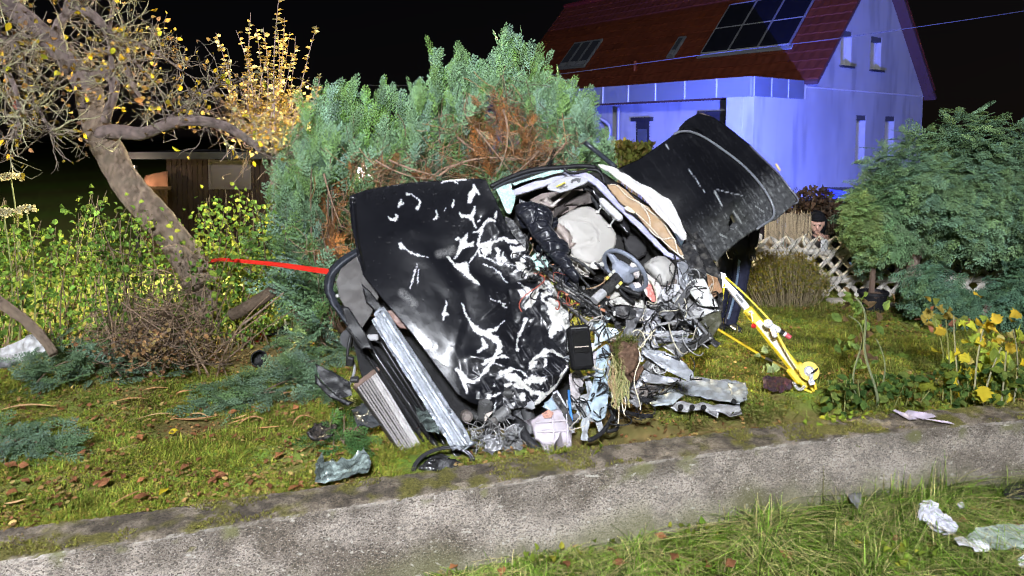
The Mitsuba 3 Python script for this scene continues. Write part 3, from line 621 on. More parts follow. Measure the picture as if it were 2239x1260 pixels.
# bumper beam
bo = [(816, 698, -.1), (830, 684, -.1), (845, 677, -.1), (868, 712, -.1), (905, 765, -.1), (945, 825, -.1), (985, 885, -.1), (1018, 928, -.1), (1033, 957, -.1), (1029, 974, -.1), (1008, 977, -.1), (991, 972, -.1), (965, 930, -.1), (925, 865, -.1), (885, 805, -.1), (850, 757, -.1), (830, 722, -.1)]
def beam_shape(q, p):
    a, b = np.array([832., 690]), np.array([1010., 970]); d = (b - a) / np.linalg.norm(b - a); n_ = np.array([d[1], -d[0]]); s = (q - a) @ n_
    return .016 * np.exp(-(s / 5.5) ** 2) - .03 * np.exp(-((s + 6) / 1.6) ** 2) - .03 * np.exp(-((s - 6) / 1.8) ** 2) - .04 * np.clip((s - 9) / 8, 0, 1) + .008 * (fbm(p * 8, 2, 4) - .5) - .008 * np.clip((s - 19) / 6, 0, 1)
def beam_col(q, p, n):
    w = fbm(p * 30, 4, 5)[:, None]; c = np.array([.44, .47, .52]) * (.55 + .7 * w) * (.8 + .4 * nz(p * 140, 12)[:, None])
    g = np.clip((fbm(p * 14, 4, 6) - .5) * 3, 0, 1)[:, None] * .7; c = c * (1 - g * .7) + np.array([.10, .11, .08]) * g * .7
    sp_ = (nz(p * 120, 7) > .9)[:, None]; return np.where(sp_, c * .3, c)
bm = panel('bumper_beam', bo, 'm_metal', beam_col, dy=-.08, res=2.6, thick=.05, shape=beam_shape, seed=13, holes=[[(834, 699), (839, 697), (841, 703), (836, 705)]], label='bare silver bumper beam')
panel('bracket', [(846, 680), (862, 676), (880, 700), (890, 720), (874, 716), (858, 700)], 'm_satin', noisecol((.2, .12, .1), .4, 20, 5), dy=.02, res=3, thick=.02, crumple=((.006, 20, 0),))
A = Acc(); bar(A, at(1003, 985, 4.95), at(968, 1012, 4.86), .03, .03, (.5, .48, .45)); put('strut', A, 'm_metal', car)

# radiator with its tubes
ra, rb_, rc, rd_ = at(778, 846, 5.12), at(823, 812, 5.25), at(928, 988, 4.84), at(900, 1025, 4.68)
rn_ = np.cross(rc - rb_, ra - rb_); rn_ /= np.linalg.norm(rn_); rn_ = rn_ if rn_ @ (EYE - ra) > 0 else -rn_
A = Acc(); v = np.array([ra, rb_, rc, rd_]); v = np.vstack([v, v - rn_ * .045]); A.add(v, [[0, 2, 1], [0, 3, 2], [4, 5, 6], [4, 6, 7], [0, 1, 5], [0, 5, 4], [1, 2, 6], [1, 6, 5], [2, 3, 7], [2, 7, 6], [3, 0, 4], [3, 4, 7]], (.05, .045, .04))
rad = put('radiator', A, 'm_metal', car)
NT = 9
for k in range(NT):
    w = (k + .5) / NT; a, b = ra * (1 - w) + rb_ * w, rd_ * (1 - w) + rc * w
    L = spline([a, a * .6 + b * .4 + rn_ * .004 * (-1) ** k, b], 60); wob = (fbm(L * 30, 2, k) - .5)[:, None] * .006; L = L + rn_ * (.008 + wob)
    A = Acc(); v, f = tube(L, .0068 if k < 6 else .0105, 6); A.add(v, f, np.array((.36, .34, .335) if k < 6 else (.5, .48, .47)) * (.5 + .6 * fbm(v * 25, 3, k) + .5 * nz(v * 160, k))[:, None]); put('tube', A, 'm_metal', rad, smooth=True)
A = Acc(); bar(A, ra - (rb_ - ra) * .05, rb_ + (rb_ - ra) * .1, .035, .05, (.16, .11, .09), rn_); bar(A, rd_, rc + (rc - rd_) * .1, .035, .05, (.03, .03, .03), rn_); put('end_tank', A, 'm_satin', rad, dirt=.5)
# dark strips of the cooling pack between radiator and beam
for k, (p0, p1, w) in enumerate([((812, 762, 5.2), (960, 985, 4.84), .05), ((832, 748, 5.22), (972, 972, 4.86), .03), ((800, 740, 5.25), (900, 890, 5.0), .03), ((846, 790, 5.2), (940, 930, 4.95), .02), ((855, 770, 5.2), (945, 905, 4.98), .012), ((800, 775, 5.25), (948, 1000, 4.82), .018)]):
    A = Acc(); L = spline([at(*p0), at(*[(a + b) / 2 + (2 if i < 2 else .02) for i, (a, b) in enumerate(zip(p0, p1))]), at(*p1)], 14); v, f = tube(L, w * .5, 7); A.add(v, f, (.012, .012, .013)); put('shroud_strip', A, 'm_gloss', car, smooth=True, dirt=.5)
panel('radiator_tray', [(690, 795), (722, 812), (765, 838), (770, 865), (745, 872), (720, 850), (700, 830)], 'm_satin', noisecol((.012, .012, .013), .6, 20, 5, (.1, .1, .1), .2), dy=.0, res=3.5, crumple=((.02, 8, 1),), seed=31)
panel('radiator_tray', [(688, 818), (705, 838), (740, 868), (772, 880), (760, 888), (720, 868), (690, 838)], 'm_satin', (.01, .01, .011), dy=-.05, res=4, thick=.015, crumple=((.01, 12, 0),), seed=32)
# horn, hoses and cables of the nose
A = Acc(); A.mesh(trimesh.creation.cylinder(.07, .07, sections=24).apply_transform(trimesh.geometry.align_vectors([0, 0, 1], [-.3, -1, .2])).apply_translation(at(766, 740, 5.5)), (.06, .06, .065)); put('horn', A, 'm_satin', car, smooth=30, dirt=.6)
def cable(name, pts, r, c, mat='m_satin', n=26, parent=None):
    A = Acc(); v, f = tube(spline(pix(pts), n), r, 6); A.add(v, f, c); return put(name, A, mat, parent or car, smooth=True)
for pts, r, c in [([(800, 690, 5.45), (778, 712, 5.4), (764, 745, 5.35), (760, 790, 5.25)], .011, (.02, .02, .022)), ([(790, 700, 5.45), (795, 725, 5.4), (820, 745, 5.3), (850, 770, 5.2)], .008, (.015, .015, .016)), ([(796, 700, 5.5), (788, 730, 5.42), (794, 755, 5.4), (800, 770, 5.3)], .006, (.02, .02, .02)),
                  ([(808, 610, 5.6), (795, 640, 5.6), (802, 665, 5.55), (796, 690, 5.5)], .006, (.03, .03, .03)), ([(803, 640, 5.6), (805, 655, 5.55), (797, 675, 5.5)], .007, (.42, .32, .25)), ([(815, 650, 5.6), (812, 675, 5.55), (818, 690, 5.5)], .004, (.3, .2, .15)), ([(800, 688, 5.5), (820, 690, 5.45), (838, 672, 5.4)], .005, (.35, .18, .14)), ([(760, 780, 5.3), (775, 805, 5.25), (762, 845, 5.15), (752, 870, 5.1)], .012, (.25, .25, .26))]:
    cable('cable', pts, r, c)
A = Acc(); box(A, at(818, 655, 5.5), (.045, .03, .05), (.75, .6, .02), None, .006); box(A, at(816, 647, 5.5), (.02, .02, .02), (.7, .56, .02)); put('connector', A, 'm_satin', car)
for u, v, y, s, c in ((795, 687, 5.45, .05, (.4, .4, .4)), (765, 790, 5.2, .07, (.02, .02, .02)), (775, 830, 5.12, .06, (.03, .03, .03)), (757, 850, 5.1, .04, (.35, .35, .36)), (815, 738, 5.3, .08, (.3, .3, .31))):
    A = Acc(); rr = trimesh.transformations.random_rotation_matrix(np.random.default_rng(int(u)).random(3))[:3, :3]; box(A, at(u, v, y), (s, s * .6, s * .7), c, rr, .008); put('clamp', A, 'm_satin', car)

# ---- front of the engine bay, low: fan, foil, hoses, reservoir
A = Acc(); fc = at(970, 1022, 4.52)
d_, a_, b_ = frame(np.array([.15, -.8, .62])); a_ = np.array([.96, .2, .15]); a_ -= d_ * (a_ @ d_); a_ /= np.linalg.norm(a_); b_ = np.cross(d_, a_)
an = np.linspace(0, np.pi, 30)
for r_ in (.2, .185): A.tube(fc + np.outer(np.cos(an) * r_, a_) + np.outer(np.sin(an) * r_ * .62, -b_ if b_[2] < 0 else b_), .009, (.02, .02, .022), 6)
put('fan_shroud', A, 'm_gloss', car, smooth=True)
bb = -b_ if b_[2] < 0 else b_
rb_f = lambda q, p: .010 * np.sin((q[:, 0] * .8 + q[:, 1] * .6) * 1.5)
panel('fan_blade', [(912, 1024), (935, 1006), (968, 1000), (1000, 1006), (1018, 1020), (985, 1030), (945, 1034)], 'm_gloss', noisecol((.016, .016, .017), .6, 20, 3, (.1, .1, .1), .2), dy=-.12, res=2.6, shape=rb_f, crumple=((.015, 9, 1),), seed=44)
A = Acc(); m_ = trimesh.creation.cylinder(.035, .05, sections=20).apply_transform(trimesh.geometry.align_vectors([0, 0, 1], d_)); A.mesh(m_.apply_translation(fc), (.04, .04, .045)); put('fan_hub', A, 'm_satin', car, smooth=30)
for k, pts in enumerate([[(908, 1018), (930, 1000), (965, 992), (990, 1000), (960, 1020), (925, 1032)], [(985, 985), (1020, 975), (1045, 985), (1040, 1005), (1000, 1010)]]):
    panel('shroud_plate', pts, 'm_gloss', noisecol((.014, .014, .015), .5, 20, 3), dy=.0, res=4, crumple=((.012, 14, 1),), seed=40 + k)
rng = np.random.default_rng(21)
A = Acc()
for k in range(170):      # shredded aluminium foil and fin strips
    p = at(rng.uniform(1030, 1135), rng.uniform(935, 1012), rng.uniform(4.72, 4.95)); d = rng.normal(size=3); L = rng.uniform(.03, .11)
    q = spline([p, p + d / np.linalg.norm(d) * L * .5 + rng.normal(size=3) * .02, p + d / np.linalg.norm(d) * L + rng.normal(size=3) * .02], 7)
    v, f = tube(q, rng.uniform(.0015, .004), 4); A.add(v, f, np.array([.42, .42, .42]) * rng.uniform(.25, 1.1))
put('shredded_fins', A, 'm_metal', car, kind='stuff')
for k in range(7):
    u, v = rng.uniform(1035, 1130), rng.uniform(930, 1005); pts = [(u + math.cos(t) * rng.uniform(12, 30), v + math.sin(t) * rng.uniform(8, 20)) for t in np.linspace(0, 5.5, 7)]
    panel('foil_sheet', pts, 'm_metal', noisecol((.25, .25, .26), .7, 30, k), dy=rng.uniform(-.08, .1) - .02, res=3, crumple=((.03, 14, 1), (.01, 40, 1)), seed=50 + k)
for pts, r, c in [([(1085, 850, 5.1), (1080, 900, 5.0), (1070, 940, 4.95), (1050, 965, 4.9)], .03, (.03, .03, .032)), ([(1128, 880, 5.1), (1135, 920, 5.0), (1150, 955, 4.9), (1180, 985, 4.82)], .035, (.022, .022, .024)), ([(1150, 890, 5.1), (1158, 920, 5.0), (1160, 950, 4.95)], .045, (.06, .06, .062)), ([(1030, 905, 5.0), (1060, 915, 4.95), (1100, 900, 4.98)], .025, (.05, .05, .05)), ([(1180, 1000, 4.8), (1192, 985, 4.82), (1205, 992, 4.8)], .02, (.02, .02, .02))]:
    h = cable('hose', pts, r, c, 'm_satin', 30)
for u, v, y, r_, L, c in ((1020, 910, 4.95, .04, .06, (.14, .12, .11)), (1060, 895, 4.95, .05, .1, (.10, .1, .1)), (1100, 905, 4.95, .045, .08, (.16, .16, .16)), (1080, 930, 4.9, .035, .09, (.09, .085, .08)), (1187, 990, 4.8, .028, .05, (.015, .015, .015)), (1130, 975, 4.85, .05, .06, (.03, .03, .03)), (1110, 860, 5.05, .05, .08, (.05, .05, .05))):
    A = Acc(); rr = trimesh.transformations.random_rotation_matrix(np.random.default_rng(int(u)).random(3)); m_ = trimesh.creation.cylinder(r_, L, sections=18); m_.apply_transform(rr); m_.apply_translation(at(u, v, y)); A.mesh(m_, c)
    m_ = trimesh.creation.cylinder(r_ * .6, L * 1.3, sections=14); m_.apply_transform(rr); m_.apply_translation(at(u, v, y)); A.mesh(m_, np.array(c) * 1.8); put('pulley', A, 'm_metal', car, smooth=30, dirt=.7)
# washer reservoir, milky plastic
def box_quad(o, depth, dn):
    v = np.array(o); return np.vstack([v, v + np.asarray(dn) * depth]), np.array([[0, 1, 2], [0, 2, 3], [4, 6, 5], [4, 7, 6], [0, 5, 1], [0, 4, 5], [1, 6, 2], [1, 5, 6], [2, 7, 3], [2, 6, 7], [3, 4, 0], [3, 7, 4]])
rs = panel('reservoir', [(1159, 921), (1185, 905), (1215, 895), (1247, 899), (1250, 930), (1250, 966), (1225, 972), (1188, 973), (1170, 960)], 'm_satin', noisecol((.44, .40, .44), .25, 12, 2, (.2, .15, .13), .35), dy=-.09, res=3, thick=.10, crumple=((.008, 8, 0),), seed=3, bulge=.02, label='milky plastic reservoir')
for (a, b) in (((1172, 925), (1248, 918)), ((1174, 944), (1249, 942)), ((1207, 900), (1212, 968)), ((1238, 899), (1242, 968))):
    cable('rib', [(*a, Yc(*a) - .11), ((a[0] + b[0]) / 2, (a[1] + b[1]) / 2, Yc((a[0] + b[0]) / 2, (a[1] + b[1]) / 2) - .125), (*b, Yc(*b) - .11)], .006, (.5, .46, .5), 'm_satin', 12, rs)
panel('reservoir_neck', [(1186, 890), (1205, 868), (1225, 870), (1230, 888), (1205, 900)], 'm_gloss', noisecol((.28, .36, .42), .4, 20, 3), dy=-.05, res=3, thick=.04, crumple=((.01, 20, 0),), seed=6)
panel('label_sticker', [(1184, 905), (1200, 895), (1211, 903), (1206, 913), (1190, 915)], 'm_satin', noisecol((.55, .25, .18), .5, 70, 3, (.05, .1, .1), .5), dy=-.135, res=2.2, thick=.002)
cable('cable', [(1243, 880, 5.0), (1249, 905, 4.92), (1251, 930, 4.9)], .008, (.05, .2, .5))
# ------------------------------------------------------------------ cabin of the wreck
ROOM = .42
panel('cabin_floor', [(1085, 400), (1240, 372), (1320, 380), (1420, 450), (1500, 560), (1560, 620), (1560, 700), (1480, 740), (1300, 700), (1180, 560), (1110, 470)], 'm_matte', noisecol((.020, .019, .019), .4, 6, 1), dy=ROOM, res=9, crumple=((.02, 4, 1),), seed=2)
panel('door_trim', Z6([(380, 340), (470, 290), (640, 270), (870, 250), (840, 330), (700, 420), (560, 480), (470, 400)]), 'm_satin', noisecol((.20, .165, .15), .25, 7, 2), dy=.26, res=5, crumple=((.012, 4, 0),), seed=3)
panel('door_trim', Z6([(450, 360), (520, 310), (560, 360), (540, 400)]), 'm_satin', noisecol((.3, .26, .24), .2, 7, 2), dy=.2, res=4, thick=.03, seed=4)
A = Acc(); bar(A, at(*Z6([(540, 390)])[0], 6.1), at(*Z6([(690, 270)])[0], 6.1), .03, .02, (.45, .42, .4)); put('door_strip', A, 'm_satin', car)
for s_, pts, c in ((5, [(640, 380), (720, 310), (830, 250), (890, 300), (860, 360), (760, 380)], (.10, .085, .08)), (6, [(560, 400), (640, 380), (680, 400), (600, 460), (565, 480)], (.05, .042, .04)), (7, [(790, 260), (830, 230), (900, 300), (950, 340), (900, 420), (850, 350)], (.028, .028, .03)), (8, [(1090, 620), (1200, 600), (1280, 700), (1270, 760), (1200, 800), (1110, 720)], (.035, .034, .036)), (9, [(1060, 540), (1160, 540), (1260, 640), (1220, 690), (1100, 640)], (.016, .016, .017))):
    panel('rear_bench', Z6(pts), 'm_matte', noisecol(c, .3, 14, s_), dy=.22 if s_ < 8 else .3, res=4, thick=.05, bulge=.02, seed=s_, crumple=((.012, 8, 0),))
# passenger seat
seatc = noisecol((.37, .355, .33), .07, 9, 5, (.34, .3, .27), .12)
seat_o = Z6([(565, 500), (690, 425), (760, 395), (800, 388), (850, 392), (900, 430), (960, 500), (1020, 560), (1045, 620), (1035, 690), (1000, 750), (950, 790), (890, 830), (820, 835), (720, 780), (690, 740), (695, 660), (680, 600), (640, 560)])
seam = [(Z6([(730, 500), (830, 520), (900, 600), (905, 680), (880, 720)]), 1.6), (Z6([(720, 430), (725, 505)]), 1.4), (Z6([(700, 720), (800, 700), (905, 690), (1010, 700)]), 1.5), (Z6([(640, 520), (700, 590), (690, 640)]), 2), (Z6([(750, 780), (860, 640)]), .8)]
ps = panel('front_seat', seat_o, 'm_satin', seatc, dy=-.05, res=3, thick=.06, bulge=.035, seed=7, round_=1, shape=lambda q, p: -.006 * strokes(q, seam) + .012 * (fbm(p * 7, 3, 3) - .5) + .006 * (fbm(p * 22, 2, 4) - .5), label='pale leather passenger seat')
panel('bolster', Z6([(560, 505), (600, 510), (650, 560), (690, 620), (690, 690), (680, 740), (640, 650), (590, 590), (560, 550)]), 'm_satin', noisecol((.30, .25, .225), .15, 9, 6), ps, dy=-.10, res=3, thick=.05, bulge=.035, seed=8, round_=1)
panel('bolster', Z6([(690, 740), (720, 780), (820, 830), (880, 830), (840, 870), (760, 850), (690, 800)]), 'm_satin', noisecol((.52, .49, .45), .15, 9, 6), ps, dy=-.06, res=3, thick=.05, bulge=.03, seed=9, round_=1)
hr = panel('headrest', Z6([(903, 350), (915, 325), (945, 322), (1000, 375), (1060, 430), (1095, 465), (1092, 495), (1060, 512), (1010, 470), (950, 415)]), 'm_satin', noisecol((.55, .55, .56), .07, 9, 5), ps, dy=.0, res=2.6, thick=.03, bulge=.03, seed=8, round_=2)
for a, b in (((930, 395), (898, 432)), ((1027, 488), (990, 540))):
    (u0, v0), (u1, v1) = Z6([a, b]); cable('headrest_post', [(u0, v0, Yc(u0, v0) + .02), (u1, v1, Yc(u1, v1) - .06)], .008, (.5, .5, .5), 'm_metal', 4, ps)
    A = Acc(); box(A, at(u1, v1, Yc(u1, v1) - .09), (.03, .02, .025), (.55, .53, .5), None, .005); put('post_guide', A, 'm_satin', ps)
# driver's seat
ds = panel('front_seat', Z6([(1240, 845), (1290, 800), (1350, 768), (1400, 768), (1430, 785), (1480, 830), (1508, 880), (1495, 920), (1460, 960), (1420, 1000), (1390, 1010), (1350, 960), (1290, 900)]), 'm_satin', noisecol((.36, .35, .33), .15, 12, 4, (.2, .19, .18), .25), dy=-.02, res=3, thick=.05, bulge=.06, seed=10, round_=1, label="driver's seat, pale and dirty")
panel('bolster', Z6([(1390, 1010), (1440, 985), (1490, 930), (1512, 975), (1480, 1030), (1430, 1085), (1395, 1060)]), 'm_satin', noisecol((.22, .185, .165), .2, 12, 4), ds, dy=.0, res=3, thick=.05, bulge=.03, seed=11, round_=1)
# roof frame, headliner, side curtain
trimc = noisecol(LIL, .12, 10, 3, (.25, .24, .25), .2)
panel('windscreen_frame', Z6([(245, 268), (330, 230), (450, 180), (560, 150), (640, 130), (690, 128), (700, 150), (600, 195), (480, 240), (380, 275), (262, 310)]), 'm_satin', trimc, dy=.1, res=3, thick=.03, crumple=((.004, 8, 0),), seed=12)
panel('roof_rail', Z6([(640, 130), (720, 120), (800, 130), (850, 150), (900, 185), (950, 225), (1000, 290), (1060, 360), (1150, 450), (1230, 520), (1310, 600), (1390, 690), (1440, 740), (1545, 790), (1500, 800), (1420, 770), (1330, 680), (1240, 590), (1150, 500), (1060, 410), (980, 330), (900, 250), (840, 200), (760, 160), (690, 150)]), 'm_satin', noisecol((.40, .40, .58), .2, 10, 3, (.2, .19, .2), .3), dy=-.04, res=3, thick=.02, crumple=((.008, 9, 1),), seed=13)
seal = [(80, 240), (180, 190), (290, 145), (400, 112), (520, 98), (640, 90), (740, 82), (830, 84), (890, 95)]
cable('window_seal', [(*p, Yc(*p) + .08) for p in Z6(seal)], .022, (.012, .012, .014), 'm_satin', 40)
cable('window_seal', [(*p, Yc(*p) + .06) for p in Z6([(100, 262), (180, 215), (290, 172), (400, 140), (520, 122), (650, 112)])], .012, (.03, .035, .04), 'm_satin', 40)
cable('window_seal', [(*p, Yc(*p) - .06) for p in Z6([(640, 95), (800, 118), (900, 118), (930, 150), (950, 215)])], .012, (.015, .015, .018), 'm_satin', 30)
cable('window_seal', [(*p, Yc(*p) - .02) for p in Z6([(890, 92), (925, 130), (945, 210), (1050, 215), (1120, 265), (1200, 330), (1300, 395), (1400, 480), (1470, 590), (1530, 700), (1560, 770)])], .01, (.012, .012, .014), 'm_satin', 50)
for k, pts in enumerate([[(1000, 420), (1090, 480), (1150, 560), (1130, 600), (1050, 520)], [(1290, 640), (1400, 750), (1440, 800), (1420, 810), (1300, 690)], [(820, 240), (900, 290), (980, 360), (900, 340)]]):
    panel('pillar_trim', Z6(pts), 'm_gloss', (.015, .015, .017), dy=.1, res=4, thick=.03, seed=60 + k)
panel('headliner', Z6([(965, 225), (1050, 228), (1120, 275), (1180, 330), (1240, 375), (1300, 400), (1360, 450), (1410, 510), (1450, 570), (1475, 620), (1500, 680), (1540, 730), (1558, 775), (1500, 745), (1450, 720), (1400, 655), (1350, 610), (1300, 575), (1240, 510), (1190, 440), (1140, 405), (1080, 370), (1040, 320), (1010, 285)]), 'm_cloth', noisecol((.36, .245, .145), .2, 10, 3, (.55, .45, .36), .3), dy=-.08, res=3, thick=.012, crumple=((.012, 8, 1),), seed=14, label='torn tan headliner')
for pts in ([(990, 225), (1060, 240), (1110, 300), (1230, 370), (1300, 430), (1380, 490), (1430, 560), (1475, 630)], [(1290, 560), (1350, 620), (1420, 640), (1478, 632), (1500, 690), (1555, 770)], [(1190, 440), (1300, 545), (1400, 655), (1500, 745), (1560, 790)], [(1230, 380), (1290, 470), (1300, 540)]):
    cable('piping', [(*p, Yc(*p) - .1) for p in Z6(pts)], .005, (.62, .58, .5), 'm_cloth', 40)
panel('torn_tab', Z6([(1105, 395), (1130, 385), (1185, 430), (1180, 445), (1140, 430), (1110, 415)]), 'm_cloth', (.62, .56, .44), dy=-.13, res=3, thick=.004, crumple=((.005, 30, 0),), seed=15)
fold = lambda q, p: .018 * (1 - np.abs(2 * fbm(np.stack([(q[:, 0] * .78 - q[:, 1] * .62) / 11, (q[:, 0] * .62 + q[:, 1] * .78) / 90, 0 * q[:, 0]], 1), 3, 5) - 1) * 2)
panel('airbag_curtain', Z6([(890, 70), (935, 72), (980, 82), (1080, 130), (1180, 190), (1215, 205), (1330, 272), (1390, 318), (1450, 340), (1480, 390), (1530, 500), (1560, 570), (1588, 640), (1545, 652), (1520, 615), (1480, 590), (1440, 530), (1400, 500), (1340, 440), (1280, 370), (1240, 320), (1200, 290), (1130, 235), (1060, 190), (1000, 140), (940, 110)]), 'm_cloth', noisecol((.52, .51, .49), .06, 10, 3, (.5, .48, .45), .25), dy=-.16, res=2.6, thick=.008, shape=fold, crumple=((.012, 5, 0),), seed=16, round_=1, label='white side curtain airbag hanging over the roof edge')
sv = panel('sun_visor', Z6([(512, 232), (560, 200), (650, 160), (740, 160), (815, 172), (832, 198), (790, 220), (700, 260), (620, 286), (575, 275), (520, 258)]), 'm_satin', noisecol((.40, .40, .43), .06, 9, 3), dy=-.12, res=2.6, thick=.018, seed=17, round_=1)
panel('mirror_flap', Z6([(692, 208), (700, 185), (735, 172), (770, 178), (765, 205), (745, 203), (738, 190), (712, 196), (708, 212)]), 'm_satin', (.10, .1, .11), sv, dy=-.135, res=2, thick=.004)
panel('warning_label', Z6([(580, 238), (645, 205), (655, 213), (590, 248)]), 'm_satin', (.8, .66, .05), sv, dy=-.14, res=2, thick=.002)
for a, b, c_ in (((585, 246), (646, 215), (.2, .2, .2)), ((606, 250), (640, 234), (.25, .25, .25)), ((640, 245), (668, 230), (.2, .2, .22))):
    cable('label_print', [(*p, Yc(*p) - .15) for p in Z6([a, ((a[0] + b[0]) / 2, (a[1] + b[1]) / 2), b])], .003, c_, 'm_satin', 4, sv)
# broken safety glass hanging in the frame
glassc = lambda q, p, n: np.array([.42, .62, .56]) * (.45 + .9 * nz(p * 110, 3))[:, None] * (.8 + .5 * nz(p * 35, 4))[:, None]
for k, pts in enumerate([[(120, 262), (175, 232), (238, 214), (245, 265), (268, 320), (265, 360), (245, 420), (228, 452), (200, 440), (178, 390), (150, 320)], [(330, 190), (430, 150), (540, 118), (640, 112), (640, 128), (560, 142), (500, 165), (430, 175), (350, 200)], [(245, 215), (330, 185), (340, 200), (260, 232)]]):
    panel('windscreen_glass', Z6(pts), 'm_gloss', glassc, dy=.02, res=2.2, thick=.006, crumple=((.008, 14, 1), (.004, 60, 0)), seed=70 + k, label='crazed greenish safety glass')
panel('windscreen_glass', Z6([(383, 790), (425, 740), (470, 760), (515, 810), (530, 850), (490, 885), (440, 885), (410, 850)]), 'm_gloss', glassc, dy=-.16, res=2.2, thick=.01, crumple=((.008, 24, 1), (.004, 60, 0)), seed=74)
# steering wheel and column
swc = at(1366, 592, 5.55); nw = np.array([.66, .58, .52]); nw[1] = .58; nw /= np.linalg.norm(nw)
la = np.array([.62, -.1, -.78]); la -= nw * (la @ nw); la /= np.linalg.norm(la); lb = np.cross(nw, la)
A = Acc(); an = np.linspace(0, 2 * np.pi, 49)
A.tube(swc + .19 * (np.outer(np.cos(an), la) + np.outer(np.sin(an), lb)), .0175, (.17, .19, .24), 10, False); sw = put('steering_wheel', A, 'm_satin', car, smooth=True, dirt=.6)
A = Acc(); h = m3.Manifold.batch_hull([m3.Manifold.sphere(r_, 20).translate(tuple(c_)) for c_, r_ in ((swc - nw * .02 + la * .05, .05), (swc - nw * .02 - la * .05, .055), (swc - nw * .03 + lb * .05, .045), (swc - nw * .02 - lb * .05, .045), (swc - nw * .05, .05))]); m_ = h.to_mesh(); A.add(m_.vert_properties[:, :3], m_.tri_verts, (.22, .24, .30)); put('hub', A, 'm_satin', sw, smooth=40, dirt=.6)
for s_, w in ((la * .9 + lb * .4, .05), (-la, .06), (la * .2 - lb, .045), (lb * .95 - la * .2, .045)):
    A = Acc(); h = m3.Manifold.batch_hull([m3.Manifold.sphere(w * .6, 14).translate(tuple(swc - nw * .02 + s_ * .05)), m3.Manifold.sphere(w * .33, 14).translate(tuple(swc + s_ * .185))]).to_mesh(); A.add(h.vert_properties[:, :3], h.tri_verts, (.2, .22, .275)); put('spoke', A, 'm_satin', sw, smooth=40)
A = Acc(); cB = swc - nw * .13; box(A, cB, (.10, .10, .09), (.022, .022, .024), np.stack([nw, la, lb], 1), .02); A.tube([cB, cB - nw * .14], .04, (.03, .03, .03), 14); colm = put('steering_column', A, 'm_satin', car)
A = Acc(); A.tube([cB - nw * .06, cB - nw * .22 + np.array([-.03, 0, -.01])], .035, (.5, .5, .52), 14); put('column_tube', A, 'm_metal', car)
for d, L, c_ in ((lb * 1.0 + la * .3, .16, (.015, .015, .016)), (-lb * .7 + la * .9, .2, (.015, .015, .016)), (la, .22, (.012, .012, .013))):
    A = Acc(); A.tube(spline([cB, cB + d * L * .5 - nw * .02, cB + d * L], 10), np.linspace(.012, .018, 10), c_, 8); put('stalk', A, 'm_satin', colm, smooth=True)
for k in range(5):
    A = Acc(); q = cB + nw * .02 * (k - 2) + la * (.05 * ((k % 2) * 2 - 1)) + np.array([-.01, -.055, .02]); box(A, q, (.03, .022, .014), ((.6, .5, .1), (.55, .55, .5), (.5, .48, .4))[k % 3], np.stack([nw, la, lb], 1), .003); put('switch', A, 'm_satin', colm)
# deflated driver's airbag with a red stain
stain = [(Z6([(1295, 1005), (1310, 1060), (1325, 1110)]), 6), (Z6([(1275, 1020), (1290, 1090)]), 2.5)]
def bagc(q, p, n):
    c = np.array([.55, .52, .51]) * (.85 + .2 * fbm(p * 20, 3, 3))[:, None]; s_ = np.clip(strokes(q, stain) * 1.2 * (.5 + nz(p * 60, 2)), 0, 1)[:, None]
    s_ = np.maximum(s_, (np.clip((nz(p * 70, 4) - .7) * 6, 0, 1) * .5)[:, None]); return c * (1 - s_) + np.array([.62, .2, .17]) * s_
for k, pts in enumerate([[(1235, 875), (1290, 920), (1340, 960), (1385, 1010), (1372, 1060), (1345, 1110), (1325, 1128), (1285, 1095), (1255, 1060), (1240, 1000)], [(1140, 985), (1180, 970), (1225, 975), (1232, 1060), (1180, 1040), (1130, 1010), (1100, 1000)], [(1140, 820), (1190, 830), (1225, 900), (1200, 960), (1150, 900)]]):
    panel('airbag', Z6(pts), 'm_cloth', bagc, dy=(-.2, -.1, .05)[k], res=2.6, thick=.006, crumple=((.02, 9, 1), (.005, 40, 0)), seed=80 + k, round_=1)
# broken dashboard: pale lower covers, dark cross beams, cables
for k, (pts, c) in enumerate([([(905, 1060), (945, 1010), (1000, 990), (1060, 1010), (1090, 1060), (1040, 1090), (960, 1120)], (.42, .40, .36)), ([(960, 1120), (1060, 1080), (1150, 1095), (1240, 1105), (1265, 1140), (1260, 1175), (1200, 1165), (1120, 1145), (1040, 1140), (980, 1165)], (.5, .49, .45)), ([(1290, 1130), (1350, 1100), (1390, 1140), (1360, 1180), (1290, 1165)], (.4, .39, .38)), ([(830, 850), (870, 800), (900, 830), (940, 810), (950, 850), (880, 880)], (.5, .49, .46)), ([(580, 960), (680, 1040), (790, 1090), (800, 1130), (720, 1110), (620, 1050)], (.26, .25, .23)), ([(500, 900), (590, 960), (560, 990)], (.3, .29, .27)), ([(980, 1180), (1060, 1150), (1200, 1170), (1180, 1260), (1060, 1250)], (.03, .03, .032)), ([(1380, 1020), (1480, 980), (1540, 1000), (1470, 1100), (1400, 1120)], (.48, .48, .5))]):
    panel('dash_cover', Z6(pts), 'm_satin', noisecol(c, .25, 14, k, (.12, .11, .1), .35), dy=-.14 + .02 * (k % 3), res=3, thick=.006, crumple=((.014, 9, 1),), seed=90 + k, round_=1)
rng = np.random.default_rng(31)
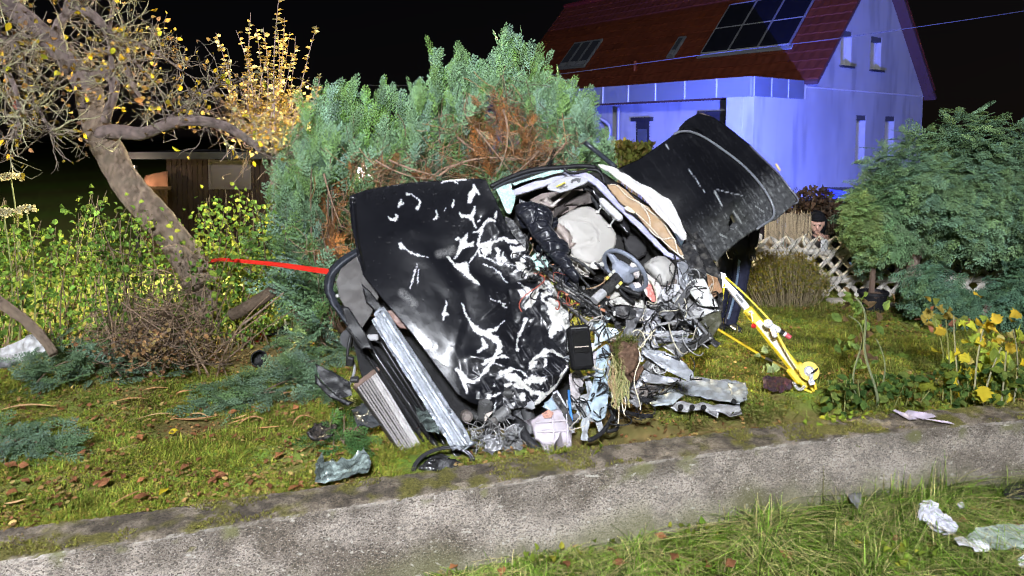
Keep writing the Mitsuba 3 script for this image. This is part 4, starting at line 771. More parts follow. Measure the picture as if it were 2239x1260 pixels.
for k, (a, b, w, c) in enumerate([((1192, 592), (1335, 690), .04, (.045, .044, .044)), ((1205, 600), (1345, 700), .025, (.10, .1, .1)), ((1215, 625), (1330, 705), .03, (.03, .03, .03)), ((1210, 640), (1300, 720), .02, (.14, .135, .125)), ((1190, 575), (1270, 640), .03, (.02, .02, .02)), ((1225, 655), (1310, 735), .025, (.05, .05, .05)), ((1265, 600), (1345, 675), .02, (.02, .02, .021)), ((1165, 560), (1200, 600), .02, (.05, .05, .05)), ((1240, 560), (1300, 600), .025, (.03, .03, .03)), ((1300, 575), (1330, 600), .02, (.03, .03, .035))]):
    A = Acc(); L = spline([at(*a, Yc(*a) - .13), at((a[0] + b[0]) / 2 + rng.normal() * 5, (a[1] + b[1]) / 2 + rng.normal() * 5, Yc(*a) - .2), at(*b, Yc(*b) - .15)], 16); v, f = tube(L, w * .5 * (1 + .25 * np.sin(np.arange(16) * 1.7)), 6); A.add(v, f, c); put('cross_beam', A, 'm_satin', car, smooth=True, dirt=.6)
cols = [(.012, .012, .013)] * 9 + [(.35, .06, .04), (.4, .37, .33), (.3, .2, .12)]
for k in range(46):
    u, v = rng.uniform(1150, 1340), 0; v = 560 + (u - 1150) * .65 + rng.normal() * 30; pts = [(u, v, Yc(u, v) - .2)]
    for s_ in range(3): u, v = u + rng.normal() * 14 + 6, v + rng.normal() * 14 + 5; pts.append((u, v, Yc(u, v) - .2 + rng.normal() * .04))
    cable('wire', pts, rng.uniform(.0022, .0055), cols[rng.integers(len(cols))], 'm_satin', 14)
for k in range(60):     # snapped clips, foam and plastic crumbs of the dashboard
    u = rng.uniform(1150, 1345); v = 565 + (u - 1150) * .62 + rng.normal() * 24; s = rng.uniform(.012, .04); c = [(.02, .02, .02), (.1, .1, .1), (.35, .34, .32), (.5, .5, .48), (.45, .2, .12)][rng.choice(5, p=[.4, .25, .15, .12, .08])]
    A = Acc(); box(A, at(u, v, Yc(u, v) - .19 + rng.normal() * .03), (s, s * rng.uniform(.3, .9), s * rng.uniform(.2, .7)), c, trimesh.transformations.random_rotation_matrix(rng.random(3))[:3, :3], s * .1); put('fragment', A, 'm_satin', car)

# ---- cut-off roof and tail gate, folded away to the right
def scratched(q, p, n):
    c = np.tile(np.array(BLK) * .9, (len(q), 1))
    r = np.stack([q[:, 0] * .8 - q[:, 1] * .62, q[:, 0] * .62 + q[:, 1] * .8, 0 * q[:, 0]], 1)
    edge = np.clip(((q[:, 0] - 1500) * .55 + (q[:, 1] - 470) * .85) / 62, 0, 1)
    s_ = np.clip((fbm(r * [.55, .022, 1], 3, 3) - .6) * 4, 0, 1) * (.05 + .95 * edge) + np.clip((nz(p * 70, 5) - .95) * 10, 0, 1) * .5 + edge ** 2 * .5 * fbm(p * 40, 3, 3) * 1.2
    lines = strokes(q, [([(1562, 418), (1578, 450)], 1.3), ([(1603, 462), (1622, 488)], 1.5), ([(1506, 371), (1540, 420)], .5), ([(1567, 415), (1630, 430)], .5), ([(1455, 315), (1462, 325)], .9), ([(1650, 450), (1668, 462)], .7), ([(1690, 355), (1706, 372)], .8), ([(1575, 513), (1590, 520)], 1.2)])
    k = np.clip(s_ * .55 + lines, 0, 1)[:, None]
    return c * (1 - k) + np.array([.34, .35, .36]) * k
roof_o = [(1350, 370, 6.2), (1395, 350, 6.3), (1440, 318, 6.4), (1475, 293, 6.5), (1500, 287, 6.58), (1535, 298, 6.66), (1580, 327, 6.7), (1625, 362, 6.72), (1662, 402, 6.7), (1686, 440, 6.66), (1693, 466, 6.62), (1684, 482, 6.56), (1655, 502, 6.46), (1620, 524, 6.36), (1590, 548, 6.26), (1568, 572, 6.15), (1552, 566, 6.1), (1518, 524, 6.07), (1478, 474, 6.06), (1430, 426, 6.08), (1384, 396, 6.12)]
rp_ = put('roof_panel', sheet(roof_o, res=3, thick=.05, seed=5, col=scratched, inner=[(1540, 400, 6.2), (1600, 440, 6.22), (1500, 350, 6.3)], crumple=((.012, 3, 0),), holes=[[(1596, 474), (1602, 469), (1614, 489), (1606, 500), (1598, 505), (1594, 492)]]), 'm_paint', car, smooth=True, label='black roof cut off and folded back, scratched along its lower edge')
cable('roof_trim', [(u, v, y - .03) for u, v, y in roof_o[3:13]], .012, (.16, .17, .19), 'm_gloss', 50, rp_)
cable('roof_trim', [(u, v, y - .03) for u, v, y in roof_o[16:]] + [(1350, 370, 6.18)], .012, (.03, .03, .03), 'm_gloss', 50, rp_)
gate_o = [(1480, 295, 6.75), (1490, 276, 6.8), (1502, 262, 6.85), (1530, 248, 6.9), (1560, 257, 7.0), (1600, 284, 7.05), (1640, 318, 7.08), (1680, 358, 7.08), (1712, 392, 7.05), (1735, 422, 7.0), (1744, 434, 6.98), (1736, 447, 6.94), (1716, 464, 6.86), (1695, 482, 6.8), (1680, 485, 6.76), (1640, 440, 6.8), (1560, 340, 6.82)]
tg = put('tail_gate', sheet(gate_o, res=3.4, thick=.03, seed=6, col=scratched, crumple=((.012, 4, 0),)), 'm_paint', car, smooth=True, label='black tail gate beyond the roof')
panel('dented_corner', [(1478, 296, .6), (1505, 260, .66), (1530, 247, .7), (1556, 256, .76), (1540, 275, .7), (1510, 285, .64)], 'm_paint', noisecol((.02, .018, .018), .6, 20, 3, (.34, .26, .22), .5), tg, dy=.16, res=3, crumple=((.02, 10, 1),), seed=7)
cable('gate_trim', [(u, v, y - .03) for u, v, y in gate_o[6:12]], .01, (.10, .1, .12), 'm_gloss', 40, tg)
A = Acc(); bar(A, at(1696, 358, 6.98), at(1706, 374, 6.98), .02, .02, (.7, .55, .25)); put('lamp_strip', A, 'm_gloss', tg)
cable('pillar', [(1278, 311, 6.35), (1312, 338, 6.3), (1346, 366, 6.2)], .022, (.03, .035, .045), 'm_gloss', 8)
cable('pillar', [(1212, 328, 6.6), (1208, 345, 6.5), (1200, 362, 6.4)], .018, (.01, .01, .011), 'm_gloss', 10)
# rear side: dark wing, cut sill, white cloth, crushed door
for k, (pts, c, dy, mt) in enumerate([
    ([(1495, 480), (1520, 500), (1545, 545), (1575, 600), (1582, 640), (1575, 690), (1555, 730), (1540, 700), (1545, 640), (1520, 580), (1500, 530)], (.014, .014, .015), .05, 'm_paint'), ([(1498, 520), (1530, 560), (1550, 610), (1520, 620), (1490, 600), (1480, 560)], (.02, .02, .022), -.02, 'm_paint'),
    ([(1480, 575), (1500, 570), (1515, 600), (1500, 640), (1485, 620)], (.26, .27, .3), -.06, 'm_metal'), ([(1545, 600), (1568, 610), (1576, 640), (1560, 650), (1548, 630)], (.30, .17, .09), -.08, 'm_matte'), ([(1530, 690), (1575, 680), (1578, 705), (1560, 735), (1530, 760), (1500, 775), (1490, 760), (1520, 730)], (.05, .05, .03), -.05, 'm_satin'),
    ([(1497, 690), (1530, 670), (1560, 680), (1520, 700), (1500, 705)], (.4, .4, .4), -.1, 'm_satin'), ([(1460, 690), (1500, 640), (1540, 612), (1570, 670), (1540, 680), (1500, 690), (1470, 720)], (.14, .135, .13), .0, 'm_satin'), ([(1430, 640), (1480, 600), (1510, 620), (1470, 690), (1440, 690)], (.34, .34, .35), .02, 'm_satin')]):
    panel('body_side', pts, mt, noisecol(c, .4, 12, k, (.3, .28, .25), .2), dy=dy, res=3, thick=.01, crumple=((.018, 7, 1), (.005, 25, 0)), seed=110 + k)
panel('airbag', Z8([(955, 195), (985, 165), (1020, 150), (1075, 150), (1095, 190), (1130, 260), (1167, 335), (1120, 332), (1070, 330), (1025, 285), (990, 248), (970, 215)]), 'm_cloth', noisecol((.52, .52, .5), .06, 9, 3), dy=-.16, res=2.8, thick=.006, crumple=((.015, 7, 1),), seed=120)
for a, b, w, c in (((1520, 615), (1458, 700), .05, (.10, .1, .105)), ((1493, 667), (1548, 732), .03, (.05, .05, .05)), ((1440, 690), (1500, 668), .03, (.2, .2, .21)), ((1548, 732), (1490, 770), .05, (.05, .05, .05)), ((1430, 735), (1505, 725), .03, (.35, .35, .36)), ((1432, 712), (1540, 690), .02, (.28, .28, .28))):
    A = Acc(); bar(A, at(*a, Yc(*a) - .15), at(*b, Yc(*b) - .18), w, w * .6, c, (0, 1, 0), .006); put('door_bar', A, 'm_satin', car, dirt=.5)
# crushed footwell: box, pale blue inner wing, sills, lamp shell, torn sheet
A = Acc(); ub = at(1268, 760, 5.02); R3 = np.stack([[.99, .1, .05], [-.08, .9, -.42], [-.09, .42, .9]], 1)
box(A, ub, (.15, .12, .30), (.006, .006, .007), R3, .015); cb = put('control_box', A, 'm_matte', car)
A = Acc(); box(A, ub + R3 @ np.array([0, -.062, .03]), (.11, .01, .15), (.003, .003, .003), R3, .003); put('opening', A, 'm_matte', cb)
A = Acc(); box(A, ub + R3 @ np.array([0, -.066, -.005]), (.10, .006, .006), (.35, .3, .25), R3); box(A, ub + R3 @ np.array([0, -.062, .125]), (.12, .02, .012), (.05, .05, .05), R3, .003); put('rim', A, 'm_satin', cb)
PB_ = (.33, .42, .49)
for k, (pts, c, dy, mt) in enumerate([
    (Z8([(370, 620), (430, 580), (480, 600), (490, 680), (470, 760), (455, 850), (440, 960), (420, 1060), (380, 1085), (320, 1050), (300, 1010), (330, 890), (360, 780)]), PB_, -.1, 'm_satin'), (Z8([(330, 650), (380, 620), (400, 700), (350, 760), (330, 720)]), (.38, .36, .38), -.05, 'm_satin'),
    (Z8([(190, 780), (260, 740), (290, 800), (270, 900), (240, 960), (200, 930)]), (.4, .37, .38), .0, 'm_satin'), (Z8([(360, 460), (440, 390), (460, 410), (420, 470), (500, 480), (520, 510), (440, 550), (360, 580)]), (.50, .58, .62), -.12, 'm_satin'), (Z8([(300, 650), (330, 560), (345, 640), (335, 730)]), (.25, .24, .25), -.05, 'm_satin'),
    (Z8([(660, 620), (720, 620), (800, 625), (880, 660), (960, 720), (1005, 770), (1010, 800), (990, 825), (930, 800), (860, 770), (800, 740), (740, 690), (690, 660)]), (.40, .42, .46), -.2, 'm_metal'), (Z8([(650, 790), (700, 770), (800, 785), (900, 800), (980, 825), (880, 830), (760, 840), (690, 830)]), (.36, .37, .4), -.18, 'm_metal'), (Z8([(670, 720), (720, 665), (790, 700), (840, 750), (800, 780), (740, 775)]), (.10, .1, .1), -.12, 'm_metal'),
    (Z8([(690, 340), (760, 360), (790, 420), (740, 520), (700, 470), (660, 420)]), (.42, .42, .46), -.05, 'm_metal'), (Z8([(560, 380), (620, 340), (690, 350), (640, 440), (590, 540), (520, 540), (560, 470)]), (.16, .16, .17), -.1, 'm_metal'), (Z8([(700, 430), (780, 600), (740, 610), (680, 500)]), (.3, .3, .32), -.14, 'm_metal'), (Z8([(760, 490), (960, 490), (980, 520), (860, 530), (770, 515)]), (.3, .32, .36), -.14, 'm_metal'), (Z8([(770, 530), (1000, 540), (980, 570), (850, 560)]), (.22, .23, .26), -.16, 'm_metal'),
    (Z8([(800, 590), (880, 570), (1000, 560), (1090, 520), (1130, 540), (1000, 620), (900, 670), (850, 630)]), (.22, .22, .22), -.14, 'm_metal'), (Z8([(620, 480), (700, 460), (700, 560), (640, 600), (610, 560)]), (.14, .14, .15), -.12, 'm_metal'), (Z8([(840, 400), (930, 340), (990, 420), (1080, 500), (1000, 520), (900, 470)]), (.03, .03, .032), .02, 'm_satin'), (Z8([(560, 900), (700, 840), (760, 850), (780, 900), (680, 940), (600, 960)]), (.16, .14, .13), -.1, 'm_satin'),
    (Z8([(240, 340), (380, 290), (460, 380), (420, 430), (330, 400)]), (.04, .04, .04), -.1, 'm_satin'), (Z8([(440, 340), (560, 330), (560, 420), (500, 470), (450, 400)]), (.02, .02, .022), .0, 'm_satin'), (Z8([(260, 920), (330, 900), (300, 1010), (360, 1090), (300, 1080), (250, 990)]), (.3, .31, .32), -.05, 'm_satin')]):
    panel('crushed_sheet', pts, mt, noisecol(c, .3, 12, k, (.10, .085, .07), .35), dy=dy, res=3, thick=.006, crumple=((.018, 7, 1), (.006, 22, 1)), seed=130 + k)
cable('lamp_ring', [(*p, Yc(*p) - .2) for p in Z8([(750, 710), (760, 760), (800, 770), (830, 750), (800, 715), (760, 705)])], .005, (.5, .5, .5), 'm_metal', 24)
# the torn-off sills lying on the ground
for k, (pts, c) in enumerate([(Z8([(545, 920), (640, 860), (760, 830), (900, 845), (1010, 815), (1150, 820), (1280, 835), (1350, 850), (1362, 900), (1350, 960), (1310, 985), (1180, 965), (1050, 930), (930, 920), (800, 930), (700, 960), (600, 990), (540, 970)]), (.33, .36, .39)), (Z8([(700, 930), (820, 905), (940, 925), (840, 985), (740, 985)]), (.44, .50, .55)), (Z8([(820, 1000), (900, 970), (1050, 975), (1200, 985), (1310, 990), (1330, 1030), (1200, 1035), (1050, 1030), (900, 1020)]), (.40, .41, .43)), (Z8([(1240, 850), (1330, 840), (1365, 880), (1360, 940), (1310, 980), (1270, 940)]), (.40, .43, .44))]):
    o = [(u, v, float(gnd(u, v, .09 + .04 * (k == 1) + .02 * (k == 3) - .04 * (k == 2))[1])) for u, v in pts]
    put('torn_sill', sheet(o, res=3.2, thick=.012, crumple=((.035, 5, 1), (.008, 20, 0)), seed=160 + k, col=noisecol(c, .3, 9, k, (.12, .10, .07), .5)), 'm_satin', car, smooth=True)
for u, v in Z8([(925, 990), (1000, 993), (1075, 993), (1275, 955)]):
    A = Acc(); q = gnd(u, v, .12); A.mesh(trimesh.creation.cylinder(.02, .012, sections=16).apply_transform(trimesh.geometry.align_vectors([0, 0, 1], [0, -.7, .7])).apply_translation(q), (.01, .01, .01)); put('hole_plug', A, 'm_matte', car, smooth=30)
for pts, r, c in [(Z8([(580, 880), (490, 1030), (440, 1120), (320, 1210)]), .016, (.02, .02, .022)), (Z8([(500, 940), (490, 1060), (510, 1100), (440, 1150)]), .014, (.02, .02, .02)), (Z8([(300, 1060), (250, 980), (200, 920)]), .014, (.02, .02, .02)), (Z8([(560, 1020), (650, 1045), (740, 1050)]), .014, (.015, .015, .016)), (Z8([(190, 880), (200, 1000), (205, 1060)]), .01, (.04, .16, .4))]:
    cable('hose', [(u, v, Yc(u, v) - .1 + .0 * u) for u, v in pts], r, c, 'm_gloss', 30)
rng = np.random.default_rng(41)
for pts in [[(600, 540), (640, 600), (660, 660), (630, 760), (625, 860), (650, 940), (660, 1010)], [(610, 500), (660, 490), (690, 540), (660, 600)], [(640, 620), (690, 560), (760, 480)], [(470, 640), (480, 760), (470, 880), (490, 960)], [(515, 860), (520, 980), (515, 1100)], [(490, 700), (500, 820), (545, 900), (555, 1020)], [(545, 870), (540, 960), (560, 1050)]]:
    cable('wire', [(u, v, Yc(u, v) - .3) for u, v in Z8(pts)], .004, (.62, .56, .42), 'm_satin', 30)
for k in range(20):    # larger folded sheets of bright body metal
    u, v = [(rng.uniform(1262, 1440), rng.uniform(690, 930)), (rng.uniform(1400, 1550), rng.uniform(620, 800)), (rng.uniform(1225, 1300), rng.uniform(800, 940))][rng.choice(3, p=[.5, .35, .15])]
    L_, w_, an = rng.uniform(26, 60), rng.uniform(5, 13), rng.uniform(-1.2, 1.2) + .6; d2, n2_ = np.array([math.cos(an), math.sin(an)]), np.array([-math.sin(an), math.cos(an)]); pts = []
    for t in np.linspace(-1, 1, 5): pts.append(tuple(np.array([u, v]) + d2 * L_ * t + n2_ * w_ * rng.uniform(.4, 1.2)))
    for t in np.linspace(1, -1, 5): pts.append(tuple(np.array([u, v]) + d2 * L_ * t - n2_ * w_ * rng.uniform(.4, 1.2)))
    c = [(.42, .43, .46), (.32, .34, .36), (.34, .41, .46), (.2, .2, .21), (.03, .03, .032)][rng.choice(5, p=[.18, .2, .17, .2, .25])]
    panel('torn_metal', pts, 'm_satin', noisecol(c, .4, 16, k, (.08, .07, .06), .4), dy=rng.uniform(-.13, .03), res=3, thick=.005, crumple=((.02, 9, 1), (.006, 30, 1)), seed=400 + k)
for k in range(80):   # torn bits of sheet, plastic and insulation in the crushed flank
    u, v = [(rng.uniform(1240, 1430), rng.uniform(690, 930)), (rng.uniform(1400, 1560), rng.uniform(610, 790)), (rng.uniform(1030, 1250), rng.uniform(860, 960))][rng.choice(3, p=[.45, .3, .25])]
    s = rng.uniform(7, 20); n_ = rng.integers(4, 7); an = np.sort(rng.uniform(0, 6.28, n_)); pts = [(u + math.cos(t) * s * rng.uniform(.5, 1.2), v + math.sin(t) * s * rng.uniform(.4, 1)) for t in an]
    if shapely.Polygon(pts).area < 30: continue
    c = [(.02, .02, .022), (.10, .1, .105), (.3, .31, .33), (.46, .5, .54), (.5, .45, .4), (.4, .18, .1)][rng.choice(6, p=[.40, .2, .18, .16, .05, .01])]
    panel('scrap', pts, ['m_satin', 'm_matte', 'm_gloss'][rng.integers(3)], noisecol(c, .4, 20, k), dy=rng.uniform(-.12, .12), res=4, thick=.004, crumple=((.02, 12, 1),), seed=200 + k)
for k in range(110):
    u, v = [(rng.uniform(1250, 1440), rng.uniform(680, 930)), (rng.uniform(1400, 1560), rng.uniform(600, 780))][k % 2]; pts = []
    for s_ in range(4): pts.append((u, v, Yc(u, v) - .18 + rng.normal() * .05)); u, v = u + rng.normal() * 18, v + rng.normal() * 18
    cable('wire', pts, rng.uniform(.002, .006), [(.015, .015, .016), (.3, .3, .3), (.5, .46, .36), (.4, .1, .06)][rng.choice(4, p=[.68, .2, .1, .02])], 'm_satin', 14)
# ------------------------------------------------------------------ conifers
def spray_proto(seed, n=9, curve=.12, flat=True):
    """a flat spray of scale-leaf twigs, length 1 along x"""
    r = np.random.default_rng(seed); V_, F_, S_ = [], [], []; cnt = 0
    def rh(p, d, L, w, s):
        nonlocal cnt
        q = np.array([-d[1], d[0], 0]); m = p + d * L * .45
        up = np.array([0, 0, r.normal() * .012])
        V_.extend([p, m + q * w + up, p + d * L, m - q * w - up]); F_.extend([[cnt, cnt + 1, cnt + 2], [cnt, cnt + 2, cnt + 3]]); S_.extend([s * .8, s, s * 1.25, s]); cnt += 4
    def rot(d, a): return np.array([d[0] * math.cos(a) - d[1] * math.sin(a), d[0] * math.sin(a) + d[1] * math.cos(a), d[2]])
    p, d = np.zeros(3), np.array([1., 0, 0]); st = 1.0 / n
    for k in range(n):
        t = k / n
        rh(p, d, st * 1.25, .017, .75 + .3 * t)
        p = p + d * st; d = rot(d, r.normal() * .07)
        for sd_ in (-1, 1):
            if k == 0: continue
            L = .46 * (1 - t) ** .8 * min(1, .35 + t * 2.2) * r.uniform(.75, 1.2) + .05
            e = rot(d, sd_ * r.uniform(.6, .95)); q = p.copy(); m = max(2, int(L / .085))
            for j in range(m):
                rh(q, e, L / m * 1.35, .021, .8 + .35 * (j / m)); q = q + e * L / m; e = rot(e, -sd_ * .06)
                for s2 in (-1, 1):
                    if j < m - 0: rh(q - e * L / m * .5, rot(e, s2 * .65), .065 * r.uniform(.7, 1.3) * (1.2 - .5 * j / m), .017, .95)
    v = np.array(V_); v[:, 2] += -curve * v[:, 0] ** 2 + .25 * np.abs(v[:, 1]) ** 1.5 * -1
    return v, np.array(F_), np.array(S_)
SPR = [spray_proto(s, 8) for s in range(5)]
def sprays(pos, d, size, cols, rng, up=None, roll=.4):
    """leafy sprays at many places as one mesh (v, f, c)"""
    which = rng.integers(0, len(SPR), len(pos)); vs, fs, cs, at_ = [], [], [], 0
    for k, (v, f, s) in enumerate(SPR):
        m = which == k
        if not m.any(): continue
        M = mats(pos[m], d[m], size[m], rng, None if up is None else up[m], roll)
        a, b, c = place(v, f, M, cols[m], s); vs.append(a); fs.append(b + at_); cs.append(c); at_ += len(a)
    return np.vstack(vs), np.vstack(fs), np.vstack(cs)
hedge = thing('cypress_bush', 'broad blue green cypress bush torn open to brown twigs behind the wreck', 'bush')
rng = np.random.default_rng(51)
tips = [(622, 330, 7.3), (606, 400, 7.3), (622, 470, 7.2), (660, 545, 7.2), (690, 600, 7.2), (634, 270, 7.5), (662, 215, 7.6), (690, 176, 7.6), (722, 178, 7.7), (748, 166, 7.7), (772, 178, 7.8), (800, 190, 7.8), (836, 166, 7.7), (862, 186, 7.7), (884, 212, 7.6), (906, 170, 7.6), (925, 190, 7.5), (948, 96, 7.5), (965, 130, 7.5), (1003, 84, 7.4), (1018, 120, 7.4), (1050, 120, 7.4), (1062, 142, 7.3), (1086, 112, 7.3), (1112, 62, 7.3), (1124, 100, 7.3), (1150, 160, 7.3), (1172, 150, 7.3), (1188, 112, 7.3), (1205, 150, 7.3), (1222, 160, 7.3), (1246, 168, 7.3), (1262, 200, 7.2), (1288, 198, 7.2), (1308, 270, 7.1), (1322, 316, 7.1), (1300, 350, 7.0), (1290, 240, 7.2)]
tips = [(u + (14 if u < 660 else 0) - (12 if u > 1285 else 0), v + 34, y) for u, v, y in tips] + [(u + rng.normal() * 14, v + 30 + abs(rng.normal()) * 34, y - rng.uniform(.1, .5)) for u, v, y in tips * 2]
for k in range(58):   # front faces of the bush
    u = rng.uniform(625, 1300); top = np.interp(u, [610, 690, 890, 950, 1112, 1250, 1310], [330, 200, 230, 150, 130, 200, 290])
    v = rng.uniform(top + 50, top + 260 if u > 850 else top + 360); tips.append((u, v, rng.uniform(6.55, 7.0)))
for k in range(26):   # the left flank down to the lawn
    v_ = rng.uniform(440, 660); tips.append((rng.uniform(628 + max(0, v_ - 520) * .35, 725), v_, rng.uniform(6.5, 7.1)))
DEAD = [(at(1085, 300, 6.7), .42), (at(1150, 345, 6.6), .36), (at(1020, 350, 6.7), .40), (at(960, 380, 6.7), .3), (at(1100, 240, 6.75), .22), (at(800, 380, 6.8), .16), (at(745, 460, 6.7), .22), (at(860, 390, 6.7), .2), (at(730, 540, 6.7), .24), (at(1200, 330, 6.6), .2)]
def deadness(p):
    return np.max([np.clip(1.5 - np.linalg.norm((p - c) * [1, .55, 1], axis=-1) / r, 0, 1) for c, r in DEAD], 0)
pos, dirs, siz, lead = [], [], [], []
bases = [np.array([x, y, 0.0]) for x, y in ((-1.6, 7.6), (-.9, 7.7), (-.2, 7.6), (.3, 7.5), (-1.9, 7.3))]
for (u, v, y) in tips:
    tip = at(u, v, y); b = min(bases, key=lambda q: abs(q[0] - tip[0] * .9) + rng.uniform(0, .4))
    L = np.linalg.norm(tip - b); mid = b * .5 + tip * .5 + np.array([tip[0] - b[0], tip[1] - b[1], 0]) * .28 + rng.normal(size=3) * .06; mid[2] = b[2] * .45 + tip[2] * .55 - .1
    c = spline([b, mid, tip], 30); lead.append(c)
    seg = c[13 if v < 430 else 15:]; n_ = max(6, int(np.linalg.norm(np.diff(seg, axis=0), axis=1).sum() / .078))
    for q in range(n_):
        t = (q + rng.random()) / n_; i = min(len(seg) - 2, int(t * (len(seg) - 1))); p = seg[i] + (seg[i + 1] - seg[i]) * rng.random()
        d = seg[i + 1] - seg[i]; d /= np.linalg.norm(d); o = rng.normal(size=3); o -= d * (o @ d); o /= np.linalg.norm(o)
        d2 = d + o * (.85 - .6 * t) + np.array([0, -.12, .12]); pos.append(p); dirs.append(d2); siz.append((.40 - .19 * t) * rng.uniform(.7, 1.15))
    pos.append(seg[-2]); dirs.append(seg[-1] - seg[-3]); siz.append(.2)
pos, dirs, siz = np.array(pos), np.array(dirs), np.array(siz)
keep = ~((pos[:, 2] < .45) & (pos[:, 0] > -1.5)); pos, dirs, siz = pos[keep], dirs[keep], siz[keep]
up = np.tile([0, -1., .4], (len(pos), 1)) + rng.normal(size=pos.shape) * .55
dd = deadness(pos + dirs * .1) + rng.normal(size=len(pos)) * .14
gone = dd > .62
g = ~gone
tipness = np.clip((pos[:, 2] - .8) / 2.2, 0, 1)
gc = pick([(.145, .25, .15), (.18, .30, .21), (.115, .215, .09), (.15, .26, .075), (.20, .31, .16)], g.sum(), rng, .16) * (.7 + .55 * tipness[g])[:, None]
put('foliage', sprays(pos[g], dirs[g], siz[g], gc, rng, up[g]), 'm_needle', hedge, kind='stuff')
th = gone & (rng.random(len(pos)) < .5)
put('dead_foliage', sprays(pos[th], dirs[th] + rng.normal(size=(th.sum(), 3)) * .5, siz[th] * .75, pick([(.34, .15, .06), (.44, .22, .10), (.24, .13, .07), (.38, .17, .06)], th.sum(), rng, .2), rng), 'm_leaf', hedge, kind='stuff', label='rusty brown dead foliage inside the bush')
for k in range(0, len(lead), 2):
    c = lead[k]; A = Acc(); v, f = tube(c[:28], np.linspace(.026, .005, 28) * rng.uniform(.6, 1.1), 6); A.add(v, f, np.array((.16, .105, .075)) * (.6 + .8 * fbm(v * 20, 2, k)[:, None])); put('branch', A, 'm_matte', hedge, smooth=True)
for pts in ([(960, 385), (1030, 350), (1100, 345), (1180, 352)], [(940, 392), (1000, 360), (1060, 375)], [(850, 350), (900, 370), (960, 385)], [(1100, 240), (1110, 300), (1085, 380)], [(1180, 330), (1150, 360), (1110, 388)], [(820, 350), (880, 380), (950, 392)], [(708, 380), (722, 430), (748, 500)], [(1040, 280), (1080, 330), (1120, 380)], [(1240, 310), (1200, 350), (1150, 380)], [(1000, 300), (1060, 340), (1130, 350)]):
    A = Acc(); c = spline([at(u, v, 6.55 + rng.normal() * .04) for u, v in pts], 24); v, f = tube(c, np.linspace(.011, .004, 24) * rng.uniform(.7, 1.2), 6); A.add(v, f, np.array((.26, .17, .12)) * (.6 + .8 * fbm(v * 20, 2, 3)[:, None])); put('broken_branch', A, 'm_matte', hedge, smooth=True)
A = Acc()       # fine dead twigs in the hollow
for k in range(900):
    c0, r = DEAD[rng.integers(len(DEAD))]; p = c0 + rng.normal(size=3) * [r * .6, .12, r * .5]; d = rng.normal(size=3) * [1, .5, .7]; d /= np.linalg.norm(d); L = rng.uniform(.08, .3)
    q = spline([p, p + d * L * .5 + rng.normal(size=3) * .02, p + d * L], 5); v, f = tube(q, rng.uniform(.0015, .004), 3, False); A.add(v, f, np.array([(.22, .13, .08), (.3, .2, .12), (.12, .08, .06), (.32, .16, .07)][rng.integers(4)]) * rng.uniform(.6, 1.2))
put('dead_twigs', A, 'm_matte', hedge, kind='stuff')

def shell_conifer(root, outline, y0, depth, n, size, cols, seed, droop=.5, fill=True):
    """a rounded conifer: sprays over the front and inside of the body given by an outline in the picture and a depth"""
    rng = np.random.default_rng(seed); poly = shapely.Polygon(outline); x0, yy0, x1, yy1 = poly.bounds; out = []
    while sum(map(len, out)) < n:
        q = np.stack([rng.uniform(x0, x1, n), rng.uniform(yy0, yy1, n)], 1); out.append(q[shapely.contains_xy(poly, q[:, 0], q[:, 1])])
    q = np.vstack(out)[:n]; dist = shapely.distance(poly.boundary, shapely.points(q)); R = dist.max(); e = np.clip(dist / R, 0, 1)
    dep = depth * (1 - np.sqrt(1 - (1 - e) ** 2)) * .0 + depth * (1 - np.sqrt(np.clip(e * (2 - e), 0, 1)))
    lump = (fbm(np.stack([q[:, 0] / 70, q[:, 1] / 60, 0 * e], 1), 3, seed) - .5) * depth * .9
    y = y0 + dep + lump + np.abs(rng.normal(size=n)) * .10
    p = at(q[:, 0], q[:, 1], y); c = at(*np.array(poly.representative_point().coords[0]), y0 + depth)
    o = p - c; o /= np.linalg.norm(o, axis=1, keepdims=True)
    d = o * .7 + np.array([0, -.35, -droop]) + rng.normal(size=p.shape) * .35
    col = pick(cols, n, rng, .16) * (.75 + .55 * fbm(p * 2.6, 3, seed + 4))[:, None]
    return put('foliage', sprays(p, d, size * rng.uniform(.65, 1.25, n), col, rng, o + np.array([0, -.3, .8]), .35), 'm_needle', root, kind='stuff')
yew = thing('spreading_conifer', 'large dark green drooping conifer in front of the lattice fence at the right', 'tree')
yo_ = [(1850, 440), (1854, 420), (1875, 404), (1895, 385), (1906, 350), (1935, 325), (1990, 290), (2040, 285), (2075, 262), (2125, 246), (2150, 262), (2190, 272), (2240, 272), (2340, 280), (2400, 420), (2360, 580), (2240, 600), (2200, 575), (2150, 560), (2110, 545), (2060, 548), (2010, 520), (1975, 525), (1945, 548), (1915, 572), (1890, 555), (1875, 530), (1866, 500), (1854, 470)]
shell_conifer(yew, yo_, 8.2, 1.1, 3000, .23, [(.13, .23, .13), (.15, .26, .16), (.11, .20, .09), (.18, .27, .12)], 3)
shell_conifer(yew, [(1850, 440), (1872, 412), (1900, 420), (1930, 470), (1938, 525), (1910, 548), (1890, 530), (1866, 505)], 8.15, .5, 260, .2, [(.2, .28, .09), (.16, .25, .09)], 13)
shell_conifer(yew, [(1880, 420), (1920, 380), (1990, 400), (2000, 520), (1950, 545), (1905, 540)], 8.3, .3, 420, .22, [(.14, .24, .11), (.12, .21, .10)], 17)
yew2 = thing('low_conifer', 'low dark conifer at the foot of the lattice fence, right edge', 'bush')
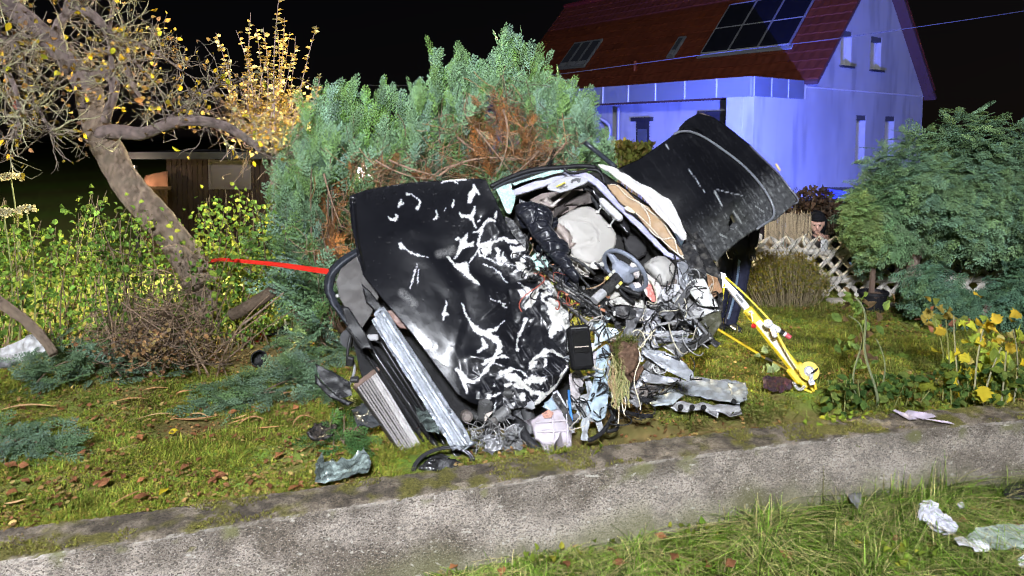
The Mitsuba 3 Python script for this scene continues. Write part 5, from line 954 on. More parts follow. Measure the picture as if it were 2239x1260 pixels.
shell_conifer(yew2, [(2000, 655), (1996, 600), (2025, 572), (2060, 566), (2092, 592), (2112, 630), (2160, 620), (2205, 580), (2300, 560), (2380, 640), (2360, 715), (2240, 715), (2200, 700), (2140, 690), (2080, 690), (2020, 670)], 7.6, .7, 760, .22, [(.09, .18, .11), (.10, .2, .13), (.08, .15, .08)], 5)
for tr, pts, r in ((yew, [(1978, 690, 8.7), (1990, 600, 8.8), (2040, 480, 9.0), (2080, 380, 9.0)], .07), (yew2, [(2136, 700, 7.7), (2150, 680, 7.75), (2172, 655, 7.8), (2190, 630, 8.0)], .05)):
    A = Acc(); c = spline(pix(pts), 20); v, f = tube(c, np.linspace(r, r * .5, 20), 9); A.add(v, f, np.array((.2, .15, .12)) * (.6 + .8 * fbm(v * 20, 2, 3)[:, None])); put('trunk', A, 'm_matte', tr, smooth=True)
# cut sprays lying on the lawn
def litter_sprays(name, label, region, n, size, cols, seed, lift=.06):
    rng = np.random.default_rng(seed); poly = shapely.Polygon(region); x0, y0, x1, y1 = poly.bounds
    q = np.stack([rng.uniform(x0, x1, n * 6), rng.uniform(y0, y1, n * 6)], 1); q = q[shapely.contains_xy(poly, q[:, 0], q[:, 1])][:n]
    p = G(q[:, 0], q[:, 1]); p[:, 2] += rng.uniform(.01, lift, len(p)); an = rng.normal(size=len(p)) * .8 + seed; d = np.stack([np.cos(an), np.sin(an) * .6, rng.normal(size=len(p)) * .28 + .05], 1)
    k = thing(name, label, 'branch'); cc = p.mean(0)
    put('foliage', sprays(p, d, size * rng.uniform(.6, 1.2, len(p)), pick(cols, len(p), rng), rng, np.tile([0, -.5, 1.], (len(p), 1)), .4), 'm_leaf', k, kind='stuff')
    for j in range(4):
        a, b = p[rng.integers(len(p))], p[rng.integers(len(p))]; v, f = tube(spline([a, (a + b) / 2 + [0, 0, .04], b], 10), .006, 5); put('stem', (v, f, (.14, .1, .07)), 'm_matte', k)
CB = [(.13, .21, .13), (.12, .19, .09), (.16, .24, .16)]
litter_sprays('cut_branch', 'torn cypress branch lying on the lawn at the left edge', [(-40, 960), (40, 945), (110, 965), (170, 995), (120, 1020), (40, 1030), (-40, 1030)], 90, .2, CB, 1)
litter_sprays('cut_branch', 'dense cypress branch on the lawn below the brushwood heap', [(20, 860), (60, 830), (140, 780), (230, 770), (330, 750), (400, 790), (390, 830), (300, 850), (200, 850), (100, 890)], 300, .24, CB, 2, .28)
litter_sprays('cut_branch', 'fallen cypress branch under the raised front of the wreck', [(620, 610), (690, 630), (710, 700), (700, 760), (640, 760), (620, 700)], 150, .26, CB, 3, .5)
litter_sprays('cut_branch', 'flattened cypress branch between splinters and radiator', [(420, 905), (500, 870), (600, 820), (680, 800), (760, 840), (740, 880), (600, 890), (500, 925)], 190, .22, CB, 4, .12)
litter_sprays('cut_branch', 'cypress branch beside the greenish glass sheet', [(700, 950), (750, 910), (780, 950), (812, 1000), (780, 1000), (730, 990)], 60, .18, [(.07, .15, .05), (.09, .18, .06)], 5, .1)
litter_sprays('cut_branch', 'loose cypress twigs behind the black pot on the lawn', [(560, 770), (620, 735), (720, 740), (760, 790), (700, 815), (600, 830)], 110, .2, CB, 6, .12)

# ------------------------------------------------------------------ old apple tree
def bark(v, k, base=(.17, .13, .12)):
    m = fbm(v * [25, 25, 7], 4, k)[:, None]; l = np.clip((fbm(v * 9, 3, k + 3) - .55) * 4, 0, 1)[:, None]
    c = np.array(base) * (.65 + .7 * m); cr = np.clip((fbm(v * [55, 55, 12], 3, k + 1) - .5) * 5, -1, 1)[:, None]; c = c * (1 + .35 * cr); return c * (1 - .25 * l) + np.array([.22, .21, .15]) * l * .25
apple = thing('apple_tree', 'old leaning apple tree with few yellow leaves, left of the wreck', 'tree')
rng = np.random.default_rng(61)
def limb(pts, r0, r1, n=50, name='limb', sides=14):
    c = spline(pix(pts), n); r = np.linspace(0, 1, n); rad = r0 + (r1 - r0) * r; v, f = tube(c, rad, sides)
    ax = np.repeat(c, sides, 0); o = np.vstack([v - ax]); ln = np.linalg.norm(o, axis=1, keepdims=True)
    g = (fbm(v * [30, 30, 8], 3, 3) - .5)[:, None] * .22 + (fbm(v * 5, 2, 5) - .5)[:, None] * .35
    v = ax + o * (1 + g); A = Acc(); A.add(v, f, bark(v, int(r0 * 1000))); put(name, A, 'm_bark', apple, smooth=True); return c, rad
scene['m_bark'] = {'type': 'bumpmap', 'tex': mikit.proc(lambda p, n, uv: mikit.fbm(p.x * 46 + mikit.noise(p.x * 9, p.y * 9, p.z * 9) * 3, p.y * 46, p.z * 13, 5)), 'scale': .09, 'b': scene['m_matte']}
TY = 7.2
limbs = []
_put = put
tr_pts = [(455, 680, TY + .1), (428, 600, TY), (398, 545, TY), (345, 480, TY), (300, 430, TY), (262, 375, TY), (232, 320, TY), (212, 275, TY), (200, 235, TY), (192, 195, TY)]
c = spline(pix(tr_pts), 90); rad = np.interp(np.linspace(0, 1, 90), [0, .15, .5, .8, 1], [.18, .165, .142, .135, .115]); sd_ = 28
v, f = tube(c, rad, sd_); ax = np.repeat(c, sd_, 0); g = (fbm(v * [34, 34, 9], 3, 3) - .5)[:, None] * .16 + (fbm(v * 4, 2, 5) - .5)[:, None] * .25; v = ax + (v - ax) * (1 + g)
put('trunk', (v, f, bark(v, 7, (.22, .165, .125))), 'm_bark', apple, smooth=True)
L1 = limb([(200, 240, TY), (188, 185, TY), (160, 145, TY), (120, 100, TY), (70, 55, TY), (20, 10, TY), (-60, -60, TY)], .125, .085)
L2 = limb([(215, 300, TY - .05), (260, 288, TY - .1), (310, 292, TY - .15), (340, 282, TY - .2), (390, 266, TY - .2), (440, 264, TY - .2), (500, 280, TY - .1), (550, 312, TY), (590, 340, TY), (625, 365, TY)], .075, .03, 60)
L3 = limb([(120, 95, TY - .02), (128, 60, TY - .1), (150, 30, TY - .15), (180, 22, TY - .15), (215, 45, TY - .15), (235, 70, TY - .1), (255, 115, TY), (275, 150, TY), (290, 185, TY), (308, 212, TY)], .06, .02, 60)
L4 = limb([(232, 265, TY - .1), (240, 235, TY - .15), (250, 200, TY - .15), (246, 175, TY - .1), (200, 165, TY)], .045, .05, 30)
L5 = limb([(150, 30, TY - .15), (160, -10, TY - .2), (170, -60, TY - .2)], .06, .05, 20)
L6 = limb([(100, 80, TY), (60, 75, TY - .2), (30, 85, TY - .3), (-30, 60, TY - .4)], .045, .03, 20)
L7 = limb([(248, 190, TY - .1), (246, 150, TY - .1), (240, 60, TY), (250, 0, TY + .1), (245, -60, TY + .1)], .03, .015, 30, sides=8)
L8 = limb([(20, 90, TY - .5), (45, 130, TY - .6), (65, 190, TY - .6), (85, 240, TY - .6), (120, 300, TY - .6)], .035, .012, 30, sides=8)
L9 = limb([(-40, 120, TY - .8), (10, 150, TY - .9), (40, 220, TY - .9), (30, 300, TY - .9)], .03, .012, 30, sides=8)
L10 = limb([(235, 70, TY), (290, 90, TY + .1), (340, 115, TY + .1), (410, 165, TY + .1)], .025, .008, 30, sides=8)
L11 = limb([(270, 100, TY), (300, 140, TY), (330, 175, TY)], .02, .008, 20, sides=8)
L12 = limb([(340, 282, TY - .2), (420, 220, TY - .1), (470, 190, TY), (540, 170, TY)], .02, .006, 30, sides=8)
ptsL, twigs = [], Acc(); tips_ = []
def twig(p, d, L, r, level, seedc):
    n_ = max(4, int(L / .05)); q = [p]; dd_ = d / np.linalg.norm(d)
    for k in range(n_):
        dd_ = dd_ + rng.normal(size=3) * .22 + np.array([0, 0, .05 if level == 0 else .0]); dd_ /= np.linalg.norm(dd_); q.append(q[-1] + dd_ * L / n_)
    q = np.array(q); v, f = tube(q, np.linspace(r, r * .35, len(q)), 4 if level == 0 else 3, False); twigs.add(v, f, seedc * rng.uniform(.7, 1.2))
    tips_.append((q[-1], dd_)); 
    if level < 2:
        for k in range(rng.integers(2, 5) if level == 0 else rng.integers(1, 4)):
            i = rng.integers(1, len(q)); o = rng.normal(size=3); o -= dd_ * (o @ dd_) * .5; twig(q[i], dd_ * .6 + o * .6, L * rng.uniform(.35, .65), r * .6, level + 1, seedc)
def sprout(Lm, n_, L, r, bias=(0, 0, 0), t0=.1):
    c, rad = Lm
    for k in range(n_):
        i = int(rng.uniform(t0, 1) * (len(c) - 1)); o = rng.normal(size=3); twig(c[i], o + np.array(bias), L * rng.uniform(.5, 1.3), r, 0, np.array([(.26, .21, .16), (.30, .28, .17), (.2, .16, .13)][rng.integers(3)]))
sprout(L1, 18, .5, .009); sprout(L2, 40, .34, .007, (0, 0, .2)); sprout(L3, 28, .45, .008, (.3, 0, -.2)); sprout(L4, 10, .35, .006); sprout(L5, 14, .5, .008, (.5, 0, 0)); sprout(L6, 16, .5, .009, (0, -.3, -.5)); sprout(L7, 18, .45, .008, (.4, 0, -.1)); sprout(L8, 42, .45, .009, (0, -.2, -.4), 0); sprout(L9, 36, .45, .009, (0, -.2, -.4), 0); sprout(L10, 28, .36, .007, (.3, 0, -.2)); sprout(L11, 16, .36, .007, (.2, 0, -.2)); sprout(L12, 28, .3, .006, (.2, 0, .1))
put('twigs', twigs, 'm_matte', apple, kind='stuff')
def leaf_mesh(w=.3, droop=.12, fold=.1):
    x = np.array([0, .3, .7, 1.]); hw = np.array([0, w, w * .75, 0]); z = -droop * x ** 2
    v = [[0, 0, 0], [.3, -w, fold * w + z[1]], [.3, 0, z[1]], [.3, w, fold * w + z[1]], [.7, -w * .75, fold * w + z[2]], [.7, 0, z[2]], [.7, w * .75, fold * w + z[2]], [1, 0, z[3]]]
    f = [[0, 2, 1], [0, 3, 2], [1, 2, 5], [1, 5, 4], [2, 3, 6], [2, 6, 5], [4, 5, 7], [5, 6, 7]]
    return np.array(v), np.array(f)
LEAF, LEAFW = leaf_mesh(.3), leaf_mesh(.42, .25, .5)
def fine_leaf(lobes=False):
    """a leaf of 8 x 5 spots, cupped and drooping, with a serrated or a lobed edge"""
    V_, n_ = [], 9
    for i in range(n_):
        t = i / (n_ - 1); h = .34 * math.sin(math.pi * min(1, t * .95 + .04)) ** .8 * (1 + (.10 if i % 2 else -.08))
        if lobes: h = (.08, .42, .30, .62, .38, .46, .24, .16, .01)[i]
        for q in (-1, -.5, 0, .5, 1): V_.append([t + (.10 * abs(q) if lobes and i in (1, 3, 5) else 0), q * h, .34 * abs(q) ** 1.4 * h - .30 * t ** 2 + .03 * math.sin(5 * t + 2 * q)])
    f = []
    for i in range(n_ - 1):
        for j in range(4): a = i * 5 + j; f += [[a, a + 1, a + 6], [a, a + 6, a + 5]]
    return np.array(V_), np.array(f)
LEAFX, LEAFL = fine_leaf(), fine_leaf(True)
LEAFX_SHADE = np.array([(.75, 1.05, .9, 1.05, .75)[k % 5] for k in range(len(LEAFX[0]))])
def leaves(name, parent, p, d, size, cols, rng, mat='m_leaf', up=None, var=.18, proto=LEAFW, single=False, label=None, **kw):
    n_ = len(p); M = mats(p, d, np.broadcast_to(size, (n_,)) * rng.uniform(.7, 1.25, n_), rng, up, .6); c = pick(cols, n_, rng, var)
    if not single: return put(name, place(*proto, M, c), mat, parent, kind='stuff', **kw)
    for k in range(n_): put(name, place(*LEAFX, M[k:k + 1], c[k:k + 1], LEAFX_SHADE), mat, parent, smooth=True)
tp = np.array([t[0] for t in tips_]); td = np.array([t[1] for t in tips_])
sel = rng.choice(len(tp), 170, False)
leaves('leaf', apple, tp[sel], td[sel] + np.array([0, 0, -.6]) + rng.normal(size=(170, 3)) * .4, .065, [(.55, .38, .02), (.6, .45, .04), (.45, .28, .03), (.36, .36, .03), (.4, .22, .06)], rng, single=True)
sel = rng.choice(len(tp), 620, False)
leaves('leaf_litter', apple, tp[sel], td[sel] + rng.normal(size=(620, 3)) * .5, .042, [(.36, .24, .05), (.25, .16, .07), (.2, .12, .07), (.4, .3, .05)], rng)
A = Acc(); A.mesh(trimesh.creation.icosphere(3, .04).apply_translation(at(38, 231, 6.5)), (.50, .10, .08)); ap = put('apple', A, 'm_gloss', apple, smooth=True)

# upright yellow-leaved shoots behind the cypress's left end
pear = thing('yellow_sapling', 'sapling of upright shoots with small yellow leaves against the night sky', 'sapling')
shoots = [(472, 72), (487, 145), (500, 130), (516, 66), (535, 100), (548, 28), (560, 62), (575, 60), (590, 110), (610, -6), (622, 38), (634, 70), (646, 80), (640, 120), (692, 56), (700, 160), (605, 60), (580, 140), (530, 160), (560, 170), (650, 190), (676, 170), (690, 200), (505, 190), (545, 130), (618, 110), (600, 160), (630, 180)]
base = at(600, 330, 8.0); lp, ld = [], []
for k, (u, v) in enumerate(shoots):
    y = 8.0 + rng.normal() * .3; tip = at(u, v, y); b = at(585 + (u - 590) * .45 + rng.normal() * 8, 310 + rng.normal() * 18, y); c = spline([b, (b + tip) / 2 + np.array([rng.normal() * .05, 0, 0]), tip], 30); A = Acc(); vv, ff = tube(c, np.linspace(.009, .003, 30), 5); A.add(vv, ff, (.34, .24, .22)); put('shoot', A, 'm_matte', pear, smooth=True)
    for q in range(int(np.linalg.norm(tip - b) / .024)):
        t = rng.uniform(.02, 1); i = min(28, int(t * 29)); a = q * 2.4; o = np.array([math.cos(a), math.sin(a), .55]); lp.append(c[i]); ld.append(o)
for k in range(520): # the bushy foot
    lp.append(at(rng.normal(585, 48), rng.normal(265, 34), 8.0 + rng.normal() * .25)); ld.append(rng.normal(size=3))
lp, ld = np.array(lp), np.array(ld)
big = rng.choice(len(lp), 140, False); rest = np.setdiff1d(np.arange(len(lp)), big)
PC = [(.48, .39, .18), (.5, .34, .10), (.46, .42, .26), (.5, .42, .12), (.36, .23, .1)]
leaves('leaf', pear, lp[big], ld[big], .062, PC, rng, single=True, up=np.tile([0, 0, 1.], (len(big), 1)))
leaves('leaves', pear, lp[rest], ld[rest], .052, PC, rng, up=np.tile([0, 0, 1.], (len(rest), 1)))
A = Acc(); twigs2 = Acc()
for k in range(260):
    p = at(rng.normal(580, 60), rng.normal(275, 40), 8 + rng.normal() * .2); d = rng.normal(size=3); v, f = tube(spline([p, p + d * .08 + rng.normal(size=3) * .02, p + d * .16], 5), .003, 3, False); A.add(v, f, (.3, .22, .2))
A.tube(spline([at(604, 640, 8.3), at(598, 500, 8.1), base], 12), .035, (.2, .16, .14), 8); put('twigs', A, 'm_matte', pear, kind='stuff')

# ------------------------------------------------------------------ leafy shrubs of the left garden
def shrub(name, label, cat, base_uv, spread, n_stems, cols, seed, leafsize=.045, per=34, stem=(.2, .15, .09), group=None, mat='m_gloss_leaf', tips_uv=None, big=24, y=None):
    rng = np.random.default_rng(seed); k = thing(name, label, cat, group); b0 = G(*base_uv); lp, ld = [], []
    for s in range(n_stems):
        if tips_uv is not None:
            (u, v) = tips_uv[s % len(tips_uv)]; tip = at(u + rng.normal() * 9, v + rng.normal() * 9, b0[1] + rng.normal() * .35)
        else: tip = b0 + np.array([rng.normal() * spread[0], rng.normal() * spread[0] * .6, rng.uniform(.45, 1) * spread[1]])
        b = b0 + rng.normal(size=3) * [.12, .1, 0]; b[2] = gz(b[0], b[1]); mid = (b + tip) / 2 + np.array([rng.normal() * .08, rng.normal() * .08, .12])
        c = spline([b, mid, tip], 26); A = Acc(); v, f = tube(c, np.linspace(.009, .003, 26), 5); A.add(v, f, np.array(stem) * rng.uniform(.7, 1.2)); put('stem', A, 'm_matte', k, smooth=True)
        for q in range(per):
            i = int(rng.uniform(.06, 1) ** .8 * 25); lp.append(c[i] + rng.normal(size=3) * [.085, .085, .07]); ld.append(rng.normal(size=3) + [0, -.2, .1])
    lp, ld = np.array(lp), np.array(ld); bg = rng.choice(len(lp), min(big, len(lp)), False); rest = np.setdiff1d(np.arange(len(lp)), bg); U = lambda n_: np.tile([.3, -.5, .8], (n_, 1))
    leaves('leaf', k, lp[bg], ld[bg], leafsize * 1.35, cols, rng, mat, U(len(bg)), single=True)
    leaves('leaves', k, lp[rest], ld[rest], leafsize, cols, rng, mat, U(len(rest)))
    return k
GR = [(.10, .18, .04), (.13, .22, .045), (.07, .13, .03), (.17, .26, .045), (.24, .29, .05)]
RB = 'rose bushes along the left side of the garden'
shrub('rose_bush', 'green rose bush with pale flower heads at the left edge', 'bush', (30, 790), (.4, 1.4), 20, GR, 1, .052, 46, tips_uv=[(10, 430), (30, 500), (60, 470), (90, 490), (0, 560), (60, 560), (110, 540), (-20, 480)], group=RB)
shrub('rose_bush', 'green rose bush second from the left edge, below bare apple twigs', 'bush', (140, 790), (.4, 1.3), 20, GR, 2, .048, 46, tips_uv=[(120, 500), (150, 520), (180, 470), (200, 420), (160, 570), (210, 540), (100, 590), (230, 480)], group=RB)
shrub('rose_bush', 'green rose bush just left of the apple trunk', 'bush', (270, 800), (.4, 1.2), 22, GR, 3, .048, 46, tips_uv=[(215, 440), (250, 470), (280, 455), (300, 500), (330, 470), (240, 540), (290, 560), (345, 520)], group=RB)
shrub('rose_bush', 'rose bush growing in front of the apple trunk', 'bush', (360, 770), (.4, 1.0), 14, GR, 4, .046, 42, tips_uv=[(330, 560), (370, 580), (405, 600), (430, 605), (360, 470), (320, 600), (400, 600)], group=RB)
shrub('rose_bush', 'bright yellow green rose bush right of the apple trunk', 'bush', (480, 760), (.4, 1.2), 24, GR + [(.26, .29, .04)], 5, .05, 50, tips_uv=[(440, 460), (455, 430), (480, 480), (500, 420), (520, 460), (470, 520), (530, 520), (440, 540), (500, 550), (550, 540)], group=RB)
shrub('rose_bush', 'sunny yellow green rose bush beside the cypress', 'bush', (560, 750), (.4, 1.2), 24, GR + [(.3, .3, .04)], 6, .05, 50, tips_uv=[(545, 420), (570, 460), (600, 440), (620, 480), (640, 530), (590, 540), (610, 580), (560, 580), (640, 600), (500, 600)], group=RB)
shrub('rose_bush', 'low rose bush behind the brushwood heap', 'bush', (420, 730), (.4, .8), 16, GR, 7, .05, 38, tips_uv=[(430, 640), (400, 660), (460, 620), (500, 640), (450, 680), (380, 690)], group=RB)
for (u, v, y, s, lab) in ((24, 392, 6.6, .075, 'cream hydrangea head above the left rose bush'), (58, 462, 6.5, .06, 'cream hydrangea head low at the left edge'), (8, 470, 6.4, .06, 'cream hydrangea head cut by the left edge'), (28, 470, 6.6, .05, 'small cream hydrangea head beside two others')):
    k = thing('flower_head', lab, 'flower'); n_ = 90; d = rng.normal(size=(n_, 3)); d /= np.linalg.norm(d, axis=1, keepdims=True); d[:, 2] = np.abs(d[:, 2]); c = at(u, v, y)
    leaves('petals', k, c + d * s * [1, 1, .55], d + rng.normal(size=d.shape) * .6, .034, [(.55, .5, .3), (.6, .55, .38), (.45, .4, .2)], rng)
    A = Acc(); A.tube(spline([c, c - ez * .3 + [.03, 0, 0], G(u + 10, 800)], 12), .006, (.2, .22, .08), 6); put('stem', A, 'm_matte', k)
# pale dried leaves that hang on the left bushes
# brushwood heap
br = thing('brushwood_heap', 'tangled heap of brown brushwood below the apple tree', 'brushwood')
A = Acc()
for k in range(700):
    u, v = rng.normal(335, 58), 0; v = 800 - abs(rng.normal()) * 70 - max(0, 80 - abs(u - 360)) * .5 * rng.random(); b = G(u, 815); p = at(u, v, b[1] + rng.normal() * .25)
    d = rng.normal(size=3) * [1, .5, .7]; d /= np.linalg.norm(d); L = rng.uniform(.12, .5); c = spline([p - d * L / 2, p + rng.normal(size=3) * .05, p + d * L / 2], 7); vv, ff = tube(c, rng.uniform(.002, .005), 3, False); A.add(vv, ff, np.array([(.14, .095, .065), (.18, .125, .085), (.10, .07, .05), (.22, .15, .09)][rng.integers(4)]) * rng.uniform(.7, 1.15))
put('twigs', A, 'm_matte', br, kind='stuff')
for k in range(36):
    u = rng.uniform(230, 480); b = G(u, rng.uniform(790, 830)); tip = at(u + rng.normal() * 70, rng.uniform(580, 720), b[1] + rng.normal() * .3); c = spline([b, (b + tip) / 2 + rng.normal(size=3) * .06, tip], 16); A = Acc(); vv, ff = tube(c, np.linspace(.010, .003, 16), 5); A.add(vv, ff, np.array((.22, .15, .10)) * rng.uniform(.7, 1.3)); put('stick', A, 'm_matte', br, smooth=True)
leaves('dry_leaves', br, np.array([at(rng.normal(340, 60), rng.normal(765, 25), 5.9 + rng.normal() * .2) for k in range(220)]), rng.normal(size=(220, 3)), .04, [(.3, .18, .08), (.22, .13, .07), (.35, .24, .1)], rng)

# ------------------------------------------------------------------ bushes and plants on the right
sp_ = thing('round_shrub', 'rounded yellow and brown shrub in front of the lattice fence', 'bush')
A = Acc(); lp = []; b0 = G(1715, 668)
for k in range(320):
    a = rng.uniform(0, 6.28); rr = math.sqrt(rng.random()); tip = b0 + np.array([math.cos(a) * rr * .62, math.sin(a) * rr * .45 + .1, (.66 - .30 * rr ** 2) * rng.uniform(.85, 1.08)]); b = b0 + np.array([math.cos(a) * rr * .4, math.sin(a) * rr * .3, 0]); b[2] = gz(b[0], b[1])
    c = spline([b, (b + tip) / 2 + rng.normal(size=3) * .02, tip], 8); v, f = tube(c, .0035, 3, False); A.add(v, f, np.array((.24, .19, .11)) * rng.uniform(.5, 1.2)); 
    for q in range(15): t = rng.uniform(.35, 1.0) ** .6; lp.append(c[min(7, int(t * 7.9))] + rng.normal(size=3) * .022)
put('stems', A, 'm_matte', sp_, kind='stuff'); lp = np.array(lp); top = fbm(lp * 4, 2, 3)[:, None]
n_ = len(lp); M = mats(lp, rng.normal(size=(n_, 3)) + [0, 0, .5], rng.uniform(.02, .036, n_), rng); cc = pick([(.26, .22, .03), (.32, .25, .03), (.2, .2, .03), (.14, .15, .03)], n_, rng); cb = pick([(.16, .09, .04), (.2, .12, .05)], n_, rng); w = np.clip((lp[:, 2:] - .45) * 5 * (.2 + 1.6 * top) - .2, 0, 1) * .8
put('leaves', place(*LEAF, M, cc * (1 - w) + cb * w), 'm_leaf', sp_, kind='stuff')
def bushy(name, label, poly, y0, dep, n_, cols, size, seed, mat='m_leaf', cat='bush', up=True):
    rng = np.random.default_rng(seed); P_ = shapely.Polygon(poly); x0, yy0, x1, yy1 = P_.bounds; q = np.stack([rng.uniform(x0, x1, n_ * 5), rng.uniform(yy0, yy1, n_ * 5)], 1); q = q[shapely.contains_xy(P_, q[:, 0], q[:, 1])][:n_]
    k = thing(name, label, cat); p = at(q[:, 0], q[:, 1], y0 + rng.random(len(q)) * dep); d = rng.normal(size=p.shape) * .6 + ([0, 0, 1] if up else [0, 0, 0])
    leaves('leaves', k, p, d, size, cols, rng, mat, proto=LEAF); A = Acc()
    for j in range(60):
        t = p[rng.integers(len(p))]; b = np.array([t[0] * .9 + p[:, 0].mean() * .1, t[1], 0]); v, f = tube(spline([b, (b + t) / 2 + rng.normal(size=3) * .04, t], 8), .006, 4, False); A.add(v, f, (.16, .12, .08))
    put('stems', A, 'm_matte', k, kind='stuff'); return k
bushy('hedge_shrub', 'olive brown shrub between the cypress and the black roof panel', [(1318, 330), (1350, 312), (1400, 318), (1425, 316), (1425, 350), (1390, 385), (1330, 380), (1310, 350)], 9.5, .6, 1500, [(.14, .14, .03), (.17, .13, .04), (.10, .11, .03)], .075, 1)
bushy('dry_bush', 'dry brown bush behind the reed screen', [(1690, 490), (1710, 440), (1745, 415), (1800, 410), (1840, 440), (1850, 560), (1790, 520), (1720, 490)], 10.9, .7, 1700, [(.12, .075, .05), (.16, .10, .06), (.09, .06, .045)], .07, 2, up=False)
def plant(name, label, stems, leafspec, seed, stemc=(.16, .17, .06), mat='m_gloss_leaf'):
    """an open plant: each stem (u, v, ...) from its foot; leafspec (u, v, size, colour) one by one"""
    rng = np.random.default_rng(seed); k = thing(name, label, 'plant')
    for pts, r in stems:
        y0 = G(pts[0][0], pts[0][1])[1]; c = spline([at(u, v, y0 + rng.normal() * .02) for u, v in pts], 20); A = Acc(); v, f = tube(c, np.linspace(r, r * .6, 20), 6); A.add(v, f, stemc); put('stem', A, 'm_matte', k, smooth=True)
    for (u, v, y, s, c) in leafspec:
        M = mats(at(u, v, y)[None], rng.normal(size=(1, 3)) + [0, -.2, -.1], s, rng, np.array([[.1, -.9, .6]]), .5); put('leaf', place(*(LEAFL if s > .06 and c[0] > .25 else LEAFX), M, np.array([c]) * rng.uniform(.8, 1.2)), mat, k, smooth=True)
    return k
rng = np.random.default_rng(71)
ls = [(rng.normal(1885, 26), rng.uniform(640, 800), 6.0 + rng.normal() * .08, rng.uniform(.06, .10), [(.13, .2, .05), (.17, .25, .07), (.10, .07, .04), (.1, .16, .04)][rng.integers(4)]) for k in range(70)]
plant('young_rose', 'thin leafy young rose standing on the right lawn before the planter', [([(1912, 900), (1908, 830), (1890, 760), (1893, 700), (1870, 650)], .012), ([(1905, 880), (1935, 800), (1915, 740)], .008), ([(1890, 890), (1870, 800), (1885, 720), (1855, 690)], .008)], ls, 3, (.15, .17, .09))
ls = []
for k in range(58):
    u = rng.normal(2165, 42); v = rng.normal(745, 38); ls.append((u, v, 5.7 + rng.normal() * .1, rng.uniform(.06, .105), [(.46, .40, .04), (.36, .40, .05), (.27, .36, .06), (.48, .34, .04), (.42, .36, .12)][rng.integers(5)]))
ls += [(rng.normal(2150, 50), rng.uniform(790, 870), 5.6 + rng.normal() * .1, rng.uniform(.07, .12), [(.12, .16, .03), (.2, .22, .03), (.45, .36, .03)][rng.integers(3)]) for k in range(40)]
plant('yellow_leaf_plant', 'tall plant with large yellow leaves beside the wall, far right', [([(2132, 890), (2135, 800), (2150, 720)], .008), ([(2150, 895), (2165, 820), (2190, 760)], .008), ([(2188, 890), (2195, 830), (2200, 770)], .008), ([(2100, 880), (2090, 780), (2085, 690)], .007), ([(2215, 885), (2225, 800), (2215, 720)], .007)], ls, 4, (.24, .23, .14))
ls = [(rng.normal(2060, 30), rng.normal(705, 20), 6.0 + rng.normal() * .1, rng.uniform(.06, .1), [(.2, .09, .06), (.25, .2, .05), (.12, .15, .04), (.3, .24, .06)][rng.integers(4)]) for k in range(30)]
plant('reddish_plant', 'small wilted plant with reddish leaves left of the yellow leaf plant', [([(2080, 880), (2075, 780), (2068, 700)], .007), ([(2060, 880), (2060, 760), (2040, 690)], .006)], ls, 5)
for lab, u0, u1, v0, v1, n_, sd in (('dark glossy ground plant hanging over the wall right of the furrow', 1810, 1900, 830, 905, 110, 6), ('dark leafy ground plant behind the lilac plastic strip', 1905, 2030, 820, 890, 120, 7), ('leafy green ground plant at the foot of the yellow leaf plant', 2040, 2239, 800, 885, 200, 8)):
    ls = [(rng.uniform(u0, u1), rng.uniform(v0, v1), 5.65 + rng.normal() * .12, rng.uniform(.04, .085), [(.035, .07, .02), (.05, .09, .025), (.07, .12, .03), (.12, .16, .04)][rng.integers(4)]) for k in range(n_)]
    plant('ground_plant', lab, [([(u0 + (u1 - u0) * t, v1), (u0 + (u1 - u0) * t + rng.normal() * 20, v0)], .005) for t in (.2, .4, .6, .8)], ls, sd)
ls = [(u, v, 6.3, .07, (.3, .38, .2)) for u, v in ((1665, 765), (1672, 772), (1680, 768), (1660, 772), (1690, 802), (1696, 810), (1684, 800), (1675, 760), (1668, 800), (1700, 812))]
plant('seedling', 'pale green seedling between the yellow struts', [([(1675, 800), (1672, 768)], .004), ([(1690, 825), (1690, 803)], .004)], ls, 9)

# ------------------------------------------------------------------ grass
def blades(p, L, w, cols, rng, lean=.5, seg=1):
    n_ = len(p); a = rng.uniform(0, 6.28, n_); h = np.stack([np.cos(a), np.sin(a), 0 * a], 1); side = np.stack([-h[:, 1], h[:, 0], 0 * a], 1) * w[:, None]; le = np.abs(rng.normal(size=n_)) * lean
    c = pick(cols, n_, rng, .22) * np.clip(.15 + 1.7 * fbm(p * 7, 3, 77) + .5 * (nz(p * 30, 78) - .5), .25, 1.9)[:, None]
    if seg == 1:
        tip = p + h * (L * le)[:, None] + np.stack([0 * a, 0 * a, L / np.sqrt(1 + le ** 2)], 1)
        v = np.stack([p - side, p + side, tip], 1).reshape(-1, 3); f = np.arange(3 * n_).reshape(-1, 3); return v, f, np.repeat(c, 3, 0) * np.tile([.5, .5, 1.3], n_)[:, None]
    ts = np.linspace(0, 1, seg + 1); rows = []
    for t in ts:
        q = p + h * (L * le * t ** 1.8)[:, None] + np.stack([0 * a, 0 * a, L * (t - .42 * np.minimum(le, 1.3) * t ** 2.2)], 1); rows += [q - side * (1 - t * .85), q + side * (1 - t * .85)]
    v = np.stack(rows, 1).reshape(-1, 3); m = 2 * (seg + 1); base = (np.arange(n_) * m)[:, None, None]; f0 = []
    for s in range(seg): f0 += [[2 * s, 2 * s + 1, 2 * s + 3], [2 * s, 2 * s + 3, 2 * s + 2]]
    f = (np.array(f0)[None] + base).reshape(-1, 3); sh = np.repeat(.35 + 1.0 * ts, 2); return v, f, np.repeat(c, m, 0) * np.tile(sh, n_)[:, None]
rng = np.random.default_rng(81)
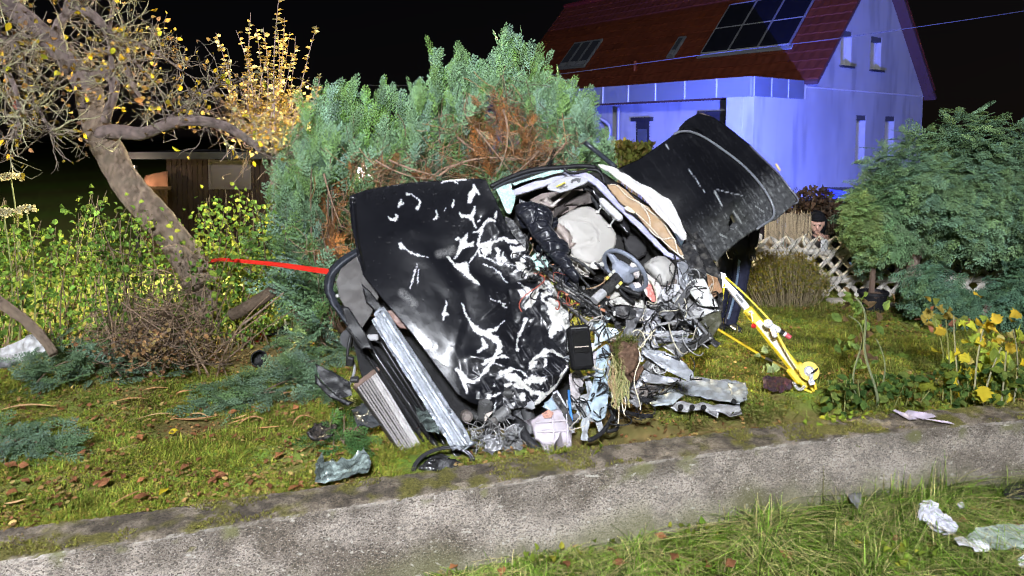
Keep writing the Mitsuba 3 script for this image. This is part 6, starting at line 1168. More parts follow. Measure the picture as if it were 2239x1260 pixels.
n_ = 330000; x = rng.uniform(-5.2, 6.2, n_); t = .145 + rng.random(n_) ** 1.6 * 6.2; y = (yf(x) + yb(x)) / 2 + t
p0 = np.stack([x, y, 0 * x], 1); den = fbm(p0 * 2.2, 3, 91) * .6 + fbm(p0 * 9, 3, 92) * .55; s = soilmask(x, y)
fov = np.abs(x) < .72 * y + .3
keep = (den > .50 + .35 * s) & fov & ~((np.abs(x + .1) < .9) & (y > 7)); p = p0[keep]; den = den[keep]; p[:, 2] = gz(p[:, 0], p[:, 1]) - .004
L = (.022 + .06 * np.clip(den - .5, 0, .4) * 2) * rng.uniform(.6, 1.8, len(p)) * np.where(p[:, 0] > 1.2, 1.25, 1.0)
lt = p[:, 0] < .8
for nm, m, cols in (('lawn_grass', lt, [(.21, .29, .045), (.29, .34, .045), (.15, .24, .035), (.34, .34, .06), (.24, .19, .06), (.38, .40, .07)]), ('lawn_grass', ~lt, [(.18, .23, .045), (.24, .27, .055), (.14, .2, .035), (.28, .29, .08), (.18, .16, .06)])):
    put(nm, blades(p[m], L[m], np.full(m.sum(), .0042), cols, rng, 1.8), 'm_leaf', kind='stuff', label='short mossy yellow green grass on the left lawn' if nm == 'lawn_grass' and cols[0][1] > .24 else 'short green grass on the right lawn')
# moss and clover: small leaf flakes between the blades
n_ = 150000; x = rng.uniform(-4.6, 5.6, n_); t = .145 + rng.random(n_) ** 1.6 * 5.5; y = (yf(x) + yb(x)) / 2 + t; p0 = np.stack([x, y, 0 * x], 1)
keep = (fbm(p0 * 5, 3, 94) > .44) & (np.abs(x) < .72 * y + .3) & (soilmask(x, y) < .5); p = p0[keep]; p[:, 2] = gz(p[:, 0], p[:, 1]) + rng.uniform(0, .014, len(p)); d = rng.normal(size=p.shape); d[:, 2] = np.abs(d[:, 2]) * .6
put('moss_patches', place(tv * [1, 1.6, 1], tf, mats(p, d, rng.uniform(.010, .024, len(p)), rng), pick([(.28, .29, .04), (.36, .36, .045), (.2, .26, .04), (.26, .2, .06)], len(p), rng)), 'm_leaf', kind='stuff', label='moss and clover growing through the lawn')
# verge: longer, bleached and green, tallest against the wall on the right
n_ = 38000; x = rng.uniform(-.9, 4.9, n_); t = -.17 - rng.random(n_) ** 1.3 * 2.0; y = (yf(x) + yb(x)) / 2 + t; p0 = np.stack([x, y, 0 * x], 1)
den = fbm(p0 * 2.4, 3, 95) * .5 + fbm(p0 * 8, 2, 96) * .5 + .10 * np.exp(t * 2.5) * np.clip(x, 0, 2); keep = (den > .47) & (x > .62 * (-t) - .6); p = p0[keep]; dn = den[keep]; tt = t[keep]; p[:, 2] = gz(p[:, 0], p[:, 1]) - .01
L = (.04 + .15 * np.clip(dn - .47, 0, .3) * 3) * rng.uniform(.5, 1.5, len(p)) * (1 + .8 * np.exp(tt * 3) * np.clip(p[:, 0] - .6, 0, 1.6)); L = np.minimum(L, .36)
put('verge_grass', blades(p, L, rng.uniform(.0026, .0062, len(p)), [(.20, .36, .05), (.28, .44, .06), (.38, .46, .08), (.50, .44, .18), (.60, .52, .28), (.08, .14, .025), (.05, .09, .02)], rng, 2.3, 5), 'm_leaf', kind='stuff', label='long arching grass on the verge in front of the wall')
n_ = 42000; x = rng.uniform(-.7, 4.8, n_); t = -.17 - rng.random(n_) * 2.0; y = (yf(x) + yb(x)) / 2 + t; p0 = np.stack([x, y, 0 * x], 1); p0[:, 2] = gz(x, y) + rng.uniform(0, .02, n_); d = rng.normal(size=p0.shape); d[:, 2] = np.abs(d[:, 2]) * .5
put('verge_moss', place(tv * [1, 1.3, 1], tf, mats(p0, d, rng.uniform(.012, .03, n_), rng), pick([(.2, .25, .045), (.27, .28, .05), (.17, .14, .05), (.28, .21, .1)], n_, rng)), 'm_leaf', kind='stuff', label='moss and dry thatch under the verge grass')
# clumps of young broad leaves on the verge
for lab, u, v, n_ in (('bright green weed clump on the verge against the wall, middle', 1300, 1180, 60), ('bright green weed clump right of the middle of the verge', 1480, 1170, 60), ('tall weed clump with dead leaves on the verge before the wall', 1830, 1090, 110), ('small green weed near the bottom edge of the verge', 1200, 1235, 22), ('yellow green weed clump at the lower right of the verge', 1960, 1240, 50), ('small weed clump on the verge right of the tall clump', 1900, 1060, 40)):
    k = thing('weed_clump', lab, 'weed'); b = G(u, v); lp = b + rng.normal(size=(n_, 3)) * [.11, .07, .03]; lp[:, 2] = gz(lp[:, 0], lp[:, 1]) + rng.random(n_) * .1
    leaves('leaves', k, lp, rng.normal(size=(n_, 3)) + [0, -.2, .4], .045, [(.16, .24, .03), (.22, .28, .04), (.3, .32, .04), (.12, .17, .03)], rng)

# brown leaf litter, needles and bark crumbs strewn over the garden
rng = np.random.default_rng(121); n_ = 26000; x = rng.uniform(-5, 5.5, n_); t = .15 + rng.random(n_) ** 1.6 * 6; y = (yf(x) + yb(x)) / 2 + t; p0 = np.stack([x, y, 0 * x], 1)
keep = (fbm(p0 * 1.7, 3, 97) + np.clip(-x, -.5, 3) * .06 > .49) & (np.abs(x) < .72 * y + .3); p = p0[keep]; p[:, 2] = gz(p[:, 0], p[:, 1]) + rng.uniform(.008, .045, len(p)); d = rng.normal(size=p.shape) * [1, 1, .3]
put('leaf_litter', place(*LEAF, mats(p, d, rng.uniform(.012, .042, len(p)), rng, np.tile([0, 0, 1.], (len(p), 1)), .8), pick([(.22, .11, .05), (.3, .17, .07), (.15, .085, .05), (.38, .24, .08), (.42, .3, .12)], len(p), rng, .25)), 'm_leaf', kind='stuff', label='small brown and orange leaf litter strewn over the lawn')
# ------------------------------------------------------------------ things in and around the wreck
def flat(name, label, cat, pts, y0z, mat, col, part='body', group=None, **kw):
    """a sheet lying on the ground: outline in the picture, its height above the ground"""
    k = thing(name, label, cat, group); o = []
    for r in pts:
        z = y0z if len(r) < 3 else r[2]; p = G(r[0], r[1]); o.append((r[0], r[1], float(gnd(r[0], r[1], p[2] + z)[1])))
    put(part, sheet(o, col=col, **kw), mat, k, smooth=cat not in ('glass', 'bottle')); return k
jk = thing('puffer_jacket', 'black quilted puffer jacket hanging over the broken dashboard', 'jacket')
quilt = [([(1135, 470), (1160, 462), (1195, 480)], 1.6), ([(1146, 500), (1175, 490), (1208, 498)], 1.6), ([(1158, 520), (1190, 512), (1222, 525)], 1.6), ([(1170, 540), (1205, 535), (1244, 540)], 1.6), ([(1190, 565), (1215, 555), (1245, 560)], 1.6), ([(1205, 580), (1235, 575), (1255, 585)], 1.6), ([(1225, 600), (1250, 592), (1262, 598)], 1.5), ([(1165, 447), (1170, 470), (1160, 500)], 1.3), ([(1185, 455), (1190, 470)], 1.3)]
def jshape(q, p): return -.016 * strokes(q, quilt) + .020 * (1 - np.abs(2 * fbm(p * 9, 1, 3) - 1) * 2) + .004 * (1 - np.abs(2 * fbm(p * 26, 1, 4) - 1) * 2)
jo = [(1124, 452), (1132, 447), (1144, 444), (1157, 442), (1170, 443), (1185, 447), (1196, 454), (1206, 463), (1211, 473), (1210, 486), (1207, 497), (1213, 510), (1221, 523), (1234, 528), (1244, 536), (1247, 549), (1240, 560), (1247, 572), (1254, 586), (1262, 598), (1266, 610), (1264, 622), (1250, 617), (1238, 605), (1227, 591), (1213, 577), (1201, 563), (1188, 549), (1176, 534), (1164, 520), (1155, 506), (1149, 494), (1140, 484), (1128, 470)]
put('shell', sheet(yo(jo, -.2), res=2.3, thick=.03, bulge=.075, round_=1, seed=3, shape=jshape, col=(.011, .012, .018)), 'm_nylon', jk, smooth=True)
# rescue struts
st = thing('rescue_strut', 'yellow telescopic rescue strut propping the rear of the wreck', 'strut')
YEL = (.62, .47, .02); ft, hd = G(1776, 858) + ez * .02, at(1583, 612, 6.35)
ax = (hd - ft) / np.linalg.norm(hd - ft); LT = np.linalg.norm(hd - ft); sx = np.cross(ax, [0, -1, 0]); sx /= np.linalg.norm(sx); sy = np.cross(ax, sx)
RS = np.stack([ax, sx, sy], 1)
A = Acc(); box(A, ft + ax * LT * .42, (LT * .62, .085, .085), YEL, RS, .012); tubek = put('outer_tube', A, 'm_satin', st, dirt=.9)
A = Acc(); box(A, ft + ax * LT * .40 - np.sign((EYE - ft) @ sy) * -sy * .0445, (LT * .42, .05, .002), (.66, .62, .5), RS); put('label_strip', A, 'm_satin', tubek, dirt=.3)
A = Acc()
for k in range(9):
    box(A, ft + ax * LT * (.56 - .016 * k) + np.sign((EYE - ft) @ sy) * sy * .0455, (.008, .03 * (1 if k % 3 else .6), .002), (.35, .3, .1), RS)
put('worn_print', A, 'm_satin', tubek)
A = Acc(); box(A, ft + ax * LT * .84, (LT * .24, .062, .062), (.40, .40, .44), RS, .008); box(A, ft + ax * LT * .82 + np.sign((EYE - ft) @ sy) * sy * .032, (.09, .025, .004), (.03, .03, .03), RS); put('inner_tube', A, 'm_metal', st, dirt=.3)
A = Acc(); m_ = trimesh.creation.box((.14, .10, .07)); m_.apply_transform(trimesh.transformations.rotation_matrix(.5, [0, 0, 1])); v = np.array(m_.vertices); v[v[:, 0] > 0] *= [1, .5, 1]; A.add(hd + v @ RS.T, np.array(m_.faces), (.62, .62, .64)); put('head', A, 'm_metal', st, dirt=.3)
A = Acc(); sc_ = np.sign((EYE - ft) @ sy)
for k, (a, w) in enumerate(((.10, .14), (.04, .10))): box(A, ft + ax * (LT * .06 + a), (.14, w, .09), YEL, RS, .01)
for q in (-1, 0, 1): box(A, ft + ax * .015 + sx * q * .035, (.06, .022, .09), YEL, RS @ trimesh.transformations.rotation_matrix(.5 * q, [0, 0, 1])[:3, :3], .005)
put('foot', A, 'm_satin', st, dirt=.4)
wc = at(1769, 812, 5.9); A = Acc(); m_ = trimesh.creation.annulus(.042, .078, .03, sections=40); al = trimesh.geometry.align_vectors([0, 0, 1], [-.25, -.9, .35]); m_.apply_transform(al); m_.apply_translation(wc); A.mesh(m_, (.62, .46, .03)); wk_ = put('strap_reel', A, 'm_satin', st, smooth=35)
A = Acc(); m_ = trimesh.creation.annulus(.022, .041, .034, sections=32); m_.apply_transform(al); m_.apply_translation(wc); A.mesh(m_, (.10, .1, .11)); m_ = trimesh.creation.cylinder(.022, .045, sections=20); m_.apply_transform(al); m_.apply_translation(wc); A.mesh(m_, (.6, .6, .62)); put('hub', A, 'm_metal', wk_, smooth=35)
A = Acc(); bar(A, wc + np.array([0, -.04, 0]), at(1774, 836, 5.82), .03, .015, (.6, .6, .63), (0, 1, 0)); bar(A, at(1772, 830, 5.84), at(1777, 842, 5.82), .045, .02, (.5, .5, .55), (0, 1, 0)); A.tube([wc + np.array([.0, -.05, .0]), at(1788, 806, 5.82)], .007, (.02, .02, .02)); put('crank', A, 'm_metal', wk_)
def ribbon(pts, w, c, mat, name, parent, n=30, nrm=(0, -1, .3), th=.002):
    p = spline(pix(pts) if np.asarray(pts).shape[1] == 3 and not isinstance(pts, np.ndarray) else pts, n); t = np.gradient(p, axis=0); t /= np.linalg.norm(t, axis=1, keepdims=True); s = np.cross(t, nrm); s /= np.linalg.norm(s, axis=1, keepdims=True)
    w = np.broadcast_to(w, (n,))[:, None]; v = np.vstack([p - s * w / 2, p + s * w / 2]); i = np.arange(n - 1); f = np.vstack([np.stack([i, i + 1, i + n + 1], 1), np.stack([i, i + n + 1, i + n], 1)]); v, f = solidify(v, f, th); return put(name, (v, f, c), mat, parent, smooth=True)
ribbon([(1586, 606, 6.3), (1640, 655, 6.15), (1693, 712, 6.02)], .016, (.62, .5, .03), 'm_satin', 'strap', st)
ribbon([(1696, 722, 6.0), (1725, 775, 5.92), (1750, 812, 5.86)], .018, (.62, .5, .06), 'm_satin', 'strap', st)
ribbon([(1584, 622, 6.3), (1578, 660, 6.3), (1573, 695, 6.28)], .018, (.62, .48, .02), 'm_satin', 'strap', st)
A = Acc(); bar(A, at(1676, 708, 6.03), at(1706, 724, 6.0), .05, .07, (.68, .68, .70), (0, -1, .2), .015); bar(A, at(1688, 718, 5.98), at(1696, 738, 5.96), .04, .03, (.66, .66, .7), (0, -1, .2), .01); A.mesh(trimesh.creation.icosphere(2, .038).apply_translation(at(1680, 708, 6.02)), (.68, .68, .7)); rt = put('ratchet', A, 'm_satin', st, dirt=.15)
A = Acc(); A.tube([at(1703, 722, 6.0), at(1715, 730, 5.99)], .02, (.015, .015, .016), 10); A.tube([at(1714, 729, 5.99), at(1718, 732, 5.985)], .022, (.7, .66, .66), 10); A.tube([at(1717, 731, 5.99), at(1729, 739, 5.97)], [.022, .019], (.62, .10, .12), 10); put('grip', A, 'm_satin', rt, smooth=40)
cable_ = lambda pts, r, c, par, nm='cord': put(nm, (lambda vf: (vf[0], vf[1], c))(tube(spline(pix(pts), 12), r, 6)), 'm_satin', par, smooth=True)
cable_([(1642, 682, 6.05), (1644, 690, 6.02), (1646, 704, 6.0)], .004, (.7, .7, .65), st); cable_([(1638, 684, 6.05), (1643, 681, 6.03), (1646, 686, 6.03)], .007, (.6, .6, .6), st, 'hook')
A = Acc(); A.mesh(trimesh.creation.icosphere(2, .021).apply_translation(at(1648, 713, 6.0)), (.55, .02, .02)); put('pin_knob', A, 'm_gloss', st, smooth=True)
rod = thing('ratchet_bar', 'thin yellow bar with a red end lying between wreck and strut foot', 'bar')
q0, q1, q2, q3, q4 = [G(u, v) + ez * h for u, v, h in ((1519, 758, .30), (1553, 770, .27), (1674, 812, .12), (1690, 817, .11), (1740, 836, .07))]
A = Acc(); A.tube([q0, q1], .016, (.55, .03, .03), 10); put('red_end', A, 'm_satin', rod, smooth=40)
A = Acc(); A.tube([q1, q2], .013, (.55, .4, .02), 10); put('shaft', A, 'm_satin', rod, smooth=40)
A = Acc(); A.tube([q2, q3], .014, (.05, .05, .05), 10); A.tube([q3, q4], .012, (.5, .42, .12), 10); put('joint', A, 'm_satin', rod, smooth=40)
cb_ = thing('chain', 'short bright chain lying at the foot of the yellow strut', 'chain'); A = Acc()
for k, t in enumerate(np.linspace(0, 1, 11)):
    c = at(1736 + 22 * t, 838 + 14 * math.sin(t * 2.6), 5.88 - .02 * t); m_ = trimesh.creation.torus(.012, .003, 16, 8); m_.apply_transform(trimesh.transformations.rotation_matrix(1.2 * (k % 2) + .4, [1, .4, 0])); A.mesh(m_.apply_translation(c), (.55, .55, .56))
put('links', A, 'm_metal', cb_, smooth=True)
flat('torn_bag', 'dark crumpled bag with reddish lining beneath the yellow bar', 'bag', [(1668, 830), (1690, 826), (1715, 830), (1738, 842), (1720, 856), (1690, 860), (1668, 852)], .05, 'm_satin', noisecol((.10, .03, .04), .7, 20, 2, (.02, .02, .03), .8), res=3, crumple=((.03, 12, 1),), seed=2)
# soil clod with grass and roots dangling from the crushed flank
cl = thing('soil_clod', 'clod of brown soil with grass roots caught in the crushed flank', 'soil')
co = Z8([(505, 590), (540, 550), (600, 540), (640, 560), (655, 620), (645, 690), (620, 740), (570, 790), (530, 760), (505, 700), (495, 640)])
put('soil', sheet(yo(co, -.28), res=2.6, thick=.06, bulge=.06, seed=4, crumple=((.03, 14, 0), (.012, 40, 0)), col=noisecol((.105, .062, .04), .6, 40, 3)), 'm_matte', cl, smooth=True)
rng = np.random.default_rng(91); pp_ = np.array([at(*z, Yc(*z) - .31) for z in Z8([(rng.uniform(500, 650), rng.uniform(530, 600)) for k in range(500)] + [(rng.uniform(485, 530), rng.uniform(560, 900)) for k in range(420)])]); M = mats(pp_, rng.normal(size=pp_.shape) + [0, -.2, .2], rng.uniform(.02, .07, len(pp_)), rng)
put('grass', place(np.array([[0, -.05, 0], [0, .05, 0], [1, 0, 0]]), tf, M, pick([(.12, .15, .03), (.17, .17, .05), (.2, .17, .08), (.09, .12, .03)], len(M), rng)), 'm_leaf', cl, kind='stuff')
A = Acc()
for k in range(46):
    (u, v), = Z8([(rng.uniform(470, 560), rng.uniform(640, 860))]); pts = [(u, v, Yc(u, v) - .3)]
    for s in range(3): u, v = u + rng.normal() * 7 + 1, v + rng.uniform(8, 26); pts.append((u, v, Yc(u, v) - .32))
    vv, ff = tube(spline(pix(pts), 8), rng.uniform(.002, .006), 4, False); A.add(vv, ff, np.array([(.24, .22, .09), (.34, .30, .18), (.18, .2, .06), (.28, .2, .09)][rng.integers(4)]))
put('roots', A, 'm_matte', cl, kind='stuff')
# greenish glass mat and other bits near the wall
gl = lambda q, p, n: np.array([.30, .37, .35]) * (.02 + 1.5 * fbm(np.stack([(q[:, 0] * .3 + q[:, 1]) / 3.2, (q[:, 0] - q[:, 1] * .3) / 26, 0 * q[:, 0]], 1), 3, 3) ** 2)[:, None]
flat('glass_mat', 'crumpled mat of shattered greenish glass by the wall below the radiator', 'glass', [(688, 1052), (692, 1020), (704, 1004), (712, 1022), (735, 1020), (770, 1006), (795, 992), (808, 1010), (812, 1032), (800, 1045), (760, 1053), (720, 1058)], .06, 'm_gloss', gl, res=2.6, thick=.004, crumple=((.045, 8, 1), (.012, 30, 1)), seed=3)
flat('glass_mat', 'shard of dark greenish glass behind the silver bumper beam', 'glass', [(905, 880), (920, 872), (945, 905), (962, 935), (960, 950), (935, 945), (912, 915)], .18, 'm_gloss', lambda q, p, n: gl(q, p, n) * .7, res=3, crumple=((.02, 10, 1),), seed=4)
flat('glass_mat', 'grey crumpled plastic sheet among cypress sprays left of the radiator', 'sheet', [(770, 905), (800, 885), (830, 900), (840, 935), (810, 945), (780, 935)], .12, 'm_gloss', noisecol((.06, .065, .07), .5, 20, 3), res=3, crumple=((.04, 8, 1),), seed=5)
flat('debris_piece', 'black broken plastic trim on the lawn left of the radiator', 'debris', [(668, 952), (690, 930), (715, 925), (738, 935), (730, 955), (700, 962)], .06, 'm_satin', noisecol((.014, .013, .013), .6, 30, 3, (.15, .12, .1), .4), res=3, thick=.02, crumple=((.03, 14, 1),), seed=6)
flat('soil_patch', 'torn brown bark mulch beside the broken trim', 'soil', [(760, 940), (790, 935), (800, 960), (770, 970), (745, 960)], .04, 'm_matte', noisecol((.12, .07, .045), .5, 30, 3), res=3, crumple=((.03, 18, 1),), seed=7)
bk = thing('plastic_pot', 'black plastic pot lying on its side on the lawn', 'pot'); c = G(560, 800) + ez * .075
def lathe(prof, n=32):
    p = np.asarray(prof, float); an = np.arange(n) * 2 * np.pi / n; v = np.stack([p[:, None, 0] * np.cos(an), p[:, None, 0] * np.sin(an), p[:, None, 1] + 0 * an], -1).reshape(-1, 3); i, j = np.meshgrid(np.arange(len(p) - 1), np.arange(n), indexing='ij'); j2 = (j + 1) % n; q = np.stack([i * n + j, i * n + j2, (i + 1) * n + j2, (i + 1) * n + j], -1).reshape(-1, 4); return v, np.vstack([q[:, [0, 1, 2]], q[:, [0, 2, 3]]])
v, f = lathe([(.0, 0), (.05, 0), (.068, .12), (.075, .12), (.075, .135), (.066, .135), (.05, .01), (0, .01)]); R_ = trimesh.geometry.align_vectors([0, 0, 1], [.5, -.8, .2])[:3, :3]; put('body', (c + v @ R_.T, f, (.010, .010, .011)), 'm_satin', bk, smooth=40)
rb2 = thing('red_bowl', 'broken red plastic shell lying on the lawn behind the black pot', 'bowl'); v, f = lathe([(0, 0), (.05, .005), (.085, .04), (.092, .07), (.086, .07), (.078, .045), (.045, .015), (0, .01)]); v = v * [1.15, .8, .8]; put('body', (G(558, 745) + [0, .0, -.01] + v @ trimesh.geometry.align_vectors([0, 0, 1], [-.1, -.5, .8])[:3, :3].T, f, (.36, .012, .015)), 'm_gloss', rb2, smooth=40)
bb_ = thing('black_box', 'dark broken fitting with a ribbed cylinder under the cypress branch', 'debris'); A = Acc(); c = G(600, 735); box(A, c + [.06, .05, .06], (.2, .14, .10), (.012, .012, .015), None, .012); m_ = trimesh.creation.cylinder(.05, .11, sections=24).apply_translation(c + [-.07, 0, .06]); A.mesh(m_, (.014, .014, .015)); put('body', A, 'm_satin', bb_)
A = Acc(); box(A, c + [.12, .08, .13], (.24, .2, .012), (.3, .31, .3), np.stack([[.95, .2, .2], [-.2, .98, 0], [-.2, -.04, .98]], 1)); put('grille', A, 'm_metal', bb_)
for k in range(3):
    A = Acc(); box(A, c + [.12, .02 + k * .06, .145], (.22, .012, .012), (.45, .45, .44), np.stack([[.95, .2, .2], [-.2, .98, 0], [-.2, -.04, .98]], 1)); put('slat', A, 'm_metal', bb_)
bp = thing('bumper_fragment', 'white crumpled bumper fragment among brushwood at the left edge', 'debris')
o_ = [(-30, 775), (20, 755), (60, 738), (95, 733), (112, 745), (104, 768), (85, 778), (60, 790), (30, 800), (0, 806), (-30, 800)]
put('shell', sheet([(u, v, G(u, 815)[1] - .02 + (815 - v) * .001) for u, v in o_], res=3, thick=.006, crumple=((.03, 6, 1), (.01, 22, 0)), seed=8, col=noisecol((.60, .60, .62), .2, 9, 3, (.12, .1, .08), .5)), 'm_satin', bp, smooth=True)
put('reflector', sheet([(u, v, G(u, 815)[1] - .06) for u, v in [(-5, 790), (20, 783), (34, 790), (25, 803), (0, 806)]], res=3, thick=.02, bulge=.02, crumple=((.008, 14, 1),), seed=9, col=noisecol((.25, .25, .27), .4, 20, 3)), 'm_metal', bp, smooth=True)
def log(name, label, cat, pts, r0, r1, c, mat='m_bark'):
    k = thing(name, label, cat); cc = spline(pix(pts), 30); v, f = tube(cc, np.linspace(r0, r1, 30), 10); ax_ = np.repeat(cc, 10, 0); v = ax_ + (v - ax_) * (1 + (fbm(v * 20, 3, 3) - .5)[:, None] * .5); put('wood', (v, f, np.array(c) * (.5 + fbm(v * [30, 30, 10], 3, 3)[:, None])), mat, k, smooth=True)
log('branch', 'broken brown branch leaning over the white bumper fragment', 'branch', [(-30, 640, 5.9), (40, 690, 5.85), (90, 735, 5.8), (118, 775, 5.75)], .045, .035, (.2, .15, .11))
log('plank', 'dark old plank leaning under the right rose bush', 'plank', [(505, 690, 6.9), (560, 660, 6.9), (615, 625, 6.9)], .06, .06, (.09, .065, .045), 'm_matte')
log('fence_post', 'short grey wooden post among the right rose bushes', 'post', [(545, 640, 7.4), (545, 580, 7.4), (543, 520, 7.4)], .05, .05, (.2, .17, .14), 'm_matte')
log('thin_branch', 'thin bare twig sticking out of the leaves beside the red shell', 'branch', [(530, 710, 6.6), (570, 680, 6.6), (620, 640, 6.6)], .012, .006, (.2, .15, .11), 'm_matte')
# red barrier tape
tape = thing('barrier_tape', 'red barrier tape stretched from the bushes to the wheel arch', 'tape')
tp_ = pix([(372, 588, 7.8), (430, 578, 7.5), (478, 568, 6.75), (492, 568, 6.55), (550, 573, 6.35), (610, 579, 6.15), (660, 586, 6.0), (718, 594, 5.84)]); ribbon(tp_, np.interp(np.linspace(0, 1, 60), [0, .4, .7, 1], [.026, .03, .034, .046]), (.62, .025, .015), 'm_satin', 'band', tape, 60, (0, -1, .15))
# splinters of wood and fallen leaves
rng = np.random.default_rng(101)
spl = [(235, 893, 325, 888), (300, 925, 380, 921), (375, 922, 480, 922), (500, 935, 555, 925), (505, 925, 540, 918), (520, 938, 575, 932), (555, 946, 620, 940), (415, 915, 455, 922), (240, 1118, 318, 1090), (310, 862, 370, 855), (430, 850, 465, 846), (600, 878, 650, 868), (640, 850, 700, 835), (10, 1112, 60, 1108), (120, 975, 200, 960), (385, 872, 430, 868), (0, 905, 120, 900), (640, 940, 690, 930), (620, 1010, 680, 985), (1305, 905, 1340, 870), (1325, 925, 1355, 900), (1290, 935, 1330, 915)]
for k, (u0, v0, u1, v1) in enumerate(spl):
    a, b = G(u0, v0) + ez * .03, G(u1, v1) + ez * rng.uniform(.02, .06); kk = thing('wood_splinter', 'pale orange splinter of torn wood lying on the lawn' if k < 19 else 'orange splinter of wood below the crushed flank', 'splinter', 'wood splinters on the lawn' if k < 19 else 'wood splinters below the flank')
    n_ = 12; c = spline([a, (a + b) / 2 + rng.normal(size=3) * .02, b], n_); w = rng.uniform(.006, .016) * np.sin(np.linspace(.25, 3.0, n_)); v, f = tube(c, w, 5); ax_ = np.repeat(c, 5, 0); v = ax_ + (v - ax_) * np.array([1, 1, .45]); put('wood', (v, f, np.array([(.40, .22, .09), (.42, .27, .13), (.30, .16, .07)][k % 3]) * (.6 + .8 * fbm(v * 40, 2, k)[:, None])), 'm_matte', kk)
ov = [(215, 1078, 0), (235, 1065, 0), (265, 1060, 0), (220, 1055, 0), (300, 1068, 2), (370, 1082, 1), (480, 1050, 2), (455, 1070, 0), (620, 1002, 2), (630, 1085, 2), (470, 1055, 0), (40, 1035, 0), (65, 1030, 0), (250, 1000, 2), (310, 975, 2), (370, 960, 1), (430, 965, 0), (500, 915, 2), (120, 1120, 0), (15, 1095, 2), (580, 975, 0), (700, 965, 2), (690, 985, 0), (395, 1040, 0), (545, 1075, 0), (770, 1062, 2), (755, 1075, 2), (160, 1060, 0), (330, 1100, 0), (200, 930, 0), (140, 905, 2), (470, 800, 2), (500, 820, 0), (440, 775, 2), (420, 740, 1), (380, 725, 1), (620, 770, 0), (660, 800, 2), (540, 825, 2), (350, 840, 0), (90, 1000, 2), (640, 905, 2)]
vg = [(1000, 1250, 2), (1270, 1203, 2), (1285, 1190, 0), (1640, 1130, 2), (1735, 1240, 2), (1550, 1245, 0), (1585, 1252, 0), (1875, 1165, 2), (1885, 1200, 1), (2150, 1130, 2), (2120, 1150, 0), (2180, 1205, 2), (2165, 1035, 2), (1745, 1075, 1), (1780, 1085, 0), (1690, 1170, 0), (1350, 1230, 0), (1340, 1245, 0), (1480, 1225, 0), (1400, 1180, 1), (1945, 1190, 0), (1100, 1255, 2), (2230, 1160, 2), (2045, 1200, 0), (1460, 1190, 2), (1230, 1245, 0)]
def dead_leaf(name, label, u, v, kind_, s, group):
    r = np.random.default_rng(int(u * 7 + v)); b = G(u, v) + ez * .04; kk = thing(name, label, 'leaf', group); t = np.linspace(0, 1, 6); hw = np.sin(np.clip(t * 1.02, 0, 1) ** .8 * np.pi) * .27 + .01; V_ = []
    for x_, h_ in zip(t, hw):
        for q in (-1, -.5, 0, .5, 1): V_.append([x_, q * h_ * (1 + .25 * math.sin(9 * x_ + q * 3)), .35 * abs(q) * h_ * r.uniform(.4, 1.2) + .12 * math.sin(x_ * 3 + q)])
    V_ = np.array(V_); F_ = np.array([[i * 5 + j, i * 5 + j + 1, (i + 1) * 5 + j + 1] for i in range(5) for j in range(4)] + [[i * 5 + j, (i + 1) * 5 + j + 1, (i + 1) * 5 + j] for i in range(5) for j in range(4)]); a = r.uniform(0, 6.28); M = mats(b[None], np.array([[math.cos(a), math.sin(a), r.uniform(-.1, .3)]]), s * r.uniform(.75, 1.25), r, np.array([[0, -.3, 1.]]), .4)
    c = np.array([[(.26, .115, .055), (.5, .40, .03), (.42, .19, .08)][kind_]]) * r.uniform(.75, 1.25); vv, ff, _ = place(V_, F_, M, c); vv, ff = solidify(vv, ff, .0008); put('blade', (vv, ff, c * (.6 + .8 * fbm(vv * 60, 2, int(u))[:, None])), 'm_leaf', kk, smooth=True)
for u, v, k in ov: dead_leaf('fallen_leaf', ('brown', 'yellow', 'rusty orange')[k] + ' fallen leaf lying on the mossy left lawn', u, v, k, .075, ('brown', 'yellow', 'orange')[k] + ' leaves fallen on the left lawn')
for u, v, k in vg: dead_leaf('fallen_leaf', ('dark brown', 'yellow', 'rusty orange')[k] + ' curled leaf lying on the verge below the wall', u, v, k, .088, ('brown', 'yellow', 'orange')[k] + ' leaves fallen on the verge')
for k in range(24):
    u, v = rng.uniform(0, 640), rng.uniform(790, 1090)
    dead_leaf('fallen_leaf', 'brown fallen leaf lying on the mossy left lawn', u, v, 0, .05, 'brown leaves fallen on the left lawn')
# litter on the verge and on the wall
foil = lambda q, p, n: np.array([.62, .62, .70]) * (.45 + .9 * nz(p * 45, 3) * (.6 + .5 * nz(p * 110, 5)))[:, None]
flat('plastic_bottle', 'crumpled clear plastic bottle lying on the verge at the lower right', 'bottle', [(2006, 1125), (2010, 1112), (2024, 1108), (2034, 1098), (2042, 1110), (2060, 1125), (2080, 1140), (2092, 1155), (2088, 1166), (2074, 1168), (2050, 1160), (2026, 1146), (2010, 1138)], .09, 'm_gloss', foil, res=2.4, thick=.02, bulge=.035, crumple=((.02, 24, 1), (.006, 70, 1)), seed=11)
flat('glass_sheet', 'shattered greenish glass sheet on the verge at the right edge', 'glass', [(2110, 1178), (2130, 1162), (2160, 1152), (2200, 1148), (2245, 1150), (2260, 1180), (2240, 1200), (2200, 1202), (2160, 1200), (2125, 1195)], .07, 'm_gloss', lambda q, p, n: np.array([.36, .42, .36]) * (.4 + .9 * nz(p * 120, 3))[:, None], res=2.6, crumple=((.02, 8, 1),), seed=12)
flat('paper_scrap', 'white torn edge strip beside the bottle on the verge', 'scrap', [(2086, 1180), (2100, 1176), (2130, 1182), (2160, 1192), (2168, 1200), (2130, 1202), (2110, 1194), (2098, 1196)], .08, 'm_satin', (.66, .66, .7), res=2.6, crumple=((.015, 20, 1),), seed=13)
